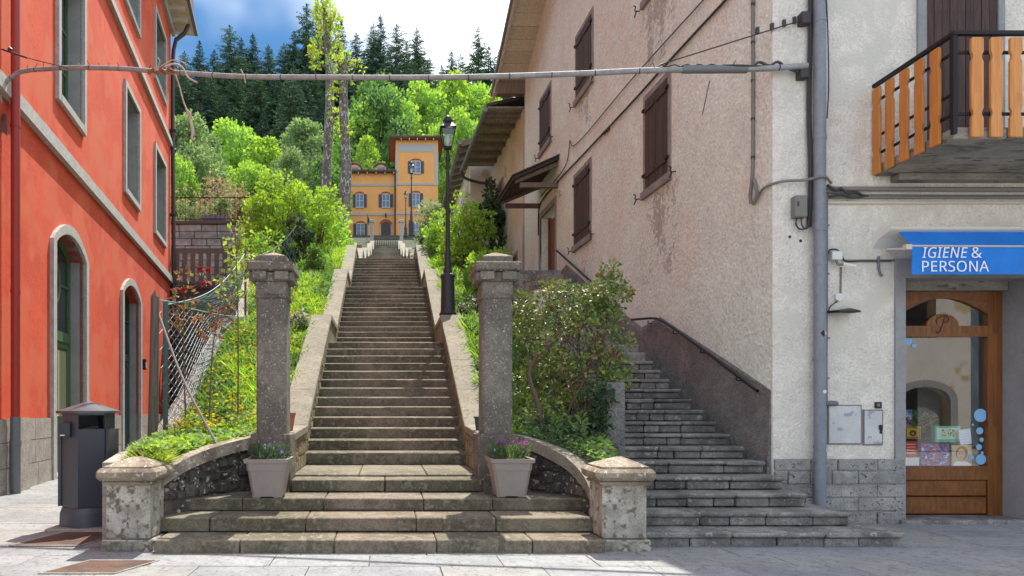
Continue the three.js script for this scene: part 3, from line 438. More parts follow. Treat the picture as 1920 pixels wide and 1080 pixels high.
    part('reveal', [...rv, slabW(b - 0.012, b + 0.1, 0, ys, -0.42, -0.081), slabW(a - 0.1, a + 0.012, 0, ys, -0.42, -0.081)], i ? M.reveal : M.reveal, D);
    const pM = i ? M.greendark : M.greenpaint, o0 = -0.36, o1 = -0.28, m = (a + b) / 2, yT = 3.1, fr = [slabW(a, a + 0.13, 0, ys, o0, o1), slabW(b - 0.13, b, 0, ys, o0, o1), slabW(a + 0.13, b - 0.13, yT - 0.16, yT + 0.06, o0, o1 + 0.03)];
    const A2 = arch(a, b, ys, ys, r), I2 = arch(a + 0.13, b - 0.13, ys, ys, r - 0.08); fr.push(pr([...A2.slice(2), ...I2.slice(2).reverse()], o0, o1));
    const yc = (yT + ys + r) / 2 + 0.05, rx = 0.34, ry = 0.44, el = (k1, k2, w) => { const p = []; for (let k = 0; k <= 24; k++) { const t = k / 24 * Math.PI * 2; p.push(V(...W(m + Math.cos(t) * k1, yc + Math.sin(t) * k2, -0.31))); } return tube(p, w, 6, 40); };
    fr.push(el(rx, ry, 0.04));
    for (const t of [0, Math.PI]) fr.push(bar(W(m + Math.cos(t) * rx, yc, -0.31), W(t ? a + 0.1 : b - 0.1, yc, -0.31), 0.036));
    fr.push(bar(W(m, yc + ry, -0.31), W(m, ys + r, -0.31), 0.036), bar(W(m, yc - ry, -0.31), W(m, yT, -0.31), 0.036));
    part('door_frame', fr, pM, D);
    part('fanlight', slabW(a + 0.05, b - 0.05, yT, ys + r - 0.05, -0.335, -0.325), M.darkglass, D);
    for (const [p, e] of [[a + 0.135, m - 0.008], [m + 0.008, b - 0.135]]) { part('door_leaf', [slabW(p, e, 0.02, yT - 0.165, -0.35, -0.31), slabW(p, p + 0.13, 0.02, yT - 0.165, -0.31, -0.285), slabW(e - 0.13, e, 0.02, yT - 0.165, -0.31, -0.285), slabW(p + 0.13, e - 0.13, yT - 0.3, yT - 0.165, -0.31, -0.285), slabW(p + 0.13, e - 0.13, 0.02, 0.25, -0.31, -0.285)], i ? M.teal : M.greenpaint, D); part('door_panel', slabW(p + 0.17, e - 0.17, 1.3, yT - 0.36, -0.31, -0.292), i ? M.greendark : M.palegreen, D); }
    part('door_handle', [bar(W(m + 0.07, 1.28, -0.285), W(m + 0.07, 1.28, -0.21), 0.012), bar(W(m + 0.07, 1.28, -0.215), W(m + 0.21, 1.28, -0.215), 0.012), slabW(m + 0.045, m + 0.095, 1.1, 1.4, -0.285, -0.275)], i ? M.iron : plain([0.75, 0.50, 0.18], 0.3, 0.9), D);
    part('doorstep', slabW(a - 0.02, b + 0.02, -0.03, i ? 0.16 : 0.035, -0.5, 0.02), M.plinth, D);
  });
  { const m = part('lower_door_sticker', [slabW(14.32, 14.62, 0.06, 0.62, -0.283, -0.278)], plain([0.30, 0.60, 0.02], 0.6), B); part('sticker_stripe', slabW(14.34, 14.60, 0.42, 0.52, -0.278, -0.274), M.white, m); part('sticker_stripe', slabW(14.34, 14.60, 0.15, 0.26, -0.278, -0.274), plain([0.05, 0.35, 0.65], 0.6), m); }
  // eave and roof
  part('cornice', slabW(4, END + 0.3, TOP - 0.42, TOP - 0.02, 0.0, 0.14), M.trim, B);
  part('eave_board', slabW(4, END + 0.9, TOP, TOP + 0.14, -8.6, 0.86), M.soffit[0], B);
  for (let d = 20; d < END + 0.8; d += 0.85) part('rafter_end', slabW(d, d + 0.16, TOP - 0.17, TOP, -0.1, 0.74), M.cream, B);
  part('roof', [pr([[4, TOP + 0.14], [END + 0.95, TOP + 0.14], [END + 0.2, TOP + 2.0], [4, TOP + 2.0]], -4.5, 0.86)], M.roofing, B);
  part('gutter', slabW(4, END + 0.95, TOP + 0.02, TOP + 0.17, 0.862, 1.0), M.grayiron, B);
  const wl = part('wall_light', slabW(23.05, 23.2, 2.75, 3.1, 0, 0.12), M.iron, B); part('lamp_glass', slabW(23.07, 23.18, 2.8, 3.0, 0.12, 0.14), M.cream, wl);
  // rain pipes
  const dp = thing('downpipe', 'dark brown rain pipe down the far edge of the red house', 'pipe', [X(28.85), 0, -28.85]);
  part('pipe', tube([W(28.85, TOP - 0.1, 0.75), W(28.85, TOP - 0.45, 0.6), W(28.85, TOP - 0.8, 0.22), W(28.85, TOP - 1.2, 0.14), W(28.85, 8, 0.14), W(28.85, 0.2, 0.14)], 0.085, 8, 40), M.darkpipe, dp); for (const y of [5.2, 9.5, 13]) part('pipe_clip', [slabW(28.72, 28.98, y, y + 0.06, 0, 0.24)], M.darkpipe, dp);
  const rp = thing('downpipe', 'fat red rain pipe with grey iron foot at the left edge of the red house', 'pipe', [X(11.7), 0, -11.7]);
  part('pipe', bar(W(11.72, 1.28, 0.16), W(11.72, 17.4, 0.16), 0.075, 14), M.redpipe, rp); part('iron_foot', [bar(W(11.72, -0.02, 0.16), W(11.72, 1.3, 0.16), 0.085, 14), bar(W(11.72, 0.82, 0.16), W(11.72, 0.9, 0.16), 0.095, 14)], M.grayiron, rp); for (const y of [3.4, 6.2, 9]) part('pipe_clip', bar(W(11.72, y, 0.16), W(11.72, y + 0.05, 0.16), 0.083, 14), M.redpipe, rp);
}
// ------------------------------------------------------------------ rough plaster house on the right
const FZ = -8.67;                                             // plane of the shop front
{
  const H = thing('plaster_house', 'large beige roughcast house with brown shutters and a shop at street level', 'house', [4.83, 0, FZ]);
  const TH = 0.35, END = 22.05;
  const W = (d, y, o) => [sideWall(d) - o, y, -d], sl = (d0, d1, y0, y1, o0, o1) => { const q = []; for (const d of [d0, d1]) for (const y of [y0, y1]) for (const o of [o0, o1]) q.push(V(...W(d, y, o))); return hull(q); };
  const door = [18.55, 20.1, 4.6, 6.95];
  const verge = (d) => 11.85 + (END - d) * 0.40;             // the verge climbs towards the ridge
  const ridge = 16.5, FS = 0.56, front = (d) => verge(ridge) - (ridge - d) * FS, gable = [[8.69, -0.03], [END, -0.03], [END, verge(END)], [ridge, verge(ridge)], [8.69, front(8.69)]];
  part('side_wall', prism(gable, TH, (a, b, c) => W(a, b, -TH + c), [[[door[0], door[2]], [door[1], door[2]], [door[1], door[3]], [door[0], door[3]]]]), M.roughcast, H);
  const fy = front(8.67);
  const fw = (x0, x1, y0, y1, z0 = FZ, z1 = FZ - 0.3) => box(x0, y0, z0, x1, y1, z1);
  part('front_wall', [fw(4.8305, 6.40, 0.02, fy), fw(6.40, 8.05, 3.21, fy), fw(8.05, 13, 0.02, fy)], M.frontcast, H);
  part('far_wall', box(4.4, 0, -END + 0.3, 13, verge(END), -END), M.roughcast, H);
  // plinth blocks of the front
  const f = rng(131), rows = [[0.66, 0.81], [0.49, 0.655], [0.325, 0.485], [0.155, 0.32], [-0.02, 0.15]], cut = [[4.84, 5.30, 5.63, 6.12, 6.47], [4.84, 5.0, 5.28, 5.55, 5.88, 6.47], [4.84, 5.36, 6.12, 6.47], [4.84, 5.22, 5.88, 6.47], [4.84, 5.40, 6.12, 6.47]];
  rows.forEach(([y0, y1], i) => cut[i].slice(0, -1).forEach((x, k) => part('plinth_stone', stone(x + 0.004, y0 + 0.003, FZ + 0.035 + rr(0, 0.02, f), cut[i][k + 1] - 0.004, y1 - 0.003, FZ - 0.02, 0.008, 0.004, f), M.plinthR[Math.floor(f() * 2)], H)));
  rows.forEach(([y0, y1]) => { for (let x = 7.99; x < 10; x += 0.55) part('plinth_stone', stone(x + 0.003, y0 + 0.003, FZ + 0.04, x + 0.547, y1 - 0.003, FZ - 0.02, 0.008, 0.004, f), M.plinthR[0], H); });
  // shuttered windows of the side wall
  const mk = (d0, d1, y0, y1, lift) => {
    const w = part('window_frame', [sl(d0, d0 + 0.10, y0, y1, -0.05, 0.022), sl(d1 - 0.10, d1, y0, y1, -0.05, 0.022), sl(d0 + 0.1, d1 - 0.1, y1 - 0.1, y1, -0.05, 0.022)], M.wframe, H);
    part('sill', sl(d0 - 0.02, d1 + 0.04, y0 - 0.13, y0, -0.05, 0.065), M.wframe, w);
    const a = d0 + 0.1, b = d1 - 0.1, n = 6, k = (b - a) / n;
    for (let i = 0; i < n; i++) part('shutter_plank', sl(a + i * k + 0.004, a + (i + 1) * k - 0.004, y0 + 0.01, y1 - 0.11, 0.0, 0.03 + (i % 2) * 0.003), M.shutter[Math.floor(f() * 3)], w);
    for (const y of [y0 + 0.22, y1 - 0.33]) for (const [p, q] of [[a + 0.01, a + k * 2.7], [b - k * 2.7, b - 0.01]]) part('shutter_batten', sl(p, q, y, y + 0.085, 0.033, 0.052), M.shutter[2], w);
    for (const y of [y0 + 0.25, y1 - 0.3]) for (const q of [a - 0.02, b + 0.02]) part('hinge', sl(q - 0.035, q + 0.035, y, y + 0.05, 0.03, 0.07), M.iron, w);
    for (const q of [d0 - 0.16, d1 + 0.20]) part('shutter_hook', [tube([W(q, y0 - 0.05, 0), W(q, y0 - 0.05, 0.09), W(q - 0.05, y0 + 0.0, 0.10), W(q - 0.05, y0 + 0.02, 0.14)], 0.011, 5), tube([W(q, y0 - 0.05, 0.06), W(q + 0.05, y0 - 0.1, 0.07), W(q + 0.06, y0 - 0.14, 0.08)], 0.012, 5)], M.iron, w);
  };
  mk(11.52, 12.64, 5.37, 7.10); mk(15.55, 16.85, 5.37, 7.10); mk(11.52, 12.64, 8.85, 10.4); mk(15.42, 16.72, 8.85, 10.4); mk(18.9, 20.15, 8.85, 10.4);
  // side door under its canopy
  { const d = part('side_door', [sl(door[0], door[0] + 0.1, door[2], door[3], -0.3, -0.22), sl(door[1] - 0.1, door[1], door[2], door[3], -0.3, -0.22), sl(door[0] + 0.1, door[1] - 0.1, door[2], door[3] - 0.1, -0.3, -0.25)], M.doorwood, H); part('door_surround', [sl(door[0] - 0.16, door[0], door[2], door[3] + 0.16, -0.03, 0.012), sl(door[1], door[1] + 0.16, door[2], door[3] + 0.16, -0.03, 0.012), sl(door[0], door[1], door[3], door[3] + 0.16, -0.03, 0.012)], M.reveal, d); }
  // boarded verge, its beam and gutter
  const vs = (d0, d1, o0, o1, t0, t1) => { const q = []; for (const d of [d0, d1]) for (const o of [o0, o1]) for (const t of [t0, t1]) q.push(V(...W(d, verge(d) + t, o))); return hull(q); };
  for (let d = END + 0.55, i = 0; d > ridge; d -= 0.40, i++) part('soffit_board', vs(d, Math.max(ridge, d - 0.378), -0.4, 0.86, 0.0, 0.025 + (i % 2) * 0.004), M.soffit[i % 2], H);
  for (let d = ridge, i = 0; d > 8; d -= 0.8, i++) { const g = front, a = []; for (const q of [d, d - 0.79]) for (const o of [-0.4, 0.3]) for (const t of [0, 0.12]) a.push(V(...W(q, g(q) + t, o))); part('soffit_board', hull(a), M.soffit[i % 2], H); }
  part('verge_board', vs(END + 0.55, ridge, 0.86, 0.93, -0.14, 0.10), M.soffit[1], H); part('verge_flashing', vs(END + 0.56, ridge, 0.93, 0.99, 0.0, 0.16), M.grayiron, H); part('roof', vs(END + 0.58, ridge, -9, 0.93, 0.03, 0.13), M.roofing, H);
  { const q = []; for (const d of [ridge, 7.8]) for (const o of [-9, 0.33]) for (const t of [0.13, 0.24]) q.push(V(...W(d, front(d) + t, o))); part('roof', hull(q), M.roofing, H); }
  part('verge_beam', [sl(END - 0.1, END + 0.16, verge(END) - 0.42, verge(END) - 0.02, -0.2, 0.9)], M.beam, H); part('beam_end', sl(END + 0.16, END + 0.4, verge(END) - 0.28, verge(END) - 0.08, -0.2, 0.95), M.soffit[1], H);
  // canopy
  const cp = part('door_canopy', hull([[18.15, 7.98, 0], [20.3, 7.98, 0], [18.15, 7.44, 1.2], [20.3, 7.44, 1.2]].flatMap(([d, y, o]) => [V(...W(d, y, o)), V(...W(d, y + 0.09, o))])), M.darkwood, H);
  part('canopy_sheet', hull([[18.1, 8.075, 0], [20.35, 8.075, 0], [18.1, 7.53, 1.24], [20.35, 7.53, 1.24]].flatMap(([d, y, o]) => [V(...W(d, y, o)), V(...W(d, y + 0.03, o))])), M.roofing, cp);
  for (const d of [18.25, 20.1]) { part('canopy_beam', sl(d, d + 0.11, 7.28, 7.40, 0, 1.0), M.beam, cp); part('canopy_rafter', hull([V(...W(d, 7.84, 0)), V(...W(d, 7.96, 0)), V(...W(d, 7.38, 1.12)), V(...W(d, 7.47, 1.12)), V(...W(d + 0.1, 7.84, 0)), V(...W(d + 0.1, 7.96, 0)), V(...W(d + 0.1, 7.38, 1.12)), V(...W(d + 0.1, 7.47, 1.12))]), M.beam, cp); }
  for (let i = 0; i < 6; i++) { const d = 18.3 + i * 0.34; part('canopy_board', hull([[d, 7.965, 0.02], [d + 0.32, 7.965, 0.02], [d, 7.43, 1.17], [d + 0.32, 7.43, 1.17]].flatMap(([q, y, o]) => [V(...W(q, y, o)), V(...W(q, y + 0.014, o))])), M.darkwood, cp); }
  part('house_number', sl(17.95, 18.1, 7.0, 7.12, 0, 0.02), M.offwhite, H);
  // shop door: reveal, frame, glass, panels
  const x0 = 6.476, x1 = 7.96, DZ = -8.97;
  const sd = part('shop_door_surround', [box(x0 - 0.125, -0.02, FZ + 0.03, x0, 3.30, FZ - 0.28), box(x1, -0.02, FZ + 0.03, x1 + 0.14, 3.30, FZ - 0.28), box(x0, 3.06, FZ + 0.03, x1, 3.30, FZ - 0.28)], M.frame, H);
  part('reveal', [box(x0 - 0.02, -0.02, FZ - 0.281, x0 + 0.012, 3.06, DZ - 0.05), box(x1 - 0.012, -0.02, FZ - 0.281, x1 + 0.02, 3.06, DZ - 0.05)], M.frame, sd);
  part('shutter_box', box(x0 + 0.013, 2.945, DZ + 0.11, x1 - 0.013, 3.10, DZ - 0.1), M.slab, sd);
  part('threshold', stone(x0 - 0.1, -0.03, FZ + 0.10, x1 + 0.3, 0.055, DZ - 0.1, 0.008), M.sidestep[0], sd);
  const sh = part('shop_door', [box(x0 + 0.014, 0.06, DZ + 0.03, x0 + 0.17, 2.94, DZ - 0.05), box(x1 - 0.20, 0.06, DZ + 0.03, x1 - 0.014, 2.94, DZ - 0.05), box(x0 + 0.17, 2.36, DZ + 0.032, x1 - 0.2, 2.50, DZ - 0.05)], M.doorwood, H);
  const a = x0 + 0.17, b = x1 - 0.2;
  { const p = [[a, 2.94], [a, 2.66]]; for (let k = 0; k <= 12; k++) { const t = k / 12; p.push([lerp(a, b, t), 2.66 + 0.2 * Math.sin(Math.PI * t)]); } p.push([b, 2.94]); part('arched_head', prism(p, 0.07, (u, v, c) => [u, v, DZ - 0.045 + c]), M.doorwoodH, sh); }
  { const p = []; for (let k = 0; k <= 20; k++) { const t = k / 20 * Math.PI; p.push([6.985 + 0.21 + 0.205 * Math.cos(t) - 0.02, 2.50 + 0.155 * Math.sin(t)]); } part('emblem_disc', prism(p, 0.03, (u, v, c) => [u, v, DZ + 0.002 + c], [], 0.003), M.doorwoodH, sh); }
  { const sc = (pts, r) => tube(pts.map(([u, v]) => [7.16 + u, 2.50 + v, DZ + 0.036]), r, 5, 40), dk = plain([0.035, 0.015, 0.008], 0.7); part('emblem_letter', [sc([[0.035, 0.12], [0.02, 0.05], [-0.01, -0.03], [-0.035, -0.085], [-0.06, -0.09], [-0.065, -0.07]], 0.006), sc([[-0.06, 0.03], [-0.075, 0.065], [-0.04, 0.105], [0.03, 0.13], [0.08, 0.11], [0.085, 0.07], [0.05, 0.045], [0.02, 0.055]], 0.006)], dk, sh); }
  part('rail', [box(a, 0.515, DZ + 0.028, b, 0.69, DZ - 0.05)], M.doorwoodH, sh);
  part('kick_panel', [stone(a, 0.30, DZ + 0.016, b, 0.51, DZ - 0.03, 0.016), ], M.doorwoodH, sh); part('kick_panel', stone(a, 0.065, DZ + 0.022, b, 0.29, DZ - 0.03, 0.02), M.doorwoodH, sh);
  part('glass', box(a, 0.69, DZ - 0.004, b, 2.36, DZ - 0.010), M.glass, sh); part('transom_glass', box(a, 2.50, DZ - 0.004, b, 2.87, DZ - 0.010), M.glass, sh);
  const dots = [[7.92 - 0.2, 1.345, 0.085], [7.71, 1.145, 0.045], [7.735, 1.03, 0.028], [7.70, 0.935, 0.038], [7.60, 0.80, 0.03], [7.725, 0.775, 0.068], [6.785, 2.30, 0.048], [6.86, 2.245, 0.03], [6.69, 2.22, 0.05], [7.62, 1.225, 0.014], [7.74, 0.86, 0.02]];
  for (const [x, y, r] of dots) part('bubble_sticker', new THREE.CylinderGeometry(r, r, 0.003, 20).rotateX(Math.PI / 2).translate(x - 0.03, y, DZ - 0.0015), plain([0.22, 0.46, 0.74], 0.5), sh);
  // the room behind the glass
  part('shop_room', [box(5.4, 0.02, DZ - 3.2, 9.4, 3.0, DZ - 3.3), box(5.3, 0.02, DZ - 0.06, 5.4, 3.0, DZ - 3.3), box(9.4, 0.02, DZ - 0.06, 9.5, 3.0, DZ - 3.3), box(5.3, 3.0, DZ - 0.05, 9.5, 3.1, DZ - 3.3), box(5.3, -0.03, DZ - 0.1, 9.5, 0.02, DZ - 3.3)], plain([0.16, 0.15, 0.14], 0.9), H);
  part('window_board', box(x0 + 0.02, 0.60, DZ - 0.055, x1 - 0.02, 0.665, DZ - 0.75), M.greybox, H);
}
// ------------------------------------------------------------------ goods in the shop window (each a thing)
const font = await new FontLoader().loadAsync('fonts/droid/droid_sans_regular.typeface.json');
{
  const ZW = -9.05;
  function canvasMat(w, h, draw) { const c = document.createElement('canvas'); c.width = w; c.height = h; const g = c.getContext('2d'); draw(g, w, h); const t = new THREE.CanvasTexture(c); t.colorSpace = THREE.SRGBColorSpace; return new THREE.MeshStandardMaterial({ map: t, roughness: 0.5 }); }
  const fr = rng(301);
  const blobs = (cols, n, bg, r = 0.09) => (g, w, h) => { g.fillStyle = bg; g.fillRect(0, 0, w, h); for (let i = 0; i < n; i++) { g.fillStyle = cols[Math.floor(fr() * cols.length)]; g.beginPath(); g.ellipse(fr() * w, fr() * h, w * r * (0.4 + fr()), h * r * (0.4 + fr()), fr() * 3, 0, 7); g.fill(); } };
  function carton(label, x, y, w, h, z, dep, side, m, tilt = 0, cat = 'box') {
    const t = thing('display_box', label, cat, [x + w / 2, y, z]);
    const b = part('carton', stone(x, y, z, x + w, y + h, z - dep, 0.003), side, t);
    const g = new THREE.PlaneGeometry(w - 0.012, h - 0.012).translate(x + w / 2, y + h / 2, z + 0.003); g.translate(-(x + w / 2), -y, -z); const q = new THREE.Mesh(g, m); q.name = 'printed_front'; q.castShadow = q.receiveShadow = true; t.add(q); t.rotation.y = tilt; return t;
  }
  const risers = plain([0.05, 0.05, 0.055], 0.8);
  const shelf = thing('display_step', 'dark step behind the shop glass carrying the upper toy boxes', 'display step', [6.9, 0.665, -9.3]); part('step_top', box(6.4, 1.015, -9.24, 7.6, 1.03, -9.56), risers, shelf); part('step_back', box(6.4, 0.665, -9.26, 7.6, 1.015, -9.29), risers, shelf);
  carton('violet and blue patterned toy box, largest in the shop window, front row', 6.98, 0.665, 0.37, 0.31, ZW, 0.10, plain([0.10, 0.10, 0.3]), canvasMat(128, 128, blobs(['#6a62b8', '#8a90d8', '#a03040', '#20304a', '#c0b8e0', '#d06a70', '#3a50a0', '#303038'], 210, '#5a58a0', 0.05)));
  carton('red and white carton standing lower left behind the shop glass', 6.66, 0.80, 0.29, 0.20, ZW - 0.02, 0.1, plain([0.5, 0.08, 0.03]), canvasMat(128, 96, (g, w, h) => { g.fillStyle = '#b03820'; g.fillRect(0, 0, w, h); g.fillStyle = '#d8d0c8'; g.fillRect(0, 0, w * 0.42, h); g.fillStyle = '#e8b0a0'; for (let i = 0; i < 4; i++) g.fillRect(w * 0.5, h * (0.12 + i * 0.2), w * 0.42, h * 0.06); g.fillStyle = '#40404a'; g.beginPath(); g.arc(w * 0.3, h * 0.5, h * 0.28, 0, 7); g.fill(); g.fillStyle = '#e8e0d8'; g.beginPath(); g.arc(w * 0.3, h * 0.5, h * 0.18, 0, 7); g.fill(); }));
  carton('flat white packet under the red and white carton behind the glass', 6.66, 0.665, 0.30, 0.13, ZW, 0.14, M.white, canvasMat(128, 64, (g, w, h) => { g.fillStyle = '#d4dcdc'; g.fillRect(0, 0, w, h); g.fillStyle = '#c07060'; g.fillRect(0, 0, w * 0.16, h); g.fillStyle = '#f0e8e0'; g.beginPath(); g.ellipse(w * 0.35, h * 0.5, w * 0.12, h * 0.35, 0, 0, 7); g.fill(); }), 0, 'packet');
  carton('yellow and black box in the shop window below the blue picture box', 6.93, 1.03, 0.22, 0.165, ZW - 0.22, 0.1, plain([0.4, 0.24, 0.03]), canvasMat(96, 96, (g, w, h) => { g.fillStyle = '#c89a2a'; g.fillRect(0, 0, w, h); g.strokeStyle = '#5a3a10'; g.lineWidth = 5; g.strokeRect(8, 8, w - 16, h - 16); g.fillStyle = '#201810'; g.beginPath(); g.ellipse(w / 2, h * 0.55, w * 0.22, h * 0.26, 0, 0, 7); g.fill(); g.fillStyle = '#d8a030'; g.beginPath(); g.arc(w / 2, h * 0.58, w * 0.1, 0, 7); g.fill(); }));
  carton('upright picture box with bright blue border, highest in the shop window', 6.855, 1.195, 0.20, 0.225, ZW - 0.24, 0.07, plain([0.25, 0.06, 0.03]), canvasMat(96, 96, (g, w, h) => { blobs(['#c8d0e0', '#30407a', '#8890b0', '#b04040', '#20242c'], 50, '#8a90a8', 0.09)(g, w, h); g.strokeStyle = '#1a8ad0'; g.lineWidth = 9; g.strokeRect(4, 4, w - 8, h - 8); }));
  carton('pale green and gold game box standing in the middle of the shop window', 7.19, 0.99, 0.335, 0.215, ZW - 0.03, 0.07, plain([0.1, 0.4, 0.3]), canvasMat(160, 96, (g, w, h) => { g.fillStyle = '#5ab89a'; g.fillRect(0, 0, w, h); g.fillStyle = '#b8d8c8'; g.fillRect(8, 10, w - 16, h * 0.72); for (let i = 0; i < 46; i++) { g.fillStyle = ['#c8b040', '#e0d080', '#706020', '#a8c8b0'][Math.floor(fr() * 4)]; g.beginPath(); g.ellipse(w * (0.25 + 0.55 * fr()), h * (0.2 + 0.45 * fr()), 6, 4, fr() * 3, 0, 7); g.fill(); } }));
  carton('dark green box under the pale green game box in the window', 7.22, 0.98 - 0.0, 0.30, 0.003, ZW - 0.03, 0.07, plain([0.02, 0.12, 0.05]), plain([0.02, 0.12, 0.05]));
  carton('pink and violet soap box at the left edge of the shop window', 6.68, 1.03, 0.20, 0.13, ZW - 0.21, 0.08, plain([0.4, 0.1, 0.3]), canvasMat(96, 64, blobs(['#c04a90', '#e8d8e8', '#d05030', '#7050a0', '#f0e8f0'], 60, '#b888b8', 0.1)));
  { // flat poster of a person in white beside the blue dots
    const t = thing('shop_poster', 'cosmetics poster of a person in white at lower right of the shop window', 'poster', [7.52, 0.665, ZW]);
    const m = canvasMat(128, 144, (g, w, h) => { g.fillStyle = '#b8a888'; g.fillRect(0, 0, w, h); g.fillStyle = '#5a4030'; g.beginPath(); g.ellipse(w * 0.48, h * 0.36, w * 0.3, h * 0.32, 0.2, 0, 7); g.fill(); g.fillStyle = '#c89878'; g.beginPath(); g.ellipse(w * 0.44, h * 0.4, w * 0.19, h * 0.26, 0.1, 0, 7); g.fill(); g.fillStyle = '#c08e70'; g.fillRect(w * 0.36, h * 0.58, w * 0.18, h * 0.2); g.fillStyle = '#e8ecee'; g.beginPath(); g.moveTo(0, h); g.quadraticCurveTo(w * 0.1, h * 0.7, w * 0.36, h * 0.72); g.lineTo(w * 0.56, h * 0.72); g.quadraticCurveTo(w * 0.9, h * 0.72, w, h); g.fill(); g.fillStyle = '#40302a'; for (const x of [0.37, 0.51]) { g.beginPath(); g.ellipse(w * x, h * 0.36, 5, 2.5, 0, 0, 7); g.fill(); } g.fillStyle = '#9a4a40'; g.beginPath(); g.ellipse(w * 0.44, h * 0.53, 8, 3, 0, 0, 7); g.fill(); g.fillStyle = '#a87858'; g.fillRect(w * 0.43, h * 0.39, 3, 12); });
    const g = new THREE.PlaneGeometry(0.26, 0.29).translate(0, 0.145, 0); const q = new THREE.Mesh(g, m); q.name = 'printed_sheet'; t.add(q); part('backing', box(7.39, 0.665, ZW - 0.002, 7.65, 0.955, ZW - 0.012), M.white, t);
  }
  { const t = thing('paper_notice', 'slanted pale blue paper notice stuck inside the shop glass', 'notice', [7.53, 0.97, -9.0]); const m = part('sheet', box(7.455, 0.97, -9.0, 7.605, 1.165, -9.004), plain([0.42, 0.50, 0.66], 0.7), t); t.rotation.z = 0.12; for (let i = 0; i < 4; i++) part('text_line', box(7.475, 1.0 + i * 0.035, -8.998, 7.585, 1.006 + i * 0.035, -9.0), plain([0.25, 0.32, 0.5], 0.7), t); }
  { const t = thing('display_plant', 'leafy green plant standing among the boxes behind the shop glass', 'plant', [6.95, 0.665, -9.42]); const L = new Leaves(8); L.clump(6.92, 1.30, -9.43, 0.26, 260, 0.05, C.mid, 0.6); L.clump(7.25, 1.26, -9.45, 0.2, 160, 0.05, C.grey, 0.6); raw('foliage', L.build(), M.leaf, t); part('pot', new THREE.CylinderGeometry(0.08, 0.06, 0.35, 12).translate(6.95, 0.85, -9.43), M.terracotta, t); }
}
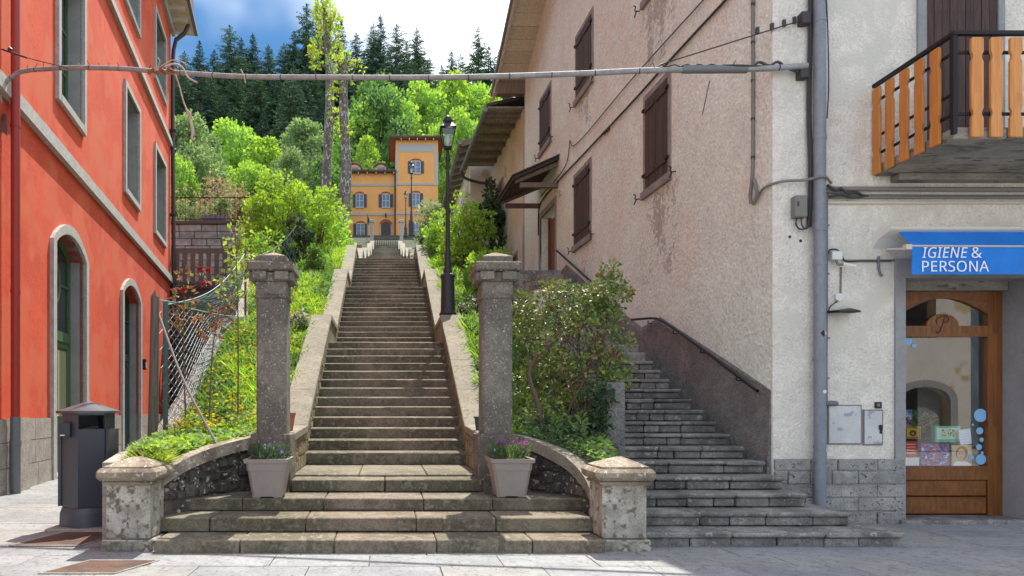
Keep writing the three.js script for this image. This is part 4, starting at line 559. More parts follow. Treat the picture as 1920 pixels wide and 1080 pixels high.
// ------------------------------------------------------------------ on the shop front
{
  // awning with its lettering
  const A = thing('shop_awning', 'blue roller awning with white lettering over the shop door', 'awning', [7.4, 3.0, FZ]);
  part('cassette', [prism([[0, 3.655], [0.30, 3.625], [0.30, 3.585], [0.12, 3.525], [0, 3.43]], 2.75, (a, b, c) => [6.08 + c, b, FZ + a])], M.white, A);
  part('cassette_rail', box(6.085, 3.59, FZ + 0.302, 8.83, 3.615, FZ + 0.312), M.cream, A);
  part('fabric', [hull([[0.26, 3.575], [0.26, 3.567], [0.47, 3.352], [0.47, 3.342]].flatMap(([o, y]) => [V(6.225, y, FZ + o), V(8.75, y, FZ + o)]))], M.blue, A);
  part('front_bar', [bar([6.16, 3.355, FZ + 0.475], [8.78, 3.345, FZ + 0.475], 0.012, 10), box(6.13, 3.31, FZ + 0.44, 6.20, 3.37, FZ + 0.50)], M.cream, A);
  part('valance', grid(60, 2, (u, v) => { const x = lerp(6.215, 8.75, u); return [x, lerp(3.34, 3.02, v), FZ + 0.474 + 0.006 * v * Math.sin(x * 9)]; }), M.blue, A);
  part('awning_arm', [bar([6.25, 3.42, FZ + 0.02], [6.25, 3.33, FZ + 0.45], 0.014)], M.white, A);
  const put = (s, x, y, size, width, slant) => { const g = new TextGeometry(s, { font, size, depth: 0.002, curveSegments: 5 }); g.computeBoundingBox(); const k = width / (g.boundingBox.max.x - g.boundingBox.min.x), q = g.attributes.position; for (let i = 0; i < q.count; i++) q.setXYZ(i, (q.getX(i) - g.boundingBox.min.x) * k + slant * q.getY(i) + x, q.getY(i) + y, q.getZ(i) + FZ + 0.486); return g; };
  part('lettering', put('IGIENE', 6.325, 3.212, 0.125, 0.52, 0.16), plain([0.85, 0.87, 0.9], 0.7), A); part('lettering', put('&', 6.91, 3.212, 0.125, 0.12, 0), plain([0.85, 0.87, 0.9], 0.7), A); part('lettering', put('PERSONA', 6.325, 3.050, 0.125, 0.79, 0), plain([0.85, 0.87, 0.9], 0.7), A);
  // balcony
  const B = thing('balcony', 'concrete balcony with carved orange wooden balusters above the shop', 'balcony', [7.5, 4.3, FZ]);
  const bx0 = 6.10, zF = FZ + 1.22;
  part('slab', stone(bx0, 4.33, FZ + 0.001, 9.8, 4.46, zF, 0.012, 0.004), M.slab, B);
  for (const [a, b] of [[FZ, FZ + 0.16]]) part('slab_moulding', stone(bx0 + 0.2, 4.25, a, 9.8, 4.329, b, 0.01), M.slab, B);
  part('handrail', [box(bx0 - 0.025, 5.44, FZ, bx0 + 0.025, 5.48, zF + 0.03), box(bx0 + 0.026, 5.44, zF - 0.02, 9.8, 5.48, zF + 0.03)], M.iron, B);
  for (const y of [4.58, 5.24]) part('rail_bar', [box(bx0 - 0.008, y, FZ, bx0 + 0.012, y + 0.03, zF), box(bx0 + 0.013, y, zF - 0.01, 9.8, y + 0.03, zF + 0.01)], M.iron, B);
  part('rail_bar', box(bx0 - 0.008, 4.80, FZ, bx0 + 0.012, 4.83, zF), M.iron, B);
  part('corner_post', box(bx0 - 0.022, 4.38, zF - 0.02, bx0 + 0.022, 5.44, zF + 0.022), M.iron, B); part('rail_post', box(7.3, 4.46, zF - 0.02, 7.34, 5.44, zF - 0.011), M.iron, B);
  const prof = [[-0.05, 0], [0.05, 0], [0.062, 0.012], [0.062, 0.20], [0.045, 0.235], [0.045, 0.27], [0.062, 0.31], [0.062, 0.80], [0.045, 0.84], [0.045, 0.875], [0.062, 0.91], [0.062, 1.045], [0.05, 1.06], [-0.05, 1.06], [-0.062, 1.045], [-0.062, 0.91], [-0.045, 0.875], [-0.045, 0.84], [-0.062, 0.80], [-0.062, 0.31], [-0.045, 0.27], [-0.045, 0.235], [-0.062, 0.20], [-0.062, 0.012]];
  for (const d of [8.575, 8.355, 8.12, 7.89, 7.66]) part('baluster', prism(prof, 0.026, (a, b, c) => [bx0 - 0.045 + c, 4.335 + b, -d + a], [], 0.003), M.sidewood, B);
  for (let i = 0; i < 9; i++) part('baluster', prism(prof, 0.026, (a, b, c) => [6.315 + i * 0.207 + a, 4.335 + b, zF + 0.022 + c], [], 0.003), M.slatwood, B);
  // balcony door
  const D = thing('balcony_door', 'tall dark brown boarded shutters closed behind the balcony', 'shutters', [7.1, 4.46, FZ]);
  part('door_frame', [box(6.63, 4.46, FZ + 0.035, 6.735, 6.9, FZ), box(7.63, 4.46, FZ + 0.035, 7.71, 6.9, FZ), box(6.735, 6.8, FZ + 0.035, 7.63, 6.9, FZ)], M.frame, D);
  for (let i = 0; i < 9; i++) part('shutter_plank', stone(6.74 + i * 0.0985, 4.48, FZ + 0.022 + (i % 2) * 0.004, 6.74 + i * 0.0985 + 0.094, 6.79, FZ + 0.001, 0.004), M.shutter[i % 3], D);
  // rain pipes and conduits
  const P1 = thing('downpipe', 'thick blue grey rain pipe down the front corner of the roughcast house', 'pipe', [5.36, 0.1, FZ + 0.11]);
  part('pipe', cyl(5.355, 0.14, 11, FZ + 0.11, 0.068, 0.068, 18), M.pipe, P1); for (const y of [0.95, 2.02, 3.2, 4.75, 6.2]) part('pipe_clip', [cyl(5.355, y, y + 0.04, FZ + 0.11, 0.073, 0.073, 18), box(5.34, y, FZ, 5.37, y + 0.04, FZ + 0.04)], M.pipe, P1);
  for (const y of [0.78, 3.62]) part('joint_sleeve', cyl(5.355, y, y + 0.12, FZ + 0.11, 0.074, 0.074, 18), M.pipe, P1);
  part('pipe_sticker', [new THREE.CylinderGeometry(0.022, 0.022, 0.003, 14).rotateX(Math.PI / 2).translate(5.372, 1.64, FZ + 0.18)], M.white, P1); part('pipe_sticker', hull([V(5.32, 2.36, FZ + 0.178), V(5.36, 2.40, FZ + 0.181), V(5.40, 2.36, FZ + 0.170), V(5.36, 2.31, FZ + 0.181), V(5.36, 2.36, FZ + 0.19)]), M.black, P1); part('pipe_sticker', hull([V(5.365, 2.39, FZ + 0.188), V(5.40, 2.35, FZ + 0.178), V(5.37, 2.33, FZ + 0.188), V(5.38, 2.36, FZ + 0.195)]), M.cream, P1);
  const P2 = thing('conduit', 'thin dark grey conduit beside the blue grey rain pipe, bent to the meter cupboard', 'conduit', [5.47, 1.4, FZ + 0.03]);
  part('pipe', tube([[5.475, 4.15, FZ + 0.035], [5.475, 3.0, FZ + 0.035], [5.475, 1.56, FZ + 0.035], [5.482, 1.51, FZ + 0.035], [5.53, 1.497, FZ + 0.035], [5.62, 1.495, FZ + 0.035]], 0.025, 8, 60), M.grayiron, P2); part('elbow', [bar([5.47, 1.497, FZ + 0.035], [5.60, 1.497, FZ + 0.035], 0.034, 10)], M.grayiron, P2); for (const y of [1.8, 2.3, 3.1, 3.7]) part('pipe_clip', box(5.445, y, FZ, 5.505, y + 0.02, FZ + 0.065), M.grayiron, P2);
  const P3 = thing('conduit', 'two long horizontal grey conduits under the balcony', 'conduit', [5.4, 4.2, FZ + 0.03]);
  part('pipe', bar([5.44, 4.17, FZ + 0.04], [9.8, 4.15, FZ + 0.04], 0.030, 8), M.conduit, P3); part('pipe', bar([5.46, 4.065, FZ + 0.03], [9.8, 4.06, FZ + 0.03], 0.017, 6), M.conduit, P3); part('pipe', tube([[5.42, 4.13, FZ + 0.09], [5.7, 4.10, FZ + 0.03], [6.5, 4.085, FZ + 0.02], [9.8, 4.085, FZ + 0.02]], 0.02, 6), M.grayiron, P3); part('cable_knot', [tube([[5.45, 4.2, FZ + 0.1], [5.55, 4.12, FZ + 0.13], [5.62, 4.16, FZ + 0.09], [5.72, 4.09, FZ + 0.1], [5.82, 4.12, FZ + 0.06], [5.95, 4.08, FZ + 0.04]], 0.016, 6), tube([[5.5, 4.06, FZ + 0.06], [5.62, 4.08, FZ + 0.1], [5.75, 4.05, FZ + 0.07], [6.0, 4.08, FZ + 0.04]], 0.012, 6)], M.wire, P3);
  part('ledge', stone(5.5, 3.985, FZ - 0.01, 9.8, 4.02, FZ + 0.035, 0.006), M.cream, P3);
  // cables beside the pipe
  const K = thing('cable_bundle', 'bundle of dark cables running down behind the blue grey rain pipe', 'cables', [5.27, 3.6, FZ]);
  for (const [x, r] of [[5.265, 0.014], [5.285, 0.012], [5.245, 0.009]]) part('cable', tube([[x, 9, FZ + 0.04], [x + 0.01, 6.2, FZ + 0.05], [x - 0.005, 5.2, FZ + 0.04], [x + 0.012, 4.3, FZ + 0.05], [x + 0.005, 3.7, FZ + 0.03]], r, 6), M.wire, K); part('cable', tube([[5.39, 6.5, FZ + 0.18], [5.45, 6.0, FZ + 0.12], [5.47, 5.4, FZ + 0.1], [5.42, 5.0, FZ + 0.15]], 0.008, 5), M.wire, K);
  // round about the corner: vertical cable on the side wall with its loop
  const sx = (d, o = 0.03) => sideWall(d) - o;
  const K2 = thing('cable_bundle', 'vertical taped cable on the roughcast side wall, looping at its lower end', 'cables', [sx(9.06), 4.1, -9.06]);
  part('cable', tube([[sx(9.05), 10.5, -9.05], [sx(9.06), 7, -9.06], [sx(9.05), 5.4, -9.05], [sx(9.07), 4.45, -9.07], [sx(9.12), 4.18, -9.12], [sx(9.05), 4.09, -9.05], [sx(8.96), 4.2, -8.96], [sx(9.03), 4.42, -9.03]], 0.021, 7, 60), M.conduit, K2); part('cable', tube([[sx(9.05), 4.10, -9.05], [sx(8.9), 4.19, -8.9], [sx(8.75, 0.04), 4.23, -8.75], [4.9, 4.25, FZ + 0.06], [5.2, 4.26, FZ + 0.10], [5.35, 4.27, FZ + 0.20], [5.5, 4.22, FZ + 0.1]], 0.017, 6), M.conduit, K2); for (const y of [4.7, 5.2, 5.7, 6.2, 6.7]) part('cable_tape', bar([sx(9.055), y, -9.055], [sx(9.055), y + 0.03, -9.055], 0.026, 8), M.wire, K2);
  // long cables along the side wall
  const K3 = thing('wall_cable', 'thick dark cable fixed along the roughcast side wall to the side door', 'cable', [sx(14), 7.2, -14]);
  part('cable', tube([[sx(8.9), 7.15, -8.9], [sx(9.7), 7.17, -9.7], [sx(11.5), 7.22, -11.5], [sx(13), 7.24, -13], [sx(16), 7.33, -16], [sx(18.3), 7.40, -18.3], [sx(20.1), 7.30, -20.1], [sx(20.2), 7.05, -20.2], [sx(20.2), 6.5, -20.2]], 0.020, 6, 80), M.wire, K3); part('cable_joint', bar([sx(14.4), 7.25, -14.4], [sx(14.7), 7.28, -14.7], 0.035, 8), M.wire, K3);
  const K4 = thing('wall_cable', 'thin cable above the thick one on the roughcast side wall', 'cable', [sx(13), 7.7, -13]);
  part('cable', tube([[sx(8.9), 7.45, -8.9], [sx(10.4), 7.55, -10.4], [sx(13), 7.68, -13], [sx(16.6), 7.78, -16.6], [sx(17.0), 7.9, -17.0], [sx(17.1), 8.1, -17.1], [sx(17.2), 7.8, -17.2], [sx(17.4), 7.6, -17.4], [sx(20), 7.55, -20]], 0.011, 5, 80), M.wire, K4);
  // small fittings on the front
  const J = thing('junction_box', 'grey metal junction box with cable loops left of the rain pipe', 'junction box', [5.13, 3.85, FZ]);
  part('box_body', stone(5.055, 3.80, FZ + 0.11, 5.21, 4.07, FZ, 0.012), M.greybox, J); part('rust_patch', box(5.075, 3.93, FZ + 0.1115, 5.10, 3.99, FZ + 0.11), M.corten, J); part('cable_loop', [tube([[5.10, 3.80, FZ + 0.06], [5.09, 3.72, FZ + 0.06], [5.14, 3.66, FZ + 0.06], [5.22, 3.68, FZ + 0.06], [5.25, 3.78, FZ + 0.06], [5.255, 3.95, FZ + 0.05]], 0.010, 6), tube([[5.15, 3.80, FZ + 0.07], [5.16, 3.70, FZ + 0.07], [5.21, 3.66, FZ + 0.07], [5.25, 3.72, FZ + 0.06]], 0.008, 6)], M.wire, J);
  const cam = thing('security_camera', 'small white wall camera on a square box beside the thin conduit', 'camera', [5.66, 3.3, FZ]);
  part('mount_box', stone(5.525, 3.275, FZ + 0.09, 5.655, 3.385, FZ, 0.01), M.white, cam); part('camera_body', hull([V(5.63, 3.21, FZ + 0.13), V(5.73, 3.16, FZ + 0.22), V(5.64, 3.23, FZ + 0.13), V(5.74, 3.185, FZ + 0.22), V(5.67, 3.22, FZ + 0.08), V(5.77, 3.17, FZ + 0.17), V(5.68, 3.245, FZ + 0.08), V(5.78, 3.19, FZ + 0.17)]), M.white, cam); part('bracket', [tube([[5.59, 3.28, FZ + 0.06], [5.60, 3.22, FZ + 0.08], [5.65, 3.215, FZ + 0.11]], 0.016, 6)], M.greybox, cam); part('cable', tube([[5.50, 3.36, FZ + 0.03], [5.53, 3.41, FZ + 0.03], [5.62, 3.41, FZ + 0.03], [5.67, 3.35, FZ + 0.03], [5.72, 3.28, FZ + 0.02], [5.95, 3.275, FZ + 0.02], [6.30, 3.275, FZ + 0.02]], 0.010, 5, 40), M.wire, cam);
  part('conduit', bar([5.74, 3.283, FZ + 0.012], [6.45, 3.285, FZ + 0.012], 0.012), M.conduit, cam);
  const rb = thing('junction_box', 'round white junction box on the wall above the black floodlight', 'junction box', [5.64, 2.82, FZ]);
  part('box_body', new THREE.CylinderGeometry(0.048, 0.052, 0.04, 18).rotateX(Math.PI / 2).translate(5.645, 2.82, FZ + 0.02), M.white, rb); part('conduit', bar([5.675, 2.86, FZ + 0.012], [5.68, 3.2, FZ + 0.012], 0.010), M.conduit, rb);
  const fl = thing('floodlight', 'flat black floodlight on the shop wall, hung from a short wire', 'floodlight', [5.62, 2.63, FZ]);
  part('housing', hull([V(5.50, 2.625, FZ + 0.01), V(5.80, 2.655, FZ + 0.01), V(5.50, 2.65, FZ + 0.01), V(5.80, 2.69, FZ + 0.01), V(5.52, 2.605, FZ + 0.22), V(5.79, 2.605, FZ + 0.22), V(5.53, 2.63, FZ + 0.22), V(5.78, 2.63, FZ + 0.22)]), M.black, fl); part('lens', hull([V(5.60, 2.628, FZ + 0.06), V(5.77, 2.638, FZ + 0.06), V(5.60, 2.60, FZ + 0.2), V(5.76, 2.60, FZ + 0.2), V(5.68, 2.61, FZ + 0.13)]), plain([0.45, 0.45, 0.43], 0.4), fl); part('cable', tube([[5.635, 2.775, FZ + 0.02], [5.57, 2.735, FZ + 0.03], [5.525, 2.69, FZ + 0.03], [5.515, 2.64, FZ + 0.03]], 0.007, 5), M.wire, fl);
  part('bracket', box(5.47, 2.62, FZ, 5.53, 2.65, FZ + 0.06), M.black, fl);
  const hang = thing('cable_end', 'loose dark cable end hanging left of the awning', 'cable', [6.15, 3.1, FZ]); part('cable', tube([[6.14, 3.33, FZ + 0.03], [6.14, 3.2, FZ + 0.03], [6.155, 3.12, FZ + 0.03], [6.18, 3.08, FZ + 0.04]], 0.013, 6), M.grayiron, hang);
  const cab = (x0, x1, y0, y1, label) => { const t = thing('meter_cupboard', label, 'cupboard door', [(x0 + x1) / 2, y0, FZ]); part('door_leaf', stone(x0 + 0.014, y0 + 0.014, FZ + 0.026, x1 - 0.014, y1 - 0.014, FZ, 0.004), M.offwhite, t); part('frame', [box(x0, y0, FZ + 0.018, x0 + 0.01, y1, FZ), box(x1 - 0.01, y0, FZ + 0.018, x1, y1, FZ), box(x0 + 0.01, y0, FZ + 0.018, x1 - 0.01, y0 + 0.01, FZ), box(x0 + 0.01, y1 - 0.01, FZ + 0.018, x1 - 0.01, y1, FZ)], M.greybox, t); return t; };
  cab(5.51, 5.935, 0.985, 1.48, 'larger white metal cupboard door low on the shop wall, paint peeling'); const c2 = cab(5.955, 6.20, 0.975, 1.42, 'narrower white metal cupboard door with a dark lock, low on the wall'); part('lock', [stone(6.14, 1.17, FZ + 0.045, 6.185, 1.23, FZ + 0.026, 0.006), stone(6.15, 1.12, FZ + 0.035, 6.18, 1.17, FZ + 0.026, 0.004)], M.black, c2);
  const vt = thing('vent_plate', 'tiny dark square vent plate above the narrower white cupboard door', 'vent', [6.15, 1.43, FZ]); part('plate', box(6.105, 1.435, FZ + 0.012, 6.19, 1.515, FZ), M.black, vt); part('plate_centre', box(6.13, 1.46, FZ + 0.016, 6.165, 1.495, FZ + 0.012), M.greybox, vt);
  for (const [x, y] of [[5.065, 3.58], [5.20, 3.53]]) solo('wall_hole', 'small dark drill hole in the plaster below the grey junction box', 'hole', new THREE.CylinderGeometry(0.018, 0.018, 0.004, 10).rotateX(Math.PI / 2).translate(x - 0.02, y, FZ + 0.006), M.black, 'drill holes below the junction box');
}
// ------------------------------------------------------------------ cable across the street
{
  const K = thing('overhead_cable', 'thick grey cable bundle slung across the whole view between both houses', 'cable', [-2, 5.6, -9.6]);
  const pts = [[-6.43, 6.52, -11.55], [-6.40, 6.71, -11.5], [-6.1, 6.93, -11.4], [-5.33, 6.88, -11.1], [-4.35, 6.74, -10.8], [-3.26, 6.53, -10.5], [-2.15, 6.32, -10.2], [-0.94, 6.165, -9.9], [0.555, 5.97, -9.5], [1.61, 5.87, -9.25], [2.62, 5.81, -9.05], [3.26, 5.77, -8.9], [3.88, 5.71, -8.75], [4.67, 5.65, -8.6], [5.2, 5.665, -8.56]];
  part('bundle', tube(pts, 0.035, 10, 180), M.cable, K);
  const c = new THREE.CatmullRomCurve3(pts.map((p) => V(...p)), false, 'centripetal'), f = rng(71);
  for (let i = 0; i < 64; i++) { const t = 0.04 + i * 0.0148, p = c.getPointAt(t), q = c.getTangentAt(t), a = p.clone().addScaledVector(q, -0.006), b = p.clone().addScaledVector(q, 0.006 + 0.004 * f()); part('cable_tie', bar([a.x, a.y, a.z], [b.x, b.y, b.z], 0.0385, 8), i % 3 ? M.cable : M.wire, K); if (i < 14 || i % 5 === 0) part('tie_tail', bar([p.x, p.y + 0.04, p.z], [p.x + rr(-0.05, 0.05, f), p.y + rr(0.06, 0.11, f), p.z + 0.02], 0.005, 4), M.wire, K); }
  part('sleeve', tube([[3.75, 5.725, -8.775], [4.1, 5.69, -8.70], [4.5, 5.66, -8.635]], 0.05, 10), M.grayiron, K);
  part('end_clamp', [tube([[4.2, 5.72, -8.66], [4.4, 5.69, -8.6], [4.8, 5.66, -8.58], [5.2, 5.62, -8.58]], 0.012, 5), tube([[4.55, 5.66, -8.6], [4.62, 5.73, -8.6], [4.75, 5.68, -8.59], [4.85, 5.73, -8.59], [4.95, 5.66, -8.59], [5.2, 5.58, -8.6]], 0.016, 6), box(5.12, 5.53, FZ, 5.22, 5.66, -8.56)], M.wire, K);
  for (let i = 0; i < 5; i++) part('loose_wire', tube([[3.45 + i * 0.14, 5.80 - i * 0.018, -8.86 + i * 0.04], [3.52 + i * 0.14, 5.815 - i * 0.018, -8.84 + i * 0.04], [3.6 + i * 0.14, 5.77 - i * 0.018, -8.82 + i * 0.04]], 0.008, 5), M.wire, K);
  const stay = thing('stay_wire', 'thin twisted stay wire slanting from the blue grey pipe to the cable', 'wire', [4.6, 5.9, -8.6]); part('wire', tube([[3.5, 5.82, -8.84], [4.4, 6.05, -8.7], [5.22, 6.27, -8.6]], 0.009, 5), M.wire, stay); for (const x of [4.62, 4.8, 4.95, 5.08]) part('clip', box(x, 5.85 + (x - 3.9) * 0.28 + 0.06, -8.68, x + 0.035, 5.93 + (x - 3.9) * 0.28 + 0.06, -8.64), M.wire, stay); part('wall_bracket', box(5.14, 6.2, FZ, 5.24, 6.34, -8.56), M.wire, stay);
  const st2 = thing('stay_wire', 'thin dark stay wire slanting over the left window of the red house', 'wire', [-5.6, 7, -11.2]); part('wire', tube([[-6.45, 7.42, -11.5], [-5.9, 7.15, -11.25], [-5.0, 6.79, -10.9]], 0.008, 5), M.wire, st2); part('turnbuckle', [bar([-6.32, 7.36, -11.44], [-5.82, 7.115, -11.22], 0.016, 6), bar([-6.2, 7.32, -11.4], [-6.16, 7.36, -11.38], 0.03, 6)], M.wire, st2);
  const rp = thing('frayed_rope', 'frayed rope knotted round the overhead cable, its tail hanging down', 'rope', [-3.3, 6.5, -10.38]);
  part('knot', [-3.62, -3.56, -3.5, -3.44, -3.38, -3.3].map((x, i) => bar([x, 6.56 + (i % 2) * 0.05, -10.42], [x + 0.12, 6.60 - (i % 2) * 0.06, -10.34], 0.026, 5)), M.brownrope, rp);
  part('strand', [tube([[-3.66, 6.62, -10.4], [-3.5, 6.60, -10.36], [-3.36, 6.66, -10.34], [-3.25, 6.72, -10.34], [-3.1, 6.70, -10.34], [-3.02, 6.64, -10.34]], 0.008, 5), tube([[-3.35, 6.62, -10.34], [-3.2, 6.66, -10.33], [-3.08, 6.60, -10.33], [-3.0, 6.46, -10.33], [-2.86, 6.38, -10.33]], 0.014, 5), tube([[-3.5, 6.55, -10.33], [-3.42, 6.7, -10.33], [-3.46, 6.76, -10.33]], 0.007, 5)], M.rope, rp);
  rp.position.y -= 0.09; rp.position.x += 0.05;
  part('rope_tail', [tube([[-3.22, 6.58, -10.36], [-3.14, 6.35, -10.36], [-3.08, 6.12, -10.36], [-3.0, 5.92, -10.36], [-2.93, 5.72, -10.36], [-2.92, 5.6, -10.36]], 0.012, 5), tube([[-3.02, 5.98, -10.35], [-2.98, 5.85, -10.36], [-2.94, 5.62, -10.35], [-2.96, 5.56, -10.36], [-2.90, 5.55, -10.36]], 0.022, 5), tube([[-3.04, 6.0, -10.35], [-2.97, 5.93, -10.34], [-2.95, 5.86, -10.34]], 0.012, 5)], M.rope, rp);
  const t2 = thing('string_end', 'short pale string end hanging from the cable before the dark firs', 'string', [-2.2, 6.3, -10.1]); part('strand', tube([[-2.12, 6.38, -10.1], [-2.07, 6.28, -10.1], [-2.05, 6.18, -10.1]], 0.009, 5), M.rope, t2);
  const t3 = thing('string_end', 'thin dark wire end dangling from the cable beside the big shuttered window', 'wire', [3.3, 5.4, -8.9]); part('strand', tube([[4.13, 5.62, -8.85], [4.1, 5.45, -8.87], [4.06, 5.2, -8.9]], 0.006, 4), M.wire, t3);
  const wb = thing('cable_bracket', 'grey iron cable bracket on the red rain pipe', 'bracket', [-6.4, 6.2, -11.6]); part('bracket', [hull([V(-6.46, 6.18, -11.66), V(-6.28, 5.95, -11.5), V(-6.3, 6.3, -11.5), V(-6.5, 6.4, -11.66), V(-6.44, 6.1, -11.55), V(-6.36, 6.36, -11.56)])], M.grayiron, wb);
}
// ------------------------------------------------------------------ houses behind the plaster house
{
  const H = thing('old_house', 'lower old house with stained yellowish wall and grey boarded eave behind the roughcast house', 'house', [4.4, 0, -22.3]);
  const W = (d, y, o) => [sideWall(d) - o, y, -d], sl = (d0, d1, y0, y1, o0, o1) => { const q = []; for (const d of [d0, d1]) for (const y of [y0, y1]) for (const o of [o0, o1]) q.push(V(...W(d, y, o))); return hull(q); };
  part('wall', sl(22.35, 25, 2, 11.1, -5, -0.02), M.yellowwall, H); part('wall', sl(25, 28.2, 2, 11.1, -5, -0.03), M.palewall, H);
  part('wall', sl(22.35, 28, 2, 7.4, -0.018, 0.005), M.palewall, H);
  part('eave_deck', sl(22.36, 27.7, 11.14, 11.2, -4, 1.12), M.greysoffit, H); for (let d = 22.7; d < 27.6; d += 0.82) part('rafter', sl(d, d + 0.13, 11.0, 11.14, -0.2, 1.08), M.beam, H);
  for (let i = 0; i < 7; i++) part('eave_board', sl(22.4, 27.65, 11.125, 11.145, -0.05 + i * 0.165, 0.105 + i * 0.165), M.greysoffit, H);
  part('roof', hull([[22.36, 11.2, 1.15], [27.7, 11.2, 1.15], [22.36, 12.6, -5], [27.7, 12.6, -5], [22.36, 11.3, 1.15], [27.7, 11.3, 1.15]].map(([d, y, o]) => V(...W(d, y, o)))), M.roofing, H);
  part('gutter', bar(W(22.3, 11.08, 1.2), W(27.8, 11.02, 1.2), 0.075, 8), M.pipe, H);
  part('downpipe', tube([W(27.75, 11.0, 1.2), W(27.75, 10.75, 1.15), W(27.6, 10.45, 0.5), W(27.3, 10.3, 0.16), W(27.2, 9.9, 0.12), W(27.2, 6, 0.12)], 0.06, 8, 40), M.darkpipe, H);
  const w = part('window_frame', [sl(25.55, 25.66, 8.0, 10.0, -0.05, 0.03), sl(26.6, 26.7, 8.0, 10.0, -0.05, 0.03), sl(25.66, 26.6, 9.9, 10, -0.05, 0.03)], M.wframe, H); for (let i = 0; i < 5; i++) part('shutter_plank', sl(25.67 + i * 0.186, 25.85 + i * 0.186, 8, 9.89, 0, 0.03), M.shutter[2], w);
  const w2 = part('doorway', [sl(23.0, 23.12, 4.4, 6.7, -0.05, 0.03), sl(24.1, 24.2, 4.4, 6.7, -0.05, 0.03), sl(23.12, 24.1, 6.6, 6.7, -0.05, 0.03)], M.wframe, H); for (let i = 0; i < 5; i++) part('door_plank', sl(23.13 + i * 0.19, 23.31 + i * 0.19, 4.4, 6.59, 0, 0.03), M.shutter[1], w2);
  const G = thing('barn_house', 'pale farm building with deep grey eave jutting out behind the old yellowish house', 'house', [3.3, 0, -28.2]);
  part('front_wall', box(3.42, 3, -28.2, 9, 11.6, -28.5), M.palewall, G); part('side_wall', box(3.42, 3, -28.5, 3.75, 11.6, -37), M.palewall, G);
  part('eave_deck', hull([V(2.98, 11.95, -27.5), V(9, 13.6, -27.5), V(2.98, 12.03, -27.5), V(9, 13.7, -27.5), V(2.98, 11.95, -37.5), V(9, 13.6, -37.5), V(2.98, 12.03, -37.5), V(9, 13.7, -37.5)]), M.greysoffit, G);
  for (let d = 27.7; d < 37; d += 0.9) part('rafter', hull([V(3.0, 11.80, -d), V(5, 12.35, -d), V(3.0, 11.95, -d), V(5, 12.5, -d), V(3.0, 11.80, -d - 0.14), V(5, 12.35, -d - 0.14), V(3.0, 11.95, -d - 0.14), V(5, 12.5, -d - 0.14)]), M.beam, G);
  part('gutter', bar([2.92, 11.98, -27.4], [2.92, 11.93, -37.5], 0.08, 8), M.greysoffit, G); part('verge_board', hull([V(2.98, 11.83, -27.42), V(9, 13.5, -27.42), V(2.98, 12.06, -27.42), V(9, 13.72, -27.42), V(2.98, 11.83, -27.49), V(9, 13.5, -27.49), V(2.98, 12.06, -27.49), V(9, 13.72, -27.49)]), M.beam, G);
}
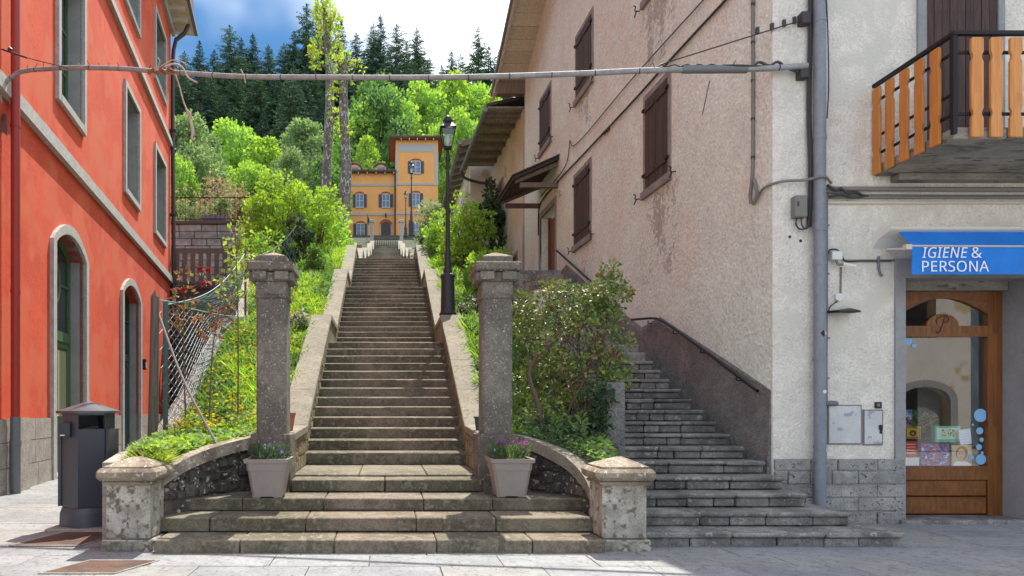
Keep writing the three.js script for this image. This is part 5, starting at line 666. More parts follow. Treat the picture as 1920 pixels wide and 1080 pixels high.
// ------------------------------------------------------------------ villa at the top of the stair
{
  const d = 86, K = d / 1300, X = (px) => (px - 724) * K, Y = (py) => 1.42 - (py - 768) * K, z = -d;
  const T = thing('villa', 'orange villa with square tower and red window arches at the top of the stairs', 'villa', [X(735), 22.0, z]);
  const bxp = (p0, p1, q0, q1, o0, o1) => box(X(p0), Y(q1), z + o1, X(p1), Y(q0), z + o0);
  part('wall', bxp(598, 742, 324, 470, -9, 0), M.villa, T); part('tower_wall', bxp(742.1, 821, 264, 470, -6, 0.35), M.villa, T);
  for (const [a, b] of [[345, 349], [400, 404]]) { part('string_course', bxp(598, 741.9, a, b, -0.05, 0.09), M.villatrim, T); part('string_course', bxp(742.2, 821.3, a, b, -0.05, 0.44), M.villatrim, T); }
  part('tower_frieze', bxp(745, 817, 273, 287, 0, 0.40), M.villatrim, T); part('tower_quoin', bxp(742.0, 746, 287.1, 345, 0, 0.39), M.villatrim, T); part('tower_quoin', bxp(815, 821.4, 287.1, 345, 0, 0.39), M.villatrim, T);
  part('rain_pipe', bar([X(741), Y(325), z + 0.42], [X(741), Y(460), z + 0.42], 0.1, 8), M.darkpipe, T);
  const rf = (p0, p1, q, oz, dep, h) => { const xa = X(p0), xb = X(p1), y = Y(q), m = (xa + xb) / 2; return hull([V(xa, y, z + oz), V(xb, y, z + oz), V(xa, y, z - dep), V(xb, y, z - dep), V(xa, y + 0.16, z + oz), V(xb, y + 0.16, z + oz), V(xa, y + 0.16, z - dep), V(xb, y + 0.16, z - dep), V(lerp(xa, m, 0.75), y + h, z + lerp(oz, -dep, 0.42)), V(lerp(xb, m, 0.75), y + h, z + lerp(oz, -dep, 0.42))]); };
  const r1 = part('roof', rf(588, 743, 324, 0.75, 9.8, 1.1), M.tile, T); part('roof', rf(730, 833, 264, 1.3, 7.3, 0.85), M.tile, T);
  part('tower_soffit', box(X(731.5), Y(264) - 0.06, z + 1.2, X(831.5), Y(264) - 0.004, z - 7.2), plain([0.28, 0.10, 0.05], 0.8), T); part('eave_soffit', box(X(590), Y(324) - 0.07, z + 0.68, X(741.8), Y(324) - 0.004, z - 0.05), plain([0.2, 0.08, 0.04], 0.8), T);
  for (let i = 0; i < 5; i++) part('tower_bracket', bxp(751 + i * 15, 752.6 + i * 15, 265.2, 268, 0.36, 1.1), M.cream, T); for (let i = 0; i < 6; i++) part('eave_bracket', bxp(655 + i * 16.5, 656.5 + i * 16.5, 325.3, 328, 0.0, 0.6), M.cream, T);
  for (const c of [665, 714]) { const dm = part('dormer', hull([V(X(c - 10), Y(324), z - 0.6), V(X(c + 10), Y(324), z - 0.6), V(X(c - 10), Y(324), z - 3), V(X(c + 10), Y(324), z - 3), V(X(c - 10), Y(309), z - 0.6), V(X(c + 10), Y(309), z - 0.6), V(X(c - 10), Y(309), z - 3), V(X(c + 10), Y(309), z - 3), V(X(c - 6), Y(305), z - 0.6), V(X(c + 6), Y(305), z - 0.6)]), M.villatrim, T); part('dormer_roof', tube([[X(c - 11), Y(309), z - 0.5], [X(c - 6), Y(304.5), z - 0.5], [X(c), Y(303), z - 0.5], [X(c + 6), Y(304.5), z - 0.5], [X(c + 11), Y(309), z - 0.5]], 0.14, 6), M.tile, dm); part('dormer_pane', bxp(c - 6.5, c + 6.5, 311, 321, -0.65, -0.56), M.pane, dm); part('dormer_gable', bxp(c - 6, c + 6, 306.5, 310.5, -0.65, -0.57), M.villa, dm); }
  const win = (c, q0, q1, hw, o, sh = true) => {
    const w = part('window', [bxp(c - hw, c - hw + 0.8, q0, q1, 0, o + 0.07), bxp(c + hw - 0.8, c + hw, q0, q1, 0, o + 0.07), bxp(c - hw + 0.8, c + hw - 0.8, q0, q0 + 0.8, 0, o + 0.07), bxp(c - hw + 0.8, c + hw - 0.8, q1 - 0.8, q1, 0, o + 0.07), bxp(c - 0.4, c + 0.4, q0 + 0.8, q1 - 0.8, 0, o + 0.06), bxp(c - hw + 0.8, c - 0.4, (q0 + q1) / 2 - 0.3, (q0 + q1) / 2 + 0.3, 0, o + 0.055), bxp(c + 0.4, c + hw - 0.8, (q0 + q1) / 2 - 0.3, (q0 + q1) / 2 + 0.3, 0, o + 0.055)], M.villaframe, T);
    part('pane', bxp(c - hw + 0.5, c + hw - 0.5, q0 + 0.5, q1 - 0.5, 0, o + 0.03), M.pane, w);
    const p = []; for (let k = 0; k <= 10; k++) { const t = k / 10 * Math.PI; p.push([X(c) - Math.cos(t) * (hw + 1.2) * K, Y(q0) + 0.02 + Math.sin(t) * 4.2 * K]); } for (let k = 10; k >= 0; k--) { const t = k / 10 * Math.PI; p.push([X(c) - Math.cos(t) * (hw) * K, Y(q0) + 0.02 + Math.sin(t) * 1.6 * K]); } part('red_arch', prism(p, o + 0.1, (u, v, q) => [u, v, z + q]), M.villared, w);
    part('sill', bxp(c - hw - 1, c + hw + 1, q1, q1 + 1.5, 0, o + 0.14), M.villatrim, w);
    if (sh) for (const s of [-1, 1]) part('shutter', bxp(c + s * (hw + 3.1) - 2.8, c + s * (hw + 3.1) + 2.8, q0 + 0.4, q1, o, o + 0.09), M.villashutter, w);
  };
  win(674.5, 364, 389, 7.3, 0); win(723.5, 364, 389, 7.3, 0); win(779.5, 304, 327, 8.8, 0.35); win(779.5, 364, 389, 7.3, 0.35); win(676, 419, 447, 7.3, 0); win(779.5, 419, 447, 7.5, 0.35); win(625, 364, 389, 7.3, 0);
  { const arc = (hw, sp, top) => { const p = [[X(723.5 - hw), Y(452)], [X(723.5 + hw), Y(452)], [X(723.5 + hw), Y(sp)]]; for (let k = 1; k < 10; k++) { const t = k / 10 * Math.PI; p.push([X(723.5 + Math.cos(t) * hw), Y(sp) + Math.sin(t) * (sp - top) * K]); } p.push([X(723.5 - hw), Y(sp)]); return p; };
    part('entrance_surround', prism(arc(11.5, 423, 413), 0.06, (u, v, q) => [u, v, z + q]), M.villatrim, T); const D = part('entrance_door', prism(arc(9, 424.5, 416.5), 0.10, (u, v, q) => [u, v, z + q]), M.doorred, T); const p = arc(12.5, 423, 411.5).slice(3, 12), q = arc(9.4, 424, 416).slice(3, 12).reverse(); part('red_arch', prism([...p, ...q], 0.14, (u, v, w) => [u, v, z + w]), M.villared, D); part('door_lamp', bxp(722.3, 724.7, 400.5, 408, 0, 0.3), M.iron, T); }
  // gate pillars, balustrade and flagpole before the villa
  for (const [px, label] of [[697, 'grey stone gate pillar left of the villa door'], [752.5, 'dark grey stone gate pillar right of the villa door']]) { const q = 76, k = q / 1300, x = (px - 724) * k, g = thing('gate_pillar', label, 'pillar', [x, 18.9, -q]); part('pillar_shaft', stone(x - 0.19, 18.9, -q + 0.2, x + 0.19, 21.9, -q - 0.2, 0.02), M.villatrim, g); part('pillar_cap', stone(x - 0.28, 21.9, -q + 0.28, x + 0.28, 22.2, -q - 0.28, 0.03), M.villatrim, g); }
  const bl = thing('balustrade', 'small dark stone balustrade closing the top of the stairs', 'balustrade', [0.2, 18.1, -71.3]); part('top_rail', box(-1.25, 18.93, -71.15, 1.3, 19.08, -71.45), M.columncap, bl); part('base_rail', box(-1.25, 18.0, -71.15, 1.3, 18.25, -71.45), M.columncap, bl); for (let i = 0; i < 11; i++) part('stone_baluster', new THREE.LatheGeometry([[0.05, 0], [0.085, 0.16], [0.085, 0.26], [0.045, 0.45], [0.06, 0.68]].map((p) => new THREE.Vector2(...p)), 8).translate(-1.12 + i * 0.228, 18.25, -71.3), M.column, bl);
  struct('upper_terrace', box(-12, 17.6, -71, 9, 18.02, -79), M.ground);
  const fp = thing('flagpole', 'slender pole with a drooping dark flag left of the villa door', 'flagpole', [-2.05, 18.0, -74]); part('pole', bar([-2.05, 18.0, -74], [-2.0, 22.3, -74], 0.035, 6), M.conduit, fp); part('flag', hull([V(-2.0, 22.25, -74), V(-2.0, 21.3, -74), V(-1.78, 21.7, -73.95), V(-1.9, 21.1, -74.04)]), M.black, fp);
  const pt = thing('flower_pot', 'small terracotta pot on the far end of the left stair parapet', 'pot', [-2.9, 8.6, -40]); { const x = -1.40, q = 36.3, y = cop(36.3); pt.position.set(x, y, -q); bases.set(pt, pt.position.clone()); part('pot_body', new THREE.CylinderGeometry(0.15, 0.11, 0.26, 12).translate(x, y + 0.13, -q), M.terracotta, pt); }
}
// ------------------------------------------------------------------ street lamps along the parapet
function lamp(label, x, y, z) {
  const L = thing('street_lamp', label, 'street lamp', [x, y, z]), at = (g) => g.translate(x, y, z), n = 8;
  const pts = (a) => a.map((p) => new THREE.Vector2(p[0], p[1]));
  part('pedestal', [at(new THREE.LatheGeometry(pts([[0, 0], [0.20, 0], [0.20, 0.04], [0.175, 0.07], [0.165, 0.12], [0.15, 0.80], [0.175, 0.85], [0.165, 0.90], [0.09, 0.93]]), n).rotateY(Math.PI / 8))], M.lamp, L);
  part('pole', [at(new THREE.LatheGeometry(pts([[0.095, 0.92], [0.10, 1.0], [0.075, 1.06], [0.085, 1.14], [0.06, 1.22], [0.07, 1.34], [0.052, 1.42], [0.046, 2.3], [0.055, 2.34], [0.042, 2.38], [0.036, 3.35], [0.055, 3.40], [0.06, 3.46], [0.04, 3.50], [0.03, 3.62], [0.045, 3.66], [0, 3.67]]), 12))], M.lamp, L);
  const lan = part('lantern_frame', [at(new THREE.CylinderGeometry(0.215, 0.235, 0.05, 4).rotateY(Math.PI / 4).translate(0, 4.09, 0)), at(new THREE.CylinderGeometry(0.12, 0.11, 0.04, 4).rotateY(Math.PI / 4).translate(0, 3.69, 0)), ...[0, 1, 2, 3].map((k) => { const t = k * Math.PI / 2 + Math.PI / 4; return bar([x + 0.115 * Math.cos(t), y + 3.70, z + 0.115 * Math.sin(t)], [x + 0.215 * Math.cos(t), y + 4.08, z + 0.215 * Math.sin(t)], 0.012, 5); })], M.lamp, L);
  part('lantern_roof', [at(new THREE.CylinderGeometry(0.10, 0.25, 0.14, 4).rotateY(Math.PI / 4).translate(0, 4.185, 0)), at(new THREE.LatheGeometry(pts([[0.10, 4.25], [0.115, 4.29], [0.08, 4.33], [0.085, 4.36], [0.03, 4.40], [0, 4.43]]), 10))], M.lamp, L);
  for (let k = 0; k < 4; k++) { const t = k * Math.PI / 2, c = Math.cos(t), s = Math.sin(t), q = []; for (const [r, w, h] of [[0.078, 0.075, 3.71], [0.148, 0.145, 4.065]]) for (const e of [-1, 1]) for (const o of [0, 0.003]) q.push(V(x + c * (r + o) - s * w * e, y + h, z + s * (r + o) + c * w * e)); part('glass', hull(q), M.lampglass, L); }
  part('bulb', at(new THREE.LatheGeometry(pts([[0, 3.71], [0.02, 3.71], [0.025, 3.78], [0.05, 3.85], [0.045, 3.92], [0, 3.97]]), 10)), M.white, L);
  return L;
}
lamp('black lantern street lamp nearest the viewer, on the right stair parapet', 1.36, 3.50, -15.3);
lamp('dark lantern street lamp halfway up the stairs, second from the viewer', 1.50, 11.75, -41.2);
lamp('dark lantern street lamp before the villa, smallest of the three', 1.86, 17.85, -66);
// ------------------------------------------------------------------ litter bin
{
  const x = -3.58, z = -8.35, B = thing('litter_bin', 'tall hexagonal dark grey litter bin with pointed roof beside the left pier', 'litter bin', [x, 0.04, z]);
  const hx = (r, y0, y1, r1 = r) => new THREE.CylinderGeometry(r1, r, y1 - y0, 6).translate(x, (y0 + y1) / 2, z);     // a corner towards the viewer
  const V6 = (k, r, y) => { const t = k * Math.PI / 3 + Math.PI / 6; return V(x + r * Math.sin(t - Math.PI / 6), y, z + r * Math.cos(t - Math.PI / 6)); };
  const face = (k, ra, rb, y0, y1) => hull([V6(k, ra, y0), V6(k + 1, ra, y0), V6(k, rb, y0), V6(k + 1, rb, y0), V6(k, ra, y1), V6(k + 1, ra, y1), V6(k, rb, y1), V6(k + 1, rb, y1)]);
  part('foot_stone', stone(x - 0.42, -0.02, z + 0.40, x + 0.42, 0.045, z - 0.3, 0.015, 0.006), M.plinth, B);
  part('base', [hx(0.37, 0.045, 0.20, 0.36), hx(0.36, 0.20, 0.265, 0.335)], M.bin, B);
  part('inner_shell', hx(0.285, 0.26, 1.20), M.black, B);
  part('post_panel', face(5, 0.335, 0.30, 0.27, 1.375), M.bin, B); part('post_panel', face(2, 0.335, 0.30, 0.27, 1.375), M.bin, B);
  part('door_panel', face(0, 0.328, 0.30, 0.27, 1.19), M.binpanel, B); part('back_panel', face(3, 0.328, 0.30, 0.27, 1.375), M.binpanel, B); for (const k of [1, 4]) part('inner_side', face(k, 0.33, 0.30, 0.27, 1.375), M.binpanel, B);
  for (const k of [1, 4]) part('side_panel', face(k, 0.385, 0.345, 0.28, 1.19), M.bin, B);
  for (const k of [0]) part('roof_bracket', face(k, 0.327, 0.31, 1.355, 1.376), M.bin, B);
  part('roof', [hx(0.41, 1.376, 1.405), hx(0.405, 1.405, 1.525, 0.004)], M.bin, B);
  const c = V6(5, 0.335, 0).lerp(V6(6, 0.335, 0), 0.36); const a = part('ash_box', [stone(c.x - 0.085, 1.10, c.z + 0.11, c.x + 0.075, 1.27, c.z - 0.02, 0.01)], M.binpanel, B); part('ash_label', box(c.x - 0.05, 1.115, c.z + 0.1125, c.x + 0.01, 1.128, c.z + 0.11), M.white, a);
  const L = new Leaves(91); const rim = V6(0, 0.25, 0).lerp(V6(1, 0.25, 0), 0.5); part('rubbish_bag', [hull(Array.from({ length: 26 }, () => V(rim.x + rr(-0.14, 0.12, L.f), rr(1.17, 1.235, L.f), rim.z + rr(-0.06, 0.03, L.f))))], M.black, B);
  B.scale.set(0.88, 1, 0.88);
}
// rusty plates let into the paving
for (const [x0, x1, z0, z1, label] of [[-3.92, -3.14, -7.20, -8.0, 'rusty brown plate in the paving, close before the litter bin'], [-3.0, -2.30, -5.98, -6.5, 'rusty brown plate in the paving at the lower left, before the pier']]) { const t = thing('cover_plate', label, 'cover plate', [(x0 + x1) / 2, 0, z0]); const sk = 0.22; part('plate', prism([[x0, -z0], [x1 - 0.05, -z0], [x1 + sk - 0.05, -z1], [x0 + sk, -z1]], 0.008, (a, b, c) => [a, 0.001 + c, -b], [], 0), M.corten, t); for (const [a, b] of [[[x0, z0], [x1 - 0.05, z0]], [[x0 + sk, z1], [x1 + sk - 0.05, z1]], [[x0, z0], [x0 + sk, z1]], [[x1 - 0.05, z0], [x1 + sk - 0.05, z1]]]) part('steel_edge', bar([a[0], 0.006, a[1]], [b[0], 0.006, b[1]], 0.009, 4), M.plinth, t); }
// ------------------------------------------------------------------ planters
function planter(label, x, z, y, cols, bloom, seed) {
  const P = thing('planter', label, 'planter', [x, y, z]);
  const fr = (h0, a, h1, b, k = 0.02) => hull([[h0, a], [h1, b]].flatMap(([h, r]) => [[-r + k, r], [r - k, r], [r, r - k], [r, -r + k], [r - k, -r], [-r + k, -r], [-r, -r + k], [-r, r - k]].map(([u, v]) => V(x + u, y + h, z + v))));
  part('pot_body', [fr(0.015, 0.168, 0.31, 0.212, 0.03)], M.pot, P); part('pot_body', [fr(0.31, 0.220, 0.40, 0.228, 0.03)], M.pot, P);
  const rim = []; for (let k = 0; k < 4; k++) { const g = hull([[0.395, 0.242], [0.44, 0.25], [0.40, 0.215], [0.44, 0.215]].flatMap(([h, r]) => [V(-r, h, r), V(r, h, r)])).rotateY(k * Math.PI / 2).translate(x, y, z); rim.push(g); } part('pot_rim', rim, M.pot, P);
  for (const [u, v] of [[-1, 1], [1, 1], [-1, -1], [1, -1]]) part('pot_foot', stone(x + u * 0.165, y, z + v * 0.165, x + u * 0.07, y + 0.02, z + v * 0.07, 0.006), M.pot, P);
  part('soil', box(x - 0.21, y + 0.40, z - 0.21, x + 0.21, y + 0.42, z + 0.21), M.soil, P);
  const L = new Leaves(seed), f = L.f; for (let i = 0; i < 750; i++) { const a = f() * 6.28, r = 0.21 * Math.sqrt(f()), h = f() * 0.15; L.leaf(x + Math.cos(a) * r * 1.1, y + 0.42 + h, z + Math.sin(a) * r, V(Math.cos(a) * 0.5 + (f() - 0.5), 0.9, Math.sin(a) * 0.5 + f() - 0.5).normalize(), rr(0.04, 0.10, f), 0.014, mul(cols[Math.floor(f() * cols.length)], rr(0.7, 1.3, f))); } raw('foliage', L.build(), M.leaf, P);
  const B = new Leaves(seed + 1), g = B.f; for (const [u, v, w, n, pal] of bloom) for (let i = 0; i < n; i++) { const cx = x + u + rr(-0.07, 0.07, g) * w, cy = y + v + rr(-0.05, 0.06, g), cz = z + rr(-0.16, 0.18, g), col = pal[Math.floor(g() * pal.length)]; for (let k = 0; k < 6; k++) { const t = k / 6 * 6.28; B.leaf(cx, cy, cz, V(Math.cos(t), Math.sin(t) * 0.9, 0.5).normalize(), 0.019, 0.016, mul(col, rr(0.8, 1.15, g))); } } raw('blossoms', B.build(), M.petal, P);
}
const purple = [[0.34, 0.06, 0.40], [0.45, 0.10, 0.46], [0.24, 0.05, 0.36], [0.5, 0.04, 0.3]], small = [[0.30, 0.28, 0.48], [0.6, 0.58, 0.66], [0.16, 0.10, 0.34]];
planter('square taupe planter with purple and white blossoms before the left column', -1.345, -7.98, 0.424, [[0.06, 0.12, 0.03], [0.03, 0.10, 0.06], [0.10, 0.16, 0.04]], [[-0.2, 0.53, 0.5, 6, purple], [0.02, 0.56, 1.2, 16, small], [0.13, 0.58, 0.4, 6, purple], [0.15, 0.50, 0.9, 10, small]], 501);
planter('square taupe planter full of magenta blossoms before the right column', 1.425, -8.02, 0.424, [[0.10, 0.20, 0.03], [0.06, 0.14, 0.03], [0.14, 0.22, 0.04]], [[0.12, 0.57, 1.2, 46, purple], [-0.09, 0.59, 1.0, 18, purple], [-0.16, 0.50, 0.5, 6, small]], 511);
{ const y = cop(9.3), p = thing('flower_pot', 'terracotta pot on the parapet behind the left gate column', 'pot', [-1.37, y, -9.3]); part('pot_body', [new THREE.CylinderGeometry(0.115, 0.085, 0.2, 16).translate(-1.335, y + 0.10, -9.3), new THREE.CylinderGeometry(0.125, 0.125, 0.035, 16).translate(-1.335, y + 0.215, -9.3)], M.terracotta, p);
  const q = thing('flower_pot', 'dark green pot on the parapet behind the right gate column', 'pot', [1.30, y, -9.35]); part('pot_body', [new THREE.CylinderGeometry(0.10, 0.08, 0.16, 14).translate(1.29, y + 0.08, -9.35), new THREE.CylinderGeometry(0.11, 0.11, 0.02, 14).translate(1.29, y + 0.17, -9.35)], M.greendark, q); }
// ------------------------------------------------------------------ wire fence and the alley end
{
  const fx = leftEdge, ky = (d) => gardenY(fx(d), d) + 0.1;
  const P = thing('fence_post', 'rough weathered wooden fence post standing left of the yellow flowers', 'post', [-3.02, 0.8, -9.0]); part('post', limb([[-3.05, 0.4, -9.0], [-3.02, 1.6, -9.0], [-3.0, 2.88, -9.0]], [0.07, 0.065, 0.055], 7), M.post, P); part('post_tip', hull([V(-3.05, 2.86, -8.95), V(-2.96, 2.86, -8.96), V(-3.04, 2.86, -9.05), V(-2.97, 2.86, -9.05), V(-3.0, 2.98, -9.0)]), M.post, P);
  const P2 = thing('fence_post', 'blue green iron fence post close behind the wooden one', 'post', [-2.98, 0.9, -9.4]); part('post', bar([-2.99, 0.7, -9.4], [-2.99, 2.88, -9.4], 0.035, 8), M.greenpost, P2);
  for (const [d, label] of [[12.2, 'thin dark fence stake halfway along the alley kerb'], [17, 'thin dark fence stake at the far end of the alley kerb']]) { const s = thing('fence_post', label, 'post', [fx(d), ky(d), -d]); part('post', bar([fx(d), ky(d) - 0.3, -d], [fx(d), ky(d) + (d > 15 ? 1.75 : 0.45), -d], 0.03, 6), M.post, s); }
  const pole = thing('leaning_pole', 'thin grey pole leaning from the fence post down to the retaining wall', 'pole', [-2.0, 1.0, -8.3]); part('pole', tube([[-2.97, 2.66, -9.05], [-2.5, 1.75, -8.6], [-2.02, 1.0, -8.28]], 0.016, 7), M.conduit, pole);
  // sagging net between the kerb and its torn upper edge
  const N = thing('wire_net', 'torn sagging chain link net stretched along the alley kerb', 'wire fence', [-3.05, 1.2, -9.1]);
  const upA = (t) => V(lerp(-2.99, -3.44, t), lerp(2.86, ky(17) + 0.12, t) - 0.06 * Math.sin(t * 3.14) , -lerp(9.05, 17, t)), lowA = (t) => V(lerp(-3.0, -3.44, t), ky(lerp(9.1, 17, t)) + 0.03, -lerp(9.05, 17, t));
  const f = rng(88), net = (U, Lw, n, r, m, name, par, sag) => { const g = []; for (let i = -n; i < n; i++) for (const s of [1, -1]) { const pts = []; for (let k = 0; k <= 8; k++) { const v = k / 8, u = (i + (s > 0 ? v : 1 - v) * n * 0.62) / n; if (u < 0 || u > 1) continue; const p = U(u).lerp(Lw(u), v); p.x += sag * Math.sin(v * 3.1) * (0.5 + 0.5 * Math.sin(u * 9)) + rr(-0.006, 0.006, f); p.y += rr(-0.006, 0.006, f); pts.push(p); } if (pts.length > 1) g.push(tube(pts, r, 3, pts.length - 1)); } return part(name, g, m, par); };
  net(upA, lowA, 24, 0.005, M.mesh, 'wire_mesh', N, 0.035); part('edge_wire', [tube(Array.from({ length: 14 }, (_, i) => upA(i / 13)), 0.009, 5, 40), tube(Array.from({ length: 14 }, (_, i) => lowA(i / 13)), 0.008, 5, 40)], M.mesh, N);
  const N2 = thing('wire_net', 'finer green wire net rising behind the torn one to the column top', 'wire fence', [-3.1, 2.8, -9.4]);
  const upB = (t) => V(lerp(-2.99, -3.47, t), lerp(2.84, ky(17) + 1.72, t) - 0.3 * Math.sin(t * 3.14), -lerp(9.4, 17.1, t)), lowB = (t) => upA(t).add(V(-0.02, 0.02, -0.02)); net(upB, lowB, 26, 0.004, M.greenmesh, 'wire_mesh', N2, 0.02); part('edge_wire', tube(Array.from({ length: 14 }, (_, i) => upB(i / 13)), 0.010, 5, 40), M.mesh, N2);
  const N3 = thing('wire_net', 'dark green wire net end curling up right of the left column', 'wire fence', [-2.6, 5, -18]); const upC = (t) => V(lerp(-3.47, -2.35, t), lerp(ky(17) + 1.65, 6.25, t * t), -lerp(17.1, 18.2, t)), lowC = (t) => V(lerp(-3.47, -2.35, t), 4.0, -lerp(17.1, 18.2, t)); net(upC, lowC, 12, 0.006, M.greenmesh, 'wire_mesh', N3, 0); part('edge_wire', tube([0, 0.25, 0.5, 0.75, 1].map(upC), 0.012, 5), M.mesh, N3);
  // walls that close the alley
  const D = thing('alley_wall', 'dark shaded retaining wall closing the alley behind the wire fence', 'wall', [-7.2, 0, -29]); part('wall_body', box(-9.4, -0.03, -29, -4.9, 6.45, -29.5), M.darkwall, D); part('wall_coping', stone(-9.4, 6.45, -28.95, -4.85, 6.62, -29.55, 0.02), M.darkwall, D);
  const sg = part('alley_sign', box(-9.0 + 0.05, 2.45, -28.985, -8.3, 3.15, -28.999), M.greybox, D); part('sign_mark', [new THREE.TorusGeometry(0.24, 0.05, 6, 20).translate(-8.62, 2.82, -28.98), bar([-8.78, 2.66, -28.975], [-8.46, 2.98, -28.975], 0.04, 5)], plain([0.45, 0.10, 0.14], 0.7), sg);
  const rl = thing('board_railing', 'grey brown board railing on top of the dark alley wall', 'railing', [-7.2, 6.62, -29.2]); part('top_rail', box(-9.3, 8.05, -29.14, -4.95, 8.20, -29.28), M.railboard, rl); part('bottom_rail', box(-9.3, 6.66, -29.16, -4.95, 6.78, -29.26), M.railboard, rl); for (let i = 0; i < 13; i++) part('railing_board', stone(-9.22 + i * 0.335, 6.70, -29.10, -9.02 + i * 0.335, 8.05, -29.138, 0.01), M.railboard, rl);
  struct('terrace', box(-16, 6.2, -29.5, -5.2, 6.5, -33.4), M.ground);
  const S = thing('terrace_wall', 'grey coursed stone wall behind the board railing', 'wall', [-8, 6.5, -33.2]); part('wall_core', box(-16, 6.4, -33.25, -4.4, 10.3, -33.8), M.darkwall, S); const fr = rng(601); for (let r = 0; r < 11; r++) { let x = -11 + (r % 2) * 0.3; const y0 = 6.5 + r * 0.345; while (x < -4.5) { const w = rr(0.6, 1.25, fr); part('wall_stone', stone(x + 0.01, y0 + 0.008, -33.16 - rr(0, 0.04, fr), x + w - 0.01, y0 + 0.335, -33.3, 0.02, 0.01, fr), M.terrace[Math.floor(fr() * 2)], S); x += w; } } part('wall_coping', box(-16, 10.3, -33.08, -4.35, 10.42, -33.85), M.darkwall, S);
  struct('upper_terrace', box(-24, 9.8, -33.8, -4.4, 10.35, -46), M.earth);
  const ir = thing('iron_railing', 'thin black iron railing on the stone wall among the terrace plants', 'railing', [-8, 10.42, -33.4]); part('rail_bar', [box(-11, 11.62, -33.42, -5.2, 11.66, -33.46), box(-11, 10.6, -33.42, -5.2, 10.63, -33.46)], M.iron, ir); for (let i = 0; i < 24; i++) part('upright', box(-10.9 + i * 0.24, 10.42, -33.43, -10.886 + i * 0.24, 11.62, -33.445), M.iron, ir);
  for (const [x, w, label] of [[-8.9, 1.15, 'grey slatted planter box standing left on the terrace wall'], [-6.7, 0.9, 'grey slatted planter box standing right on the terrace wall, half hidden by the maple']]) { const t = thing('terrace_planter', label, 'planter', [x, 10.42, -33.7]); for (let i = 0; i < 5; i++) part('planter_slat', stone(x + i * w / 5, 10.43, -33.5, x + (i + 1) * w / 5 - 0.01, 10.84, -33.55, 0.008), plain([0.16, 0.19, 0.23], 0.7), t); part('planter_core', box(x, 10.43, -33.56, x + w, 10.82, -34), M.darkwall, t); }
}
// ------------------------------------------------------------------ across the street: the house the shop glass mirrors
{
  const O = thing('opposite_house', 'cream house with a grey arched doorway, mirrored in the shop door glass', 'house', [16, 0, 6]);
  const arc = (c, hw, sp, h) => { const p = [[c - hw, 0], [c + hw, 0], [c + hw, sp]]; for (let k = 1; k < 10; k++) { const t = k / 10 * Math.PI; p.push([c + Math.cos(t) * hw, sp + Math.sin(t) * h]); } p.push([c - hw, sp]); return p; };
  part('wall', prism([[12.5, 0], [20.2, 0], [20.2, 9], [12.5, 9]], 0.4, (a, b, c) => [a, b, 6 + c], [arc(18.6, 0.85, 1.75, 0.45), [[17.3, 3.9], [19.0, 3.9], [19.0, 6], [17.3, 6]]]), M.palewall, O);
  for (const c of [18.6]) { const o = arc(c, 1.12, 1.75, 0.7), i = arc(c, 0.86, 1.75, 0.46); part('arch_surround', prism([o[0], i[0], ...i.slice(2).reverse(), i[1], o[1], ...o.slice(2)], 0.06, (a, b, q) => [a, b, 5.95 + q]), M.frame, O); part('door_leaf', box(c, 0, 6.3, c + 0.85, 2.3, 6.36), M.frame, O); }
  part('back_wall', box(12.5, 0, 10, 20.2, 9, 10.3), M.darkwall, O); part('roof', hull([V(12, 9, 5.3), V(20.8, 9, 5.3), V(12, 9.2, 5.3), V(20.8, 9.2, 5.3), V(12, 11.5, 10.5), V(20.8, 11.5, 10.5)]), M.roofing, O); part('side_wall', box(20.0, 0, 6.401, 20.2, 9, 9.99), M.palewall, O); part('side_wall', box(12.5, 0, 6.401, 12.7, 9, 9.99), M.palewall, O); part('floor', box(12.5, -0.02, 6.4, 20, 0.01, 10), M.ground, O);
  const Q = thing('corner_house', 'blue grey house beyond the cream one, mirrored at the right of the shop glass', 'house', [24, 0, 8]); part('wall', box(20.6, 0, 8, 30, 9, 14), surf({ c: [0.17, 0.22, 0.27], tile: 3 }), Q); part('roof', hull([V(20.2, 9, 7.4), V(30.5, 9, 7.4), V(20.2, 9.2, 7.4), V(30.5, 9.2, 7.4), V(20.2, 11, 13), V(30.5, 11, 13)]), M.roofing, Q);
}
// ------------------------------------------------------------------ plants in the garden beside the stair
function shrub(name, label, cat, x, y, z, r, h, n, size, cols, seed, mat = M.leaf, group, nCl) {
  const t = thing(name, label, cat, [x, y, z], group), L = new Leaves(seed), f = L.f, k = nCl ?? Math.max(5, Math.round(n / 90)), st = [];
  for (let i = 0; i < k; i++) { const a = f() * 6.283, e = Math.sqrt(f()), q = r * 0.78 * e, hy = h * lerp(0.08, 0.98 - 0.35 * e * e, f() ** 0.8), cx = x + Math.cos(a) * q, cz = z + Math.sin(a) * q; L.clump(cx, y + hy, cz, Math.min(r, h) * rr(0.22, 0.42, f), Math.round(n / k), size, cols, 0.85, 0.2); if (i % 3 === 0) st.push(limb([[x + rr(-0.1, 0.1, f) * r, y - 0.1, z], [lerp(x, cx, 0.4), y + hy * 0.5, lerp(z, cz, 0.4)], [cx, y + hy, cz]], [r * 0.045 + 0.008, r * 0.03 + 0.006, 0.006], 5)); }
  raw('foliage', L.build(), mat, t); part('stems', st, M.twig, t); return t;
}
const gy = (x, d) => (d < 36 ? gardenY(x, d) : land(d));
shrub('maple_shrub', 'bright yellow green maple shrub left of the gate column, leftmost of the thicket', 'shrub', -4.75, gy(-4.75, 26) - 0.4, -26, 1.0, 3.1, 2900, 0.135, C.lime, 701, M.leaf, null, 30);
shrub('maple_shrub', 'tallest yellow green maple shrub, behind the left gate column capital', 'shrub', -3.95, gy(-3.95, 26.5) - 0.2, -26.5, 1.25, 3.9, 3500, 0.135, C.lime, 715, M.leaf, null, 34);
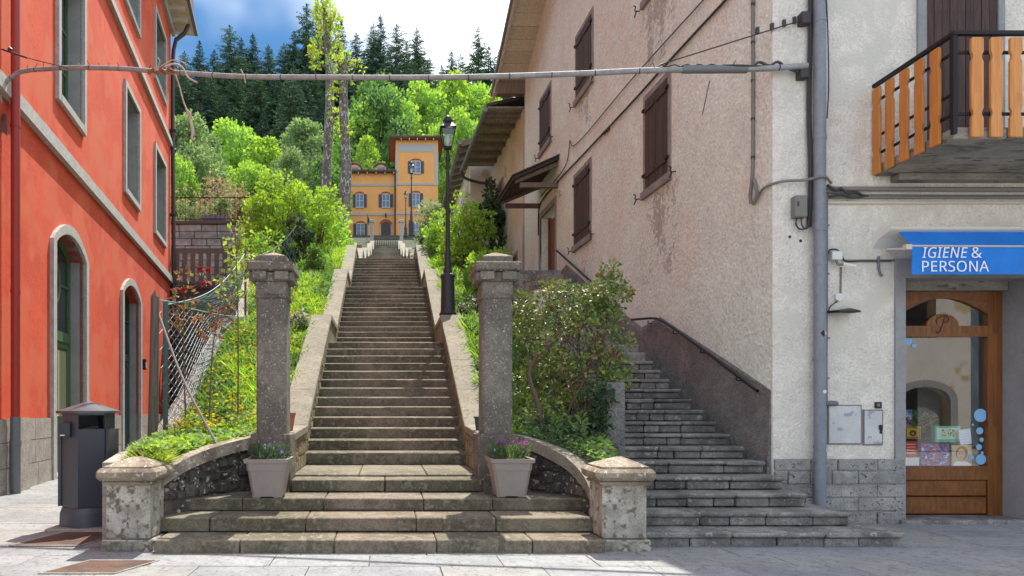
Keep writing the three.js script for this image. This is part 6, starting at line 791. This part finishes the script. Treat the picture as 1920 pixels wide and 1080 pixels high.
shrub('maple_shrub', 'lower yellow green maple shrub beside the parapet below the bare trunks', 'shrub', -2.75, gy(-2.75, 28) - 0.1, -28, 1.1, 2.9, 2600, 0.13, C.lime, 702, M.leaf, null, 26);
shrub('maple_shrub', 'short yellow green shrub at the foot of the thicket left of the stairs', 'shrub', -4.3, gy(-4.3, 23.5) - 0.2, -23.5, 1.0, 1.7, 1700, 0.12, C.bright, 716, M.leaf, null, 20);
shrub('dark_shrub', 'shaded dark green shrub in the thicket left of the round bush', 'shrub', -3.05, gy(-3.05, 24.5) - 0.1, -24.5, 0.6, 2.1, 1500, 0.12, C.dark, 717, M.leaf, null, 16);
shrub('maple_shrub', 'far yellow green shrub at the upper left edge of the stairs', 'shrub', -3.2, gy(-3.2, 38), -38, 1.6, 2.5, 1800, 0.2, C.bright, 703, M.leaf, null, 20);
shrub('round_bush', 'small round dark green bush on the grass left of the stairs', 'bush', -2.3, gy(-2.3, 22) - 0.05, -22, 0.42, 1.15, 1500, 0.09, C.mid, 704);
shrub('variegated_bush', 'white and green variegated bush left of the stair parapet', 'bush', -1.92, gy(-1.9, 14.4), -14.4, 0.36, 0.52, 900, 0.06, C.varieg, 705);
shrub('variegated_bush', 'white flecked dark bush right of the nearest street lamp', 'bush', 1.98, gy(1.98, 16), -16, 0.36, 0.85, 1300, 0.065, [...C.varieg, [0.05, 0.07, 0.035], [0.05, 0.07, 0.035]], 706);
shrub('pale_shrub', 'pale blossoming shrub right of the upper stairs below the tower', 'shrub', 2.45, gy(2.4, 36) + 0.1, -36, 1.25, 2.9, 2400, 0.16, [...C.grey, [0.42, 0.42, 0.28], [0.30, 0.32, 0.16]], 707);
shrub('dark_shrub', 'dark green shrub in the middle of the bushes right of the stairs', 'shrub', 2.2, gy(2.2, 30) - 0.1, -30, 0.95, 1.9, 1500, 0.13, [...C.dark, [0.09, 0.12, 0.08]], 708);
shrub('bright_shrub', 'tall bright yellow green shrub just right of the nearest lamp pole', 'shrub', 2.85, gy(2.85, 24.5) - 0.1, -24.5, 1.05, 2.9, 3200, 0.12, C.lime, 709, M.leaf, null, 32);
shrub('bright_shrub', 'low bright green shrub left of the nearest lamp pole', 'shrub', 2.05, gy(2.05, 27) - 0.1, -27, 0.72, 1.6, 1600, 0.12, C.bright, 710);
shrub('bright_shrub', 'bright green shrub behind the right gate column capital', 'shrub', 2.95, gy(2.95, 19.5) - 0.1, -19.5, 0.75, 1.55, 1900, 0.11, C.bright, 711);
shrub('laurel_bush', 'dark green laurel bush under the door canopy of the roughcast house', 'bush', 4.0, gy(4, 26) - 0.2, -25.5, 0.72, 3.2, 2300, 0.13, C.dark, 712, M.leafShiny);
shrub('flower_shrub', 'low shrub with orange and yellow blossoms right of the column capital', 'shrub', 3.35, 3.2, -17.5, 0.5, 1.15, 900, 0.07, [...C.mid, [0.5, 0.16, 0.04], [0.45, 0.36, 0.04]], 713);
{ const t = thing('tub_plant', 'pinkish flowering plant in a tub beside the upper side steps', 'plant', [3.15, 2.7, -14.3]); const L = new Leaves(714); for (let i = 0; i < 9; i++) L.clump(3.15 + rr(-0.3, 0.3, L.f), 3.93 + rr(-0.06, 0.14, L.f), -14.3, 0.13, 60, 0.05, [[0.5, 0.25, 0.2], [0.10, 0.15, 0.05], [0.40, 0.30, 0.22], [0.16, 0.18, 0.07]], 0.8); raw('foliage', L.build(), M.leaf, t); part('tub', cyl(3.25, 3.35, 3.86, -14.3, 0.24, 0.28, 14), M.cream, t); part('stand', cyl(3.25, 2.2, 3.35, -14.3, 0.16, 0.16, 8), M.dado, t); }
// rose bush between the two staircases, on two crooked stems
{
  const x = 2.5, z = -9.35, t = thing('rose_bush', 'tall straggly rose bush on crooked stems between the right column and side steps', 'bush', [x, 1.0, z]), L = new Leaves(721), f = L.f, st = [];
  const tips = []; const stems = [[[2.05, 0.95, -8.95], [1.98, 1.45, -9.0], [1.88, 1.95, -9.1], [2.15, 2.25, -9.2], [2.55, 2.55, -9.3]], [[2.72, 1.0, -9.1], [2.80, 1.5, -9.15], [2.82, 2.0, -9.2], [2.95, 2.5, -9.3], [3.0, 3.05, -9.35]], [[2.25, 0.95, -9.1], [2.45, 1.5, -9.15], [2.75, 2.0, -9.2]], [[2.6, 1.0, -9.3], [2.5, 1.8, -9.4], [2.3, 2.5, -9.5], [2.2, 2.9, -9.5]], [[2.8, 1.3, -9.2], [2.62, 2.0, -9.3], [2.6, 2.7, -9.4]]];
  stems.forEach((s, i) => st.push(limb(s, i < 2 ? [0.042, 0.032, 0.026, 0.018, 0.010] : [0.022, 0.016, 0.008], 7)));
  const centres = []; for (let i = 0; i < 60; i++) { const a = f() * 6.283, q = Math.sqrt(f()); centres.push([2.42 + Math.cos(a) * q * 0.80, 2.50 + Math.sin(a) * q * 0.62, z + rr(-0.5, 0.45, f)]); } for (let i = 0; i < 14; i++) centres.push([rr(2.75, 3.15, f), rr(2.55, 3.1, f), z + rr(-0.3, 0.4, f)]); for (let i = 0; i < 10; i++) centres.push([rr(2.7, 3.1, f), rr(1.78, 2.1, f), z + rr(0.0, 0.45, f)]); for (let i = 0; i < 26; i++) centres.push([rr(1.85, 2.7, f), rr(1.15, 2.05, f), z + rr(-0.45, 0.35, f)]); for (let i = 0; i < 5; i++) centres.push([rr(2.9, 3.1, f), rr(3.05, 3.30, f), z]);
  for (const c of centres) { L.clump(c[0], c[1], c[2], rr(0.11, 0.20, f), 66, 0.052, f() < 0.12 ? [...C.rose, [0.40, 0.16, 0.05], [0.35, 0.28, 0.06]] : C.rose, 0.8, 0.1); const s = stems[Math.floor(f() * stems.length)], p = s[Math.min(s.length - 1, 2 + Math.floor(f() * 3))]; if (f() < 0.6) st.push(limb([p, [lerp(p[0], c[0], 0.5) + rr(-0.06, 0.06, f), lerp(p[1], c[1], 0.5) + 0.05, lerp(p[2], c[2], 0.5)], c], [0.009, 0.006, 0.003], 4)); }
  part('stems', st, M.rosetwig, t); raw('foliage', L.build(), M.leafShiny, t);
  const B = new Leaves(722); for (const [u, v] of [[2.16, 3.02], [2.28, 3.10], [3.2, 2.93], [2.98, 2.2], [3.08, 2.1], [3.0, 2.12], [2.1, 2.95]]) for (let k = 0; k < 14; k++) B.leaf(u, v, z + 0.25, B.dir(0.2), 0.04, 0.03, v > 2.9 ? [0.5, 0.36, 0.03] : [0.45, 0.12, 0.03]); raw('blossoms', B.build(), M.petal, t);
  const I = thing('ivy', 'dark green ivy climbing round the roughcast gate post by the side steps', 'ivy', [2.72, 0.9, -8.7]); const Q = new Leaves(723); for (let i = 0; i < 26; i++) Q.clump(2.66 + rr(-0.16, 0.08, Q.f), rr(0.9, 1.72, Q.f), -8.62 + rr(-0.1, 0.12, Q.f), 0.09, 34, 0.055, [[0.025, 0.085, 0.02], [0.035, 0.11, 0.025], [0.02, 0.06, 0.02]], 1, 0.1); raw('foliage', Q.build(), M.leafShiny, I);
}
// red roses in the shade of the left column
function rose(label, pts, tuft, seed, cols, bl) { const t = thing('garden_rose', label, 'rose', pts[0]); part('stem', [limb(pts, [0.014, 0.010, 0.006], 5)], M.rosetwig, t); const L = new Leaves(seed); for (const [a, b, c, r, n] of tuft) L.clump(a, b, c, r, n, 0.075, cols, 0.9, 0.1); raw('foliage', L.build(), M.leaf, t); if (bl) { const B = new Leaves(seed + 1); for (const [a, b, c, col] of bl) for (let k = 0; k < 34; k++) B.leaf(a, b, c, B.dir(0.1), 0.055, 0.05, mul(col, rr(0.7, 1.2, B.f))); raw('blossom', B.build(), M.petal, t); } }
rose('rose with dark red bloom and bronze leaves before the board railing', [[-2.95, 1.3, -10.2], [-2.98, 2.4, -10.2], [-2.97, 3.25, -10.2]], [[-3.0, 3.1, -10.2, 0.16, 34], [-2.92, 2.85, -10.2, 0.2, 46], [-3.1, 2.75, -10.2, 0.16, 26], [-2.72, 3.38, -10.2, 0.10, 16], [-2.95, 3.4, -10.2, 0.1, 14]], 731, [...C.redleaf, ...C.bronze], [[-2.98, 3.17, -10.15, [0.5, 0.008, 0.012]], [-2.72, 3.48, -10.15, [0.45, 0.02, 0.02]], [-2.6, 3.46, -10.15, [0.45, 0.03, 0.025]], [-2.67, 3.25, -10.15, [0.45, 0.03, 0.025]]]);
rose('bronze leaved rose shoot above the torn net, left of the column', [[-2.55, 1.3, -10.0], [-2.5, 2.3, -10.0], [-2.38, 3.0, -10.0]], [[-2.42, 2.75, -10.0, 0.2, 56], [-2.55, 2.55, -10.0, 0.16, 36], [-2.3, 2.95, -10.0, 0.14, 30]], 741, [...C.bronze, ...C.redleaf, [0.4, 0.3, 0.2]]);
rose('slender yellow green sapling rising left of the column capital', [[-2.2, 1.3, -10.3], [-2.2, 2.8, -10.3], [-2.24, 4.05, -10.3]], [[-2.24, 4.0, -10.3, 0.16, 46], [-2.22, 3.7, -10.3, 0.16, 40], [-2.1, 3.45, -10.3, 0.2, 60], [-2.38, 3.4, -10.3, 0.15, 40], [-2.0, 3.25, -10.3, 0.2, 60], [-2.32, 3.15, -10.3, 0.18, 50], [-1.95, 3.65, -10.3, 0.12, 26]], 751, [...C.lime, ...C.redleaf.slice(2), ...C.rose]);
// ground cover, grass and flowers: nobody could count them
function instanced(name, geo, mat, spots, cols, label, cat, seed) {
  const f = rng(seed), m = new THREE.InstancedMesh(geo, mat, spots.length), o = new THREE.Object3D(), c = new THREE.Color(); m.name = numbered(name);
  spots.forEach(([x, y, z, s], i) => { o.position.set(x, y, z); o.rotation.set(rr(-0.25, 0.25, f), f() * 6.28, rr(-0.25, 0.25, f)); o.scale.set(s, s * rr(0.75, 1.3, f), s); o.updateMatrix(); m.setMatrixAt(i, o.matrix); const mx = f3(x * 2.2, z * 1.1, 3, 3, 5), k = cols[clamp(Math.floor(cols.length * clamp((mx - 0.28) / 0.44 + rr(-0.18, 0.18, f), 0, 0.999)), 0, cols.length - 1)], b = rr(0.6, 1.3, f); m.setColorAt(i, c.setRGB(k[0] * b, k[1] * b, k[2] * b)); });
  m.castShadow = m.receiveShadow = true; scene.add(m); return tag(m, label, cat, null, 'stuff');
}
function plantlet(seed, n, len, wid, up) { const L = new Leaves(seed), f = L.f; for (let i = 0; i < n; i++) { const a = i / n * 6.28 + f(), h = f() * up; L.leaf(Math.cos(a) * 0.01, h, Math.sin(a) * 0.01, V(Math.cos(a), rr(0.3, 1.1, f), Math.sin(a)).normalize(), len * rr(0.7, 1.2, f), wid, [1, 1, 1]); } return L.build(); }
{
  const weed = plantlet(812, 16, 0.13, 0.05, 0.34), herb = plantlet(801, 12, 0.085, 0.055, 0.12), blade = plantlet(802, 12, 0.2, 0.012, 0.02), f = rng(803);
  const spread = (n, d0, d1, xl, xr, s0, s1, pw = 1.6, lift = 0) => { const a = []; for (let i = 0; i < n; i++) { const d = lerp(d0, d1, f() ** pw), x = lerp(xl(d), xr(d), f()); a.push([x, (xl === rl ? (d < 9.2 ? lerp(0.55, 1.02, clamp((d - 7.4) / 1.3)) : gardenY(x, d)) : gardenY(x, d)) + lift, -d, rr(s0, s1, f) * (1 + (d - 8) * 0.02)]); } return a; };
  const ll = (d) => leftEdge(d) + 0.08, lr = (d) => (d < 8.8 ? wingX('-1', d) - 0.08 : -1.66), rl = (d) => (d < 8.8 ? wingX(1, d) + 0.1 : 1.66), rrt = (d) => Math.min(2.75, rightEdge(d)) - 0.08;
  instanced('ground_cover', herb, M.leaf, spread(7500, 7.6, 22, ll, lr, 0.5, 1.15, 1.8), [...C.mid, ...C.grey, ...C.bright, ...C.lime, ...C.lime], 'dense green and yellow ground cover on the slope left of the stairs', 'ground cover', 804);
  instanced('ground_cover', herb, M.leaf, spread(6500, 7.7, 20, rl, (d) => (d < 12 ? rrt(d) : rightEdge(d)), 0.5, 1.15, 1.9), [...C.dark, ...C.mid, ...C.mid, ...C.grey, ...C.bright], 'leafy green ground cover beneath the rose bush right of the stairs', 'ground cover', 805);
  instanced('meadow_grass', blade, M.leaf, spread(7000, 11, 37, ll, lr, 0.7, 1.5, 1.3), [...C.mid, ...C.grey, ...C.bright, ...C.lime, ...C.bright], 'long bright grass on the slope beside the left parapet', 'grass', 806);
  instanced('bank_grass', blade, M.leaf, spread(5000, 11, 37, rl, rightEdge, 0.8, 1.6, 1.2), [...C.bright, ...C.mid], 'green grass on the bank between right parapet and houses', 'grass', 807);
  instanced('weeds', weed, M.leaf, spread(300, 9.6, 24, ll, lr, 0.4, 0.9, 1.2), [...C.mid, ...C.grey, ...C.bright], 'taller weeds standing in the slope left of the stairs', 'weeds', 815); instanced('weeds', weed, M.leaf, spread(420, 8.4, 22, rl, (d) => (d < 12 ? rrt(d) : rightEdge(d)), 0.45, 0.95, 1.2), [...C.mid, ...C.dark, ...C.grey], 'taller weeds growing under the rose bush', 'weeds', 816);
  const fl = new Leaves(808); for (let k = 0; k < 7; k++) fl.leaf(0, 0, 0, V(Math.cos(k * 0.9), 0.6, Math.sin(k * 0.9)).normalize(), 0.03, 0.028, [1, 1, 1]);
  instanced('yellow_blossoms', fl.build(), M.petal, spread(1500, 8.9, 19, ll, lr, 0.7, 1.15, 1.3, 0.18).filter((p) => f3(p[0] * 1.3, p[2] * 0.9, 1, 2, 9) > 0.46 && f() < 0.7).map((p) => (p[1] += f() * 0.14, p)), [[0.80, 0.66, 0.02], [0.78, 0.58, 0.02], [0.76, 0.70, 0.08]], 'scattered yellow blossoms over the slope left of the stairs', 'blossoms', 809);
  const tuft = spread(160, 7.5, 9, ll, (d) => ll(d) + 0.35, 0.7, 1.3); instanced('grass_tufts', blade, M.leaf, tuft, [...C.bright, ...C.yellow], 'grass tufts at the kerb corner behind the left pier', 'grass', 810);
  const moss = []; for (let i = 0; i < 12; i++) for (let k = 0; k < 3; k++) moss.push([-1.19 + rr(-0.01, 0.03, f), 0.62 + i * 0.171 + 0.0, -10.36 - i * 0.346 - rr(-0.06, 0.02, f), rr(0.25, 0.5, f)]); instanced('weeds', herb, M.leaf, moss, [...C.lime, ...C.mid], 'small weeds growing in the joints along the left edge of the stairs', 'weeds', 811);
}
// ------------------------------------------------------------------ tall lopped trunks
function lopped(label, x, d, top, r, lean, seed, tufts) {
  const y = land(d) - 0.3, t = thing('lopped_tree', label, 'tree', [x, y, -d]), f = rng(seed), P = [], Rr = [];
  for (let i = 0; i <= 7; i++) { const k = i / 7; P.push([x + lean * k + Math.sin(k * 7 + seed) * 0.18, lerp(y, top, k), -d + Math.cos(k * 5) * 0.1]); Rr.push(r * (1 - 0.5 * k) * rr(0.88, 1.15, f)); }
  part('trunk', [limb(P, Rr, 12)], M.bark, t);
  const L = new Leaves(seed + 5), st = []; for (const [dx, yy, rad, n] of tufts) { const bx = x + lean * ((yy - y) / (top - y)); L.clump(bx + dx, yy, -d + rr(-0.2, 0.4, f), rad, n * 1.3, 0.25, [...C.yellow, ...C.lime], 1.15, 0.2); st.push(limb([[bx, yy - rad * 1.2, -d], [bx + dx * 0.6, yy - rad * 0.3, -d + 0.1], [bx + dx * 1.1, yy + rad * 0.8, -d + 0.1]], [0.13, 0.08, 0.03], 5)); if (L.f() < 0.5) L.clump(bx + dx * 1.5, yy - rad, -d, rad * 0.5, n * 0.4, 0.26, C.yellow, 1.3); }
  raw('foliage', L.build(), M.leaf, t); part('branch', st, M.bark, t);
}
{
  const d = 52, k = d / 1300, Y = (py) => 1.42 - (py - 768) * k;
  lopped('tall lopped trunk with yellow leaf tufts to its top, left one of the pair', (617 - 724) * k, d, Y(25), 0.46, (612 - 617) * k, 3, [[-0.1, Y(28), 1.0, 240], [0.6, Y(42), 0.65, 130], [-0.35, Y(10), 0.6, 110], [-0.75, Y(86), 0.55, 100], [0.8, Y(95), 0.45, 70], [-0.8, Y(118), 0.42, 70], [0.7, Y(80), 0.5, 60], [0.6, Y(220), 0.6, 60]]);
  const d2 = 50, k2 = d2 / 1300, Y2 = (py) => 1.42 - (py - 768) * k2;
  lopped('pale barked lopped trunk with few leaf tufts, right one of the pair', (640 - 724) * k2, d2, Y2(115), 0.5, (650 - 640) * k2, 5, [[-1.0, Y2(120), 0.42, 50], [-0.1, Y2(112), 0.5, 60], [-0.5, Y2(165), 0.4, 40], [0.3, Y2(145), 0.3, 26], [0.75, Y2(122), 0.28, 26], [-0.5, Y2(135), 0.35, 32], [0, Y2(248), 0.4, 34], [-0.9, Y2(175), 0.35, 30]]);
}
// ------------------------------------------------------------------ hillside trees
function crownTree(seed, cols, H, W, n, size, k) {             // broadleaf: unit made once, then copied
  const L = new Leaves(seed), f = L.f, st = [limb([[0, -0.6, 0], [rr(-0.2, 0.2, f), H * 0.3, 0], [rr(-0.3, 0.3, f), H * 0.75, 0]], [0.028 * H, 0.02 * H, 0.006 * H], 7)];
  for (let i = 0; i < k; i++) { const a = f() * 6.283, v = f(), hy = lerp(0.16, 0.97, v), prof = Math.sin(Math.PI * (0.18 + 0.80 * v)) ** 0.75, q = W / 2 * prof * Math.sqrt(lerp(0.25, 1, f())), cx = Math.cos(a) * q, cz = Math.sin(a) * q; L.clump(cx, H * hy, cz, W * rr(0.10, 0.19, f), Math.round(n / k), size, cols, 0.85, 0.3); if (i % 4 === 0) st.push(limb([[0, H * hy * 0.55, 0], [cx * 0.5, H * hy * 0.8, cz * 0.5], [cx, H * hy, cz]], [0.009 * H, 0.006 * H, 0.002 * H], 4)); }
  return [L.build(), join(st)];
}
function firTree(seed, cols, H, W, pw = 0.72, droop = 0.055, ragged = 0) {
  const L = new Leaves(seed), f = L.f; let h = H * 0.10;
  while (h < H * 0.985) {
    const v = h / H, R0 = W / 2 * Math.pow(1 - v, pw) * rr(0.8 - ragged, 1.12 + ragged, f), n = Math.max(4, Math.round(14 * (1 - v * 0.45)));
    for (let i = 0; i < n; i++) { const a = f() * 6.283, len = R0 * rr(0.65, 1.15, f), c = Math.cos(a), s = Math.sin(a), m = Math.max(2, Math.round(len / 0.40)), col = mul(cols[Math.floor(f() * cols.length)], rr(0.75, 1.3, f)); for (let k = 0; k < m; k++) { const q = len * (k + 0.6) / m, dy = 0.12 * q - droop * q * q; for (const e of [-1, 1]) L.leaf(c * q, h + dy, s * q, V(c * 0.7 - s * e * 0.75, -0.12 + rr(-0.2, 0.25, f), s * 0.7 + c * e * 0.75).normalize(), rr(0.8, 1.3, f) * (1.1 - 0.75 * v), 0.42 * (1.1 - 0.6 * v), col); } }
    h += H * rr(0.018, 0.028, f);
  }
  for (let k = 0; k < 6; k++) L.leaf(0, H * 0.965, 0, V(rr(-0.2, 0.2, f), 1, rr(-0.2, 0.2, f)).normalize(), H * 0.045, 0.25, cols[0]);
  return [L.build(), join(limb([[0, -1, 0], [0, H * 0.5, 0], [0, H * 0.99, 0]], [0.02 * H, 0.011 * H, 0.002 * H], 6))];
}
function plant(name, label, proto, x, d, h0, h, turn, group, mat, bark, wide = 1) {
  const t = thing(name, label, 'tree', [x, land(d) + bump(x, d, clamp((Math.abs(x) - 3) * 0.3, 0, 3) * sst(36, 60, d)), -d], group), k = h / h0;
  for (const [n, g, m] of [['trunk', proto[1], bark], ['crown', proto[0], mat]]) { const q = new THREE.Mesh(g, m); q.name = n; q.castShadow = q.receiveShadow = true; t.add(q); }
  t.scale.set(k * wide, k, k * wide); t.rotation.y = turn; return t;
}
{
  const f = rng(901), topY = (py, d) => 1.42 - (py - 768) * d / 1300, X = (px, d) => (px - 724) * d / 1300;
  const B = [crownTree(911, C.bright, 14, 9, 8200, 0.42, 64), crownTree(912, C.mid, 14, 8, 7600, 0.42, 60), crownTree(913, C.grey, 14, 8, 7600, 0.40, 60), crownTree(914, C.lime, 14, 7.5, 7600, 0.40, 56)];
  const broad = [
    [352, 232, 62, 2, 0.9, 'greyish green broadleaf tree at the left, nearest the red house'], [392, 275, 66, 2, 0.8, 'silvery green young tree right of the first one by the red house'], [340, 300, 58, 0, 0.7, 'low bright tree tight against the red house edge'],
    [440, 240, 84, 0, 1.0, 'bright green broadleaf tree on the left hillside, tallest of its cluster'], [500, 252, 82, 3, 0.95, 'yellow green broadleaf tree left of the grey green one'], [415, 300, 72, 0, 0.9, 'lower bright green tree before the left hillside cluster'], [475, 310, 70, 0, 1.0, 'lower bright green tree behind the maple shrub'],
    [572, 232, 76, 2, 0.95, 'airy grey green tree just left of the lopped trunks'], [545, 285, 70, 2, 0.8, 'smaller grey green tree behind the maple shrub'], [610, 300, 70, 1, 0.9, 'green tree behind the base of the lopped trunks'],
    [705, 152, 108, 1, 1.15, 'big rounded green tree above the villa roof'], [668, 205, 104, 0, 1.0, 'bright green tree right behind the lopped trunks'], [742, 180, 112, 0, 1.0, 'bright tree left of the villa tower, on the hillside'], [690, 262, 98, 3, 0.75, 'small pointed lime green tree above the villa dormers'],
    [800, 168, 118, 0, 1.1, 'bright green tree above the villa tower roof'], [848, 150, 120, 3, 1.1, 'yellow green tree behind the nearest lamp lantern'], [895, 160, 122, 0, 1.1, 'bright green tree beside the eave of the roughcast house'], [825, 240, 106, 0, 0.9, 'green tree close right of the villa tower'], [868, 215, 104, 0, 1.0, 'green tree low beside the grey eaves'], [775, 205, 116, 1, 1.0, 'dark green tree behind the villa tower'], [925, 190, 118, 3, 1, 'lime green tree half hidden by the roughcast house'],
  ];
  for (const [px, py, d, v, w, label] of broad) { const base = land(d), h = topY(py, d) - base; plant('broadleaf_tree', label, B[v], X(px, d), d, 14 * 0.99, Math.max(5, h), f() * 6, null, M.leaf, M.conbark, w * (h > 14 ? Math.max(0.72, 14 / h * 0.95) : 1)); }
  const F = [firTree(921, C.needle, 26, 14.5), firTree(922, C.needle, 26, 13), firTree(923, C.needle2, 26, 16), firTree(924, C.needle, 26, 12), firTree(925, C.needle2, 26, 13, 0.5, 0.02, 0.25), firTree(926, C.needle, 26, 15, 0.95, 0.08, 0.12), firTree(927, C.needle2, 26, 12, 0.6, 0.04, 0.2)];
  const sky = [[330, 108, 3], [346, 92, 1], [374, 84, 1], [402, 96, 0], [430, 48, 1], [452, 74, 0], [474, 62, 1], [503, 84, 0], [532, 82, 2], [552, 60, 0], [575, 8, 2], [600, 22, 0], [640, 40, 2], [668, 60, 1], [700, 44, 2], [713, 28, 1], [744, 45, 1], [762, 80, 3], [781, 54, 2], [805, 112, 3], [828, 118, 3], [846, 92, 1], [864, 100, 1], [897, 50, 2], [916, 84, 1], [936, 96, 0]];
  const ord = ['first', 'second', 'third', 'fourth', 'fifth', 'sixth', 'seventh', 'eighth', 'ninth', 'tenth', 'eleventh', 'twelfth', 'thirteenth', 'fourteenth', 'fifteenth', 'sixteenth', 'seventeenth', 'eighteenth', 'nineteenth', 'twentieth', 'twenty-first', 'twenty-second', 'twenty-third', 'twenty-fourth', 'twenty-fifth', 'twenty-sixth'];
  sky.forEach(([px, py, v], i) => { const d = rr(168, 190, f), h = topY(py, d) - land(d); plant('fir_tree', i === 10 ? 'tallest dark fir on the skyline, behind the left lopped trunk' : i === 23 ? 'shapely fir on the skyline just left of the roughcast house eave' : `dark fir on the ridge, ${ord[i]} from the left along the skyline`, F[i % 3 === 1 ? 4 + (i % 2) * 2 : i % 5 === 2 ? 5 : v], X(px, d), d, 26, h, f() * 6, 'firs along the ridge', M.needle, M.conbark, clamp(26 / h, 0.85, 1.1)); });
  for (let i = 0; i < 46; i++) { const d = rr(128, 166, f), px = 322 + (i / 46) * 620 + rr(-10, 10, f), py = lerp(120, 215, f()), h = clamp(topY(py, d) - land(d), 11, 27); plant('fir_tree', 'dark fir in the closed wood below the ridge, behind the bright trees', F[i % 7], X(px, d), d, 26, h, f() * 6, 'firs filling the wood below the ridge', M.needle, M.conbark, clamp(24 / h, 0.9, 1.3)); }
}
// reddish hedge and plants on the terrace
shrub('terrace_hedge', 'pinkish flowering hedge on the terrace above the stone wall', 'hedge', -8.7, 10.4, -36, 2.3, 2.7, 3600, 0.15, [[0.40, 0.22, 0.14], [0.34, 0.26, 0.10], [0.22, 0.22, 0.07], [0.40, 0.30, 0.16]], 951, M.leaf, null, 26);
shrub('terrace_plant', 'silvery leaved plant tight by the red house on the terrace wall', 'plant', -9.75, 10.35, -34.2, 0.7, 1.5, 900, 0.12, [...C.grey, [0.30, 0.32, 0.2]], 952); shrub('terrace_plant', 'feathery pale plant growing from the left slatted planter', 'plant', -8.3, 10.7, -34.1, 0.75, 1.3, 900, 0.12, [...C.grey, [0.30, 0.30, 0.16]], 953); shrub('terrace_plant', 'reddish brown plant between the two slatted planters', 'plant', -6.9, 10.4, -34.6, 0.55, 1.1, 600, 0.12, [[0.24, 0.13, 0.06], [0.14, 0.13, 0.05]], 954);

renderer.render(scene, camera);
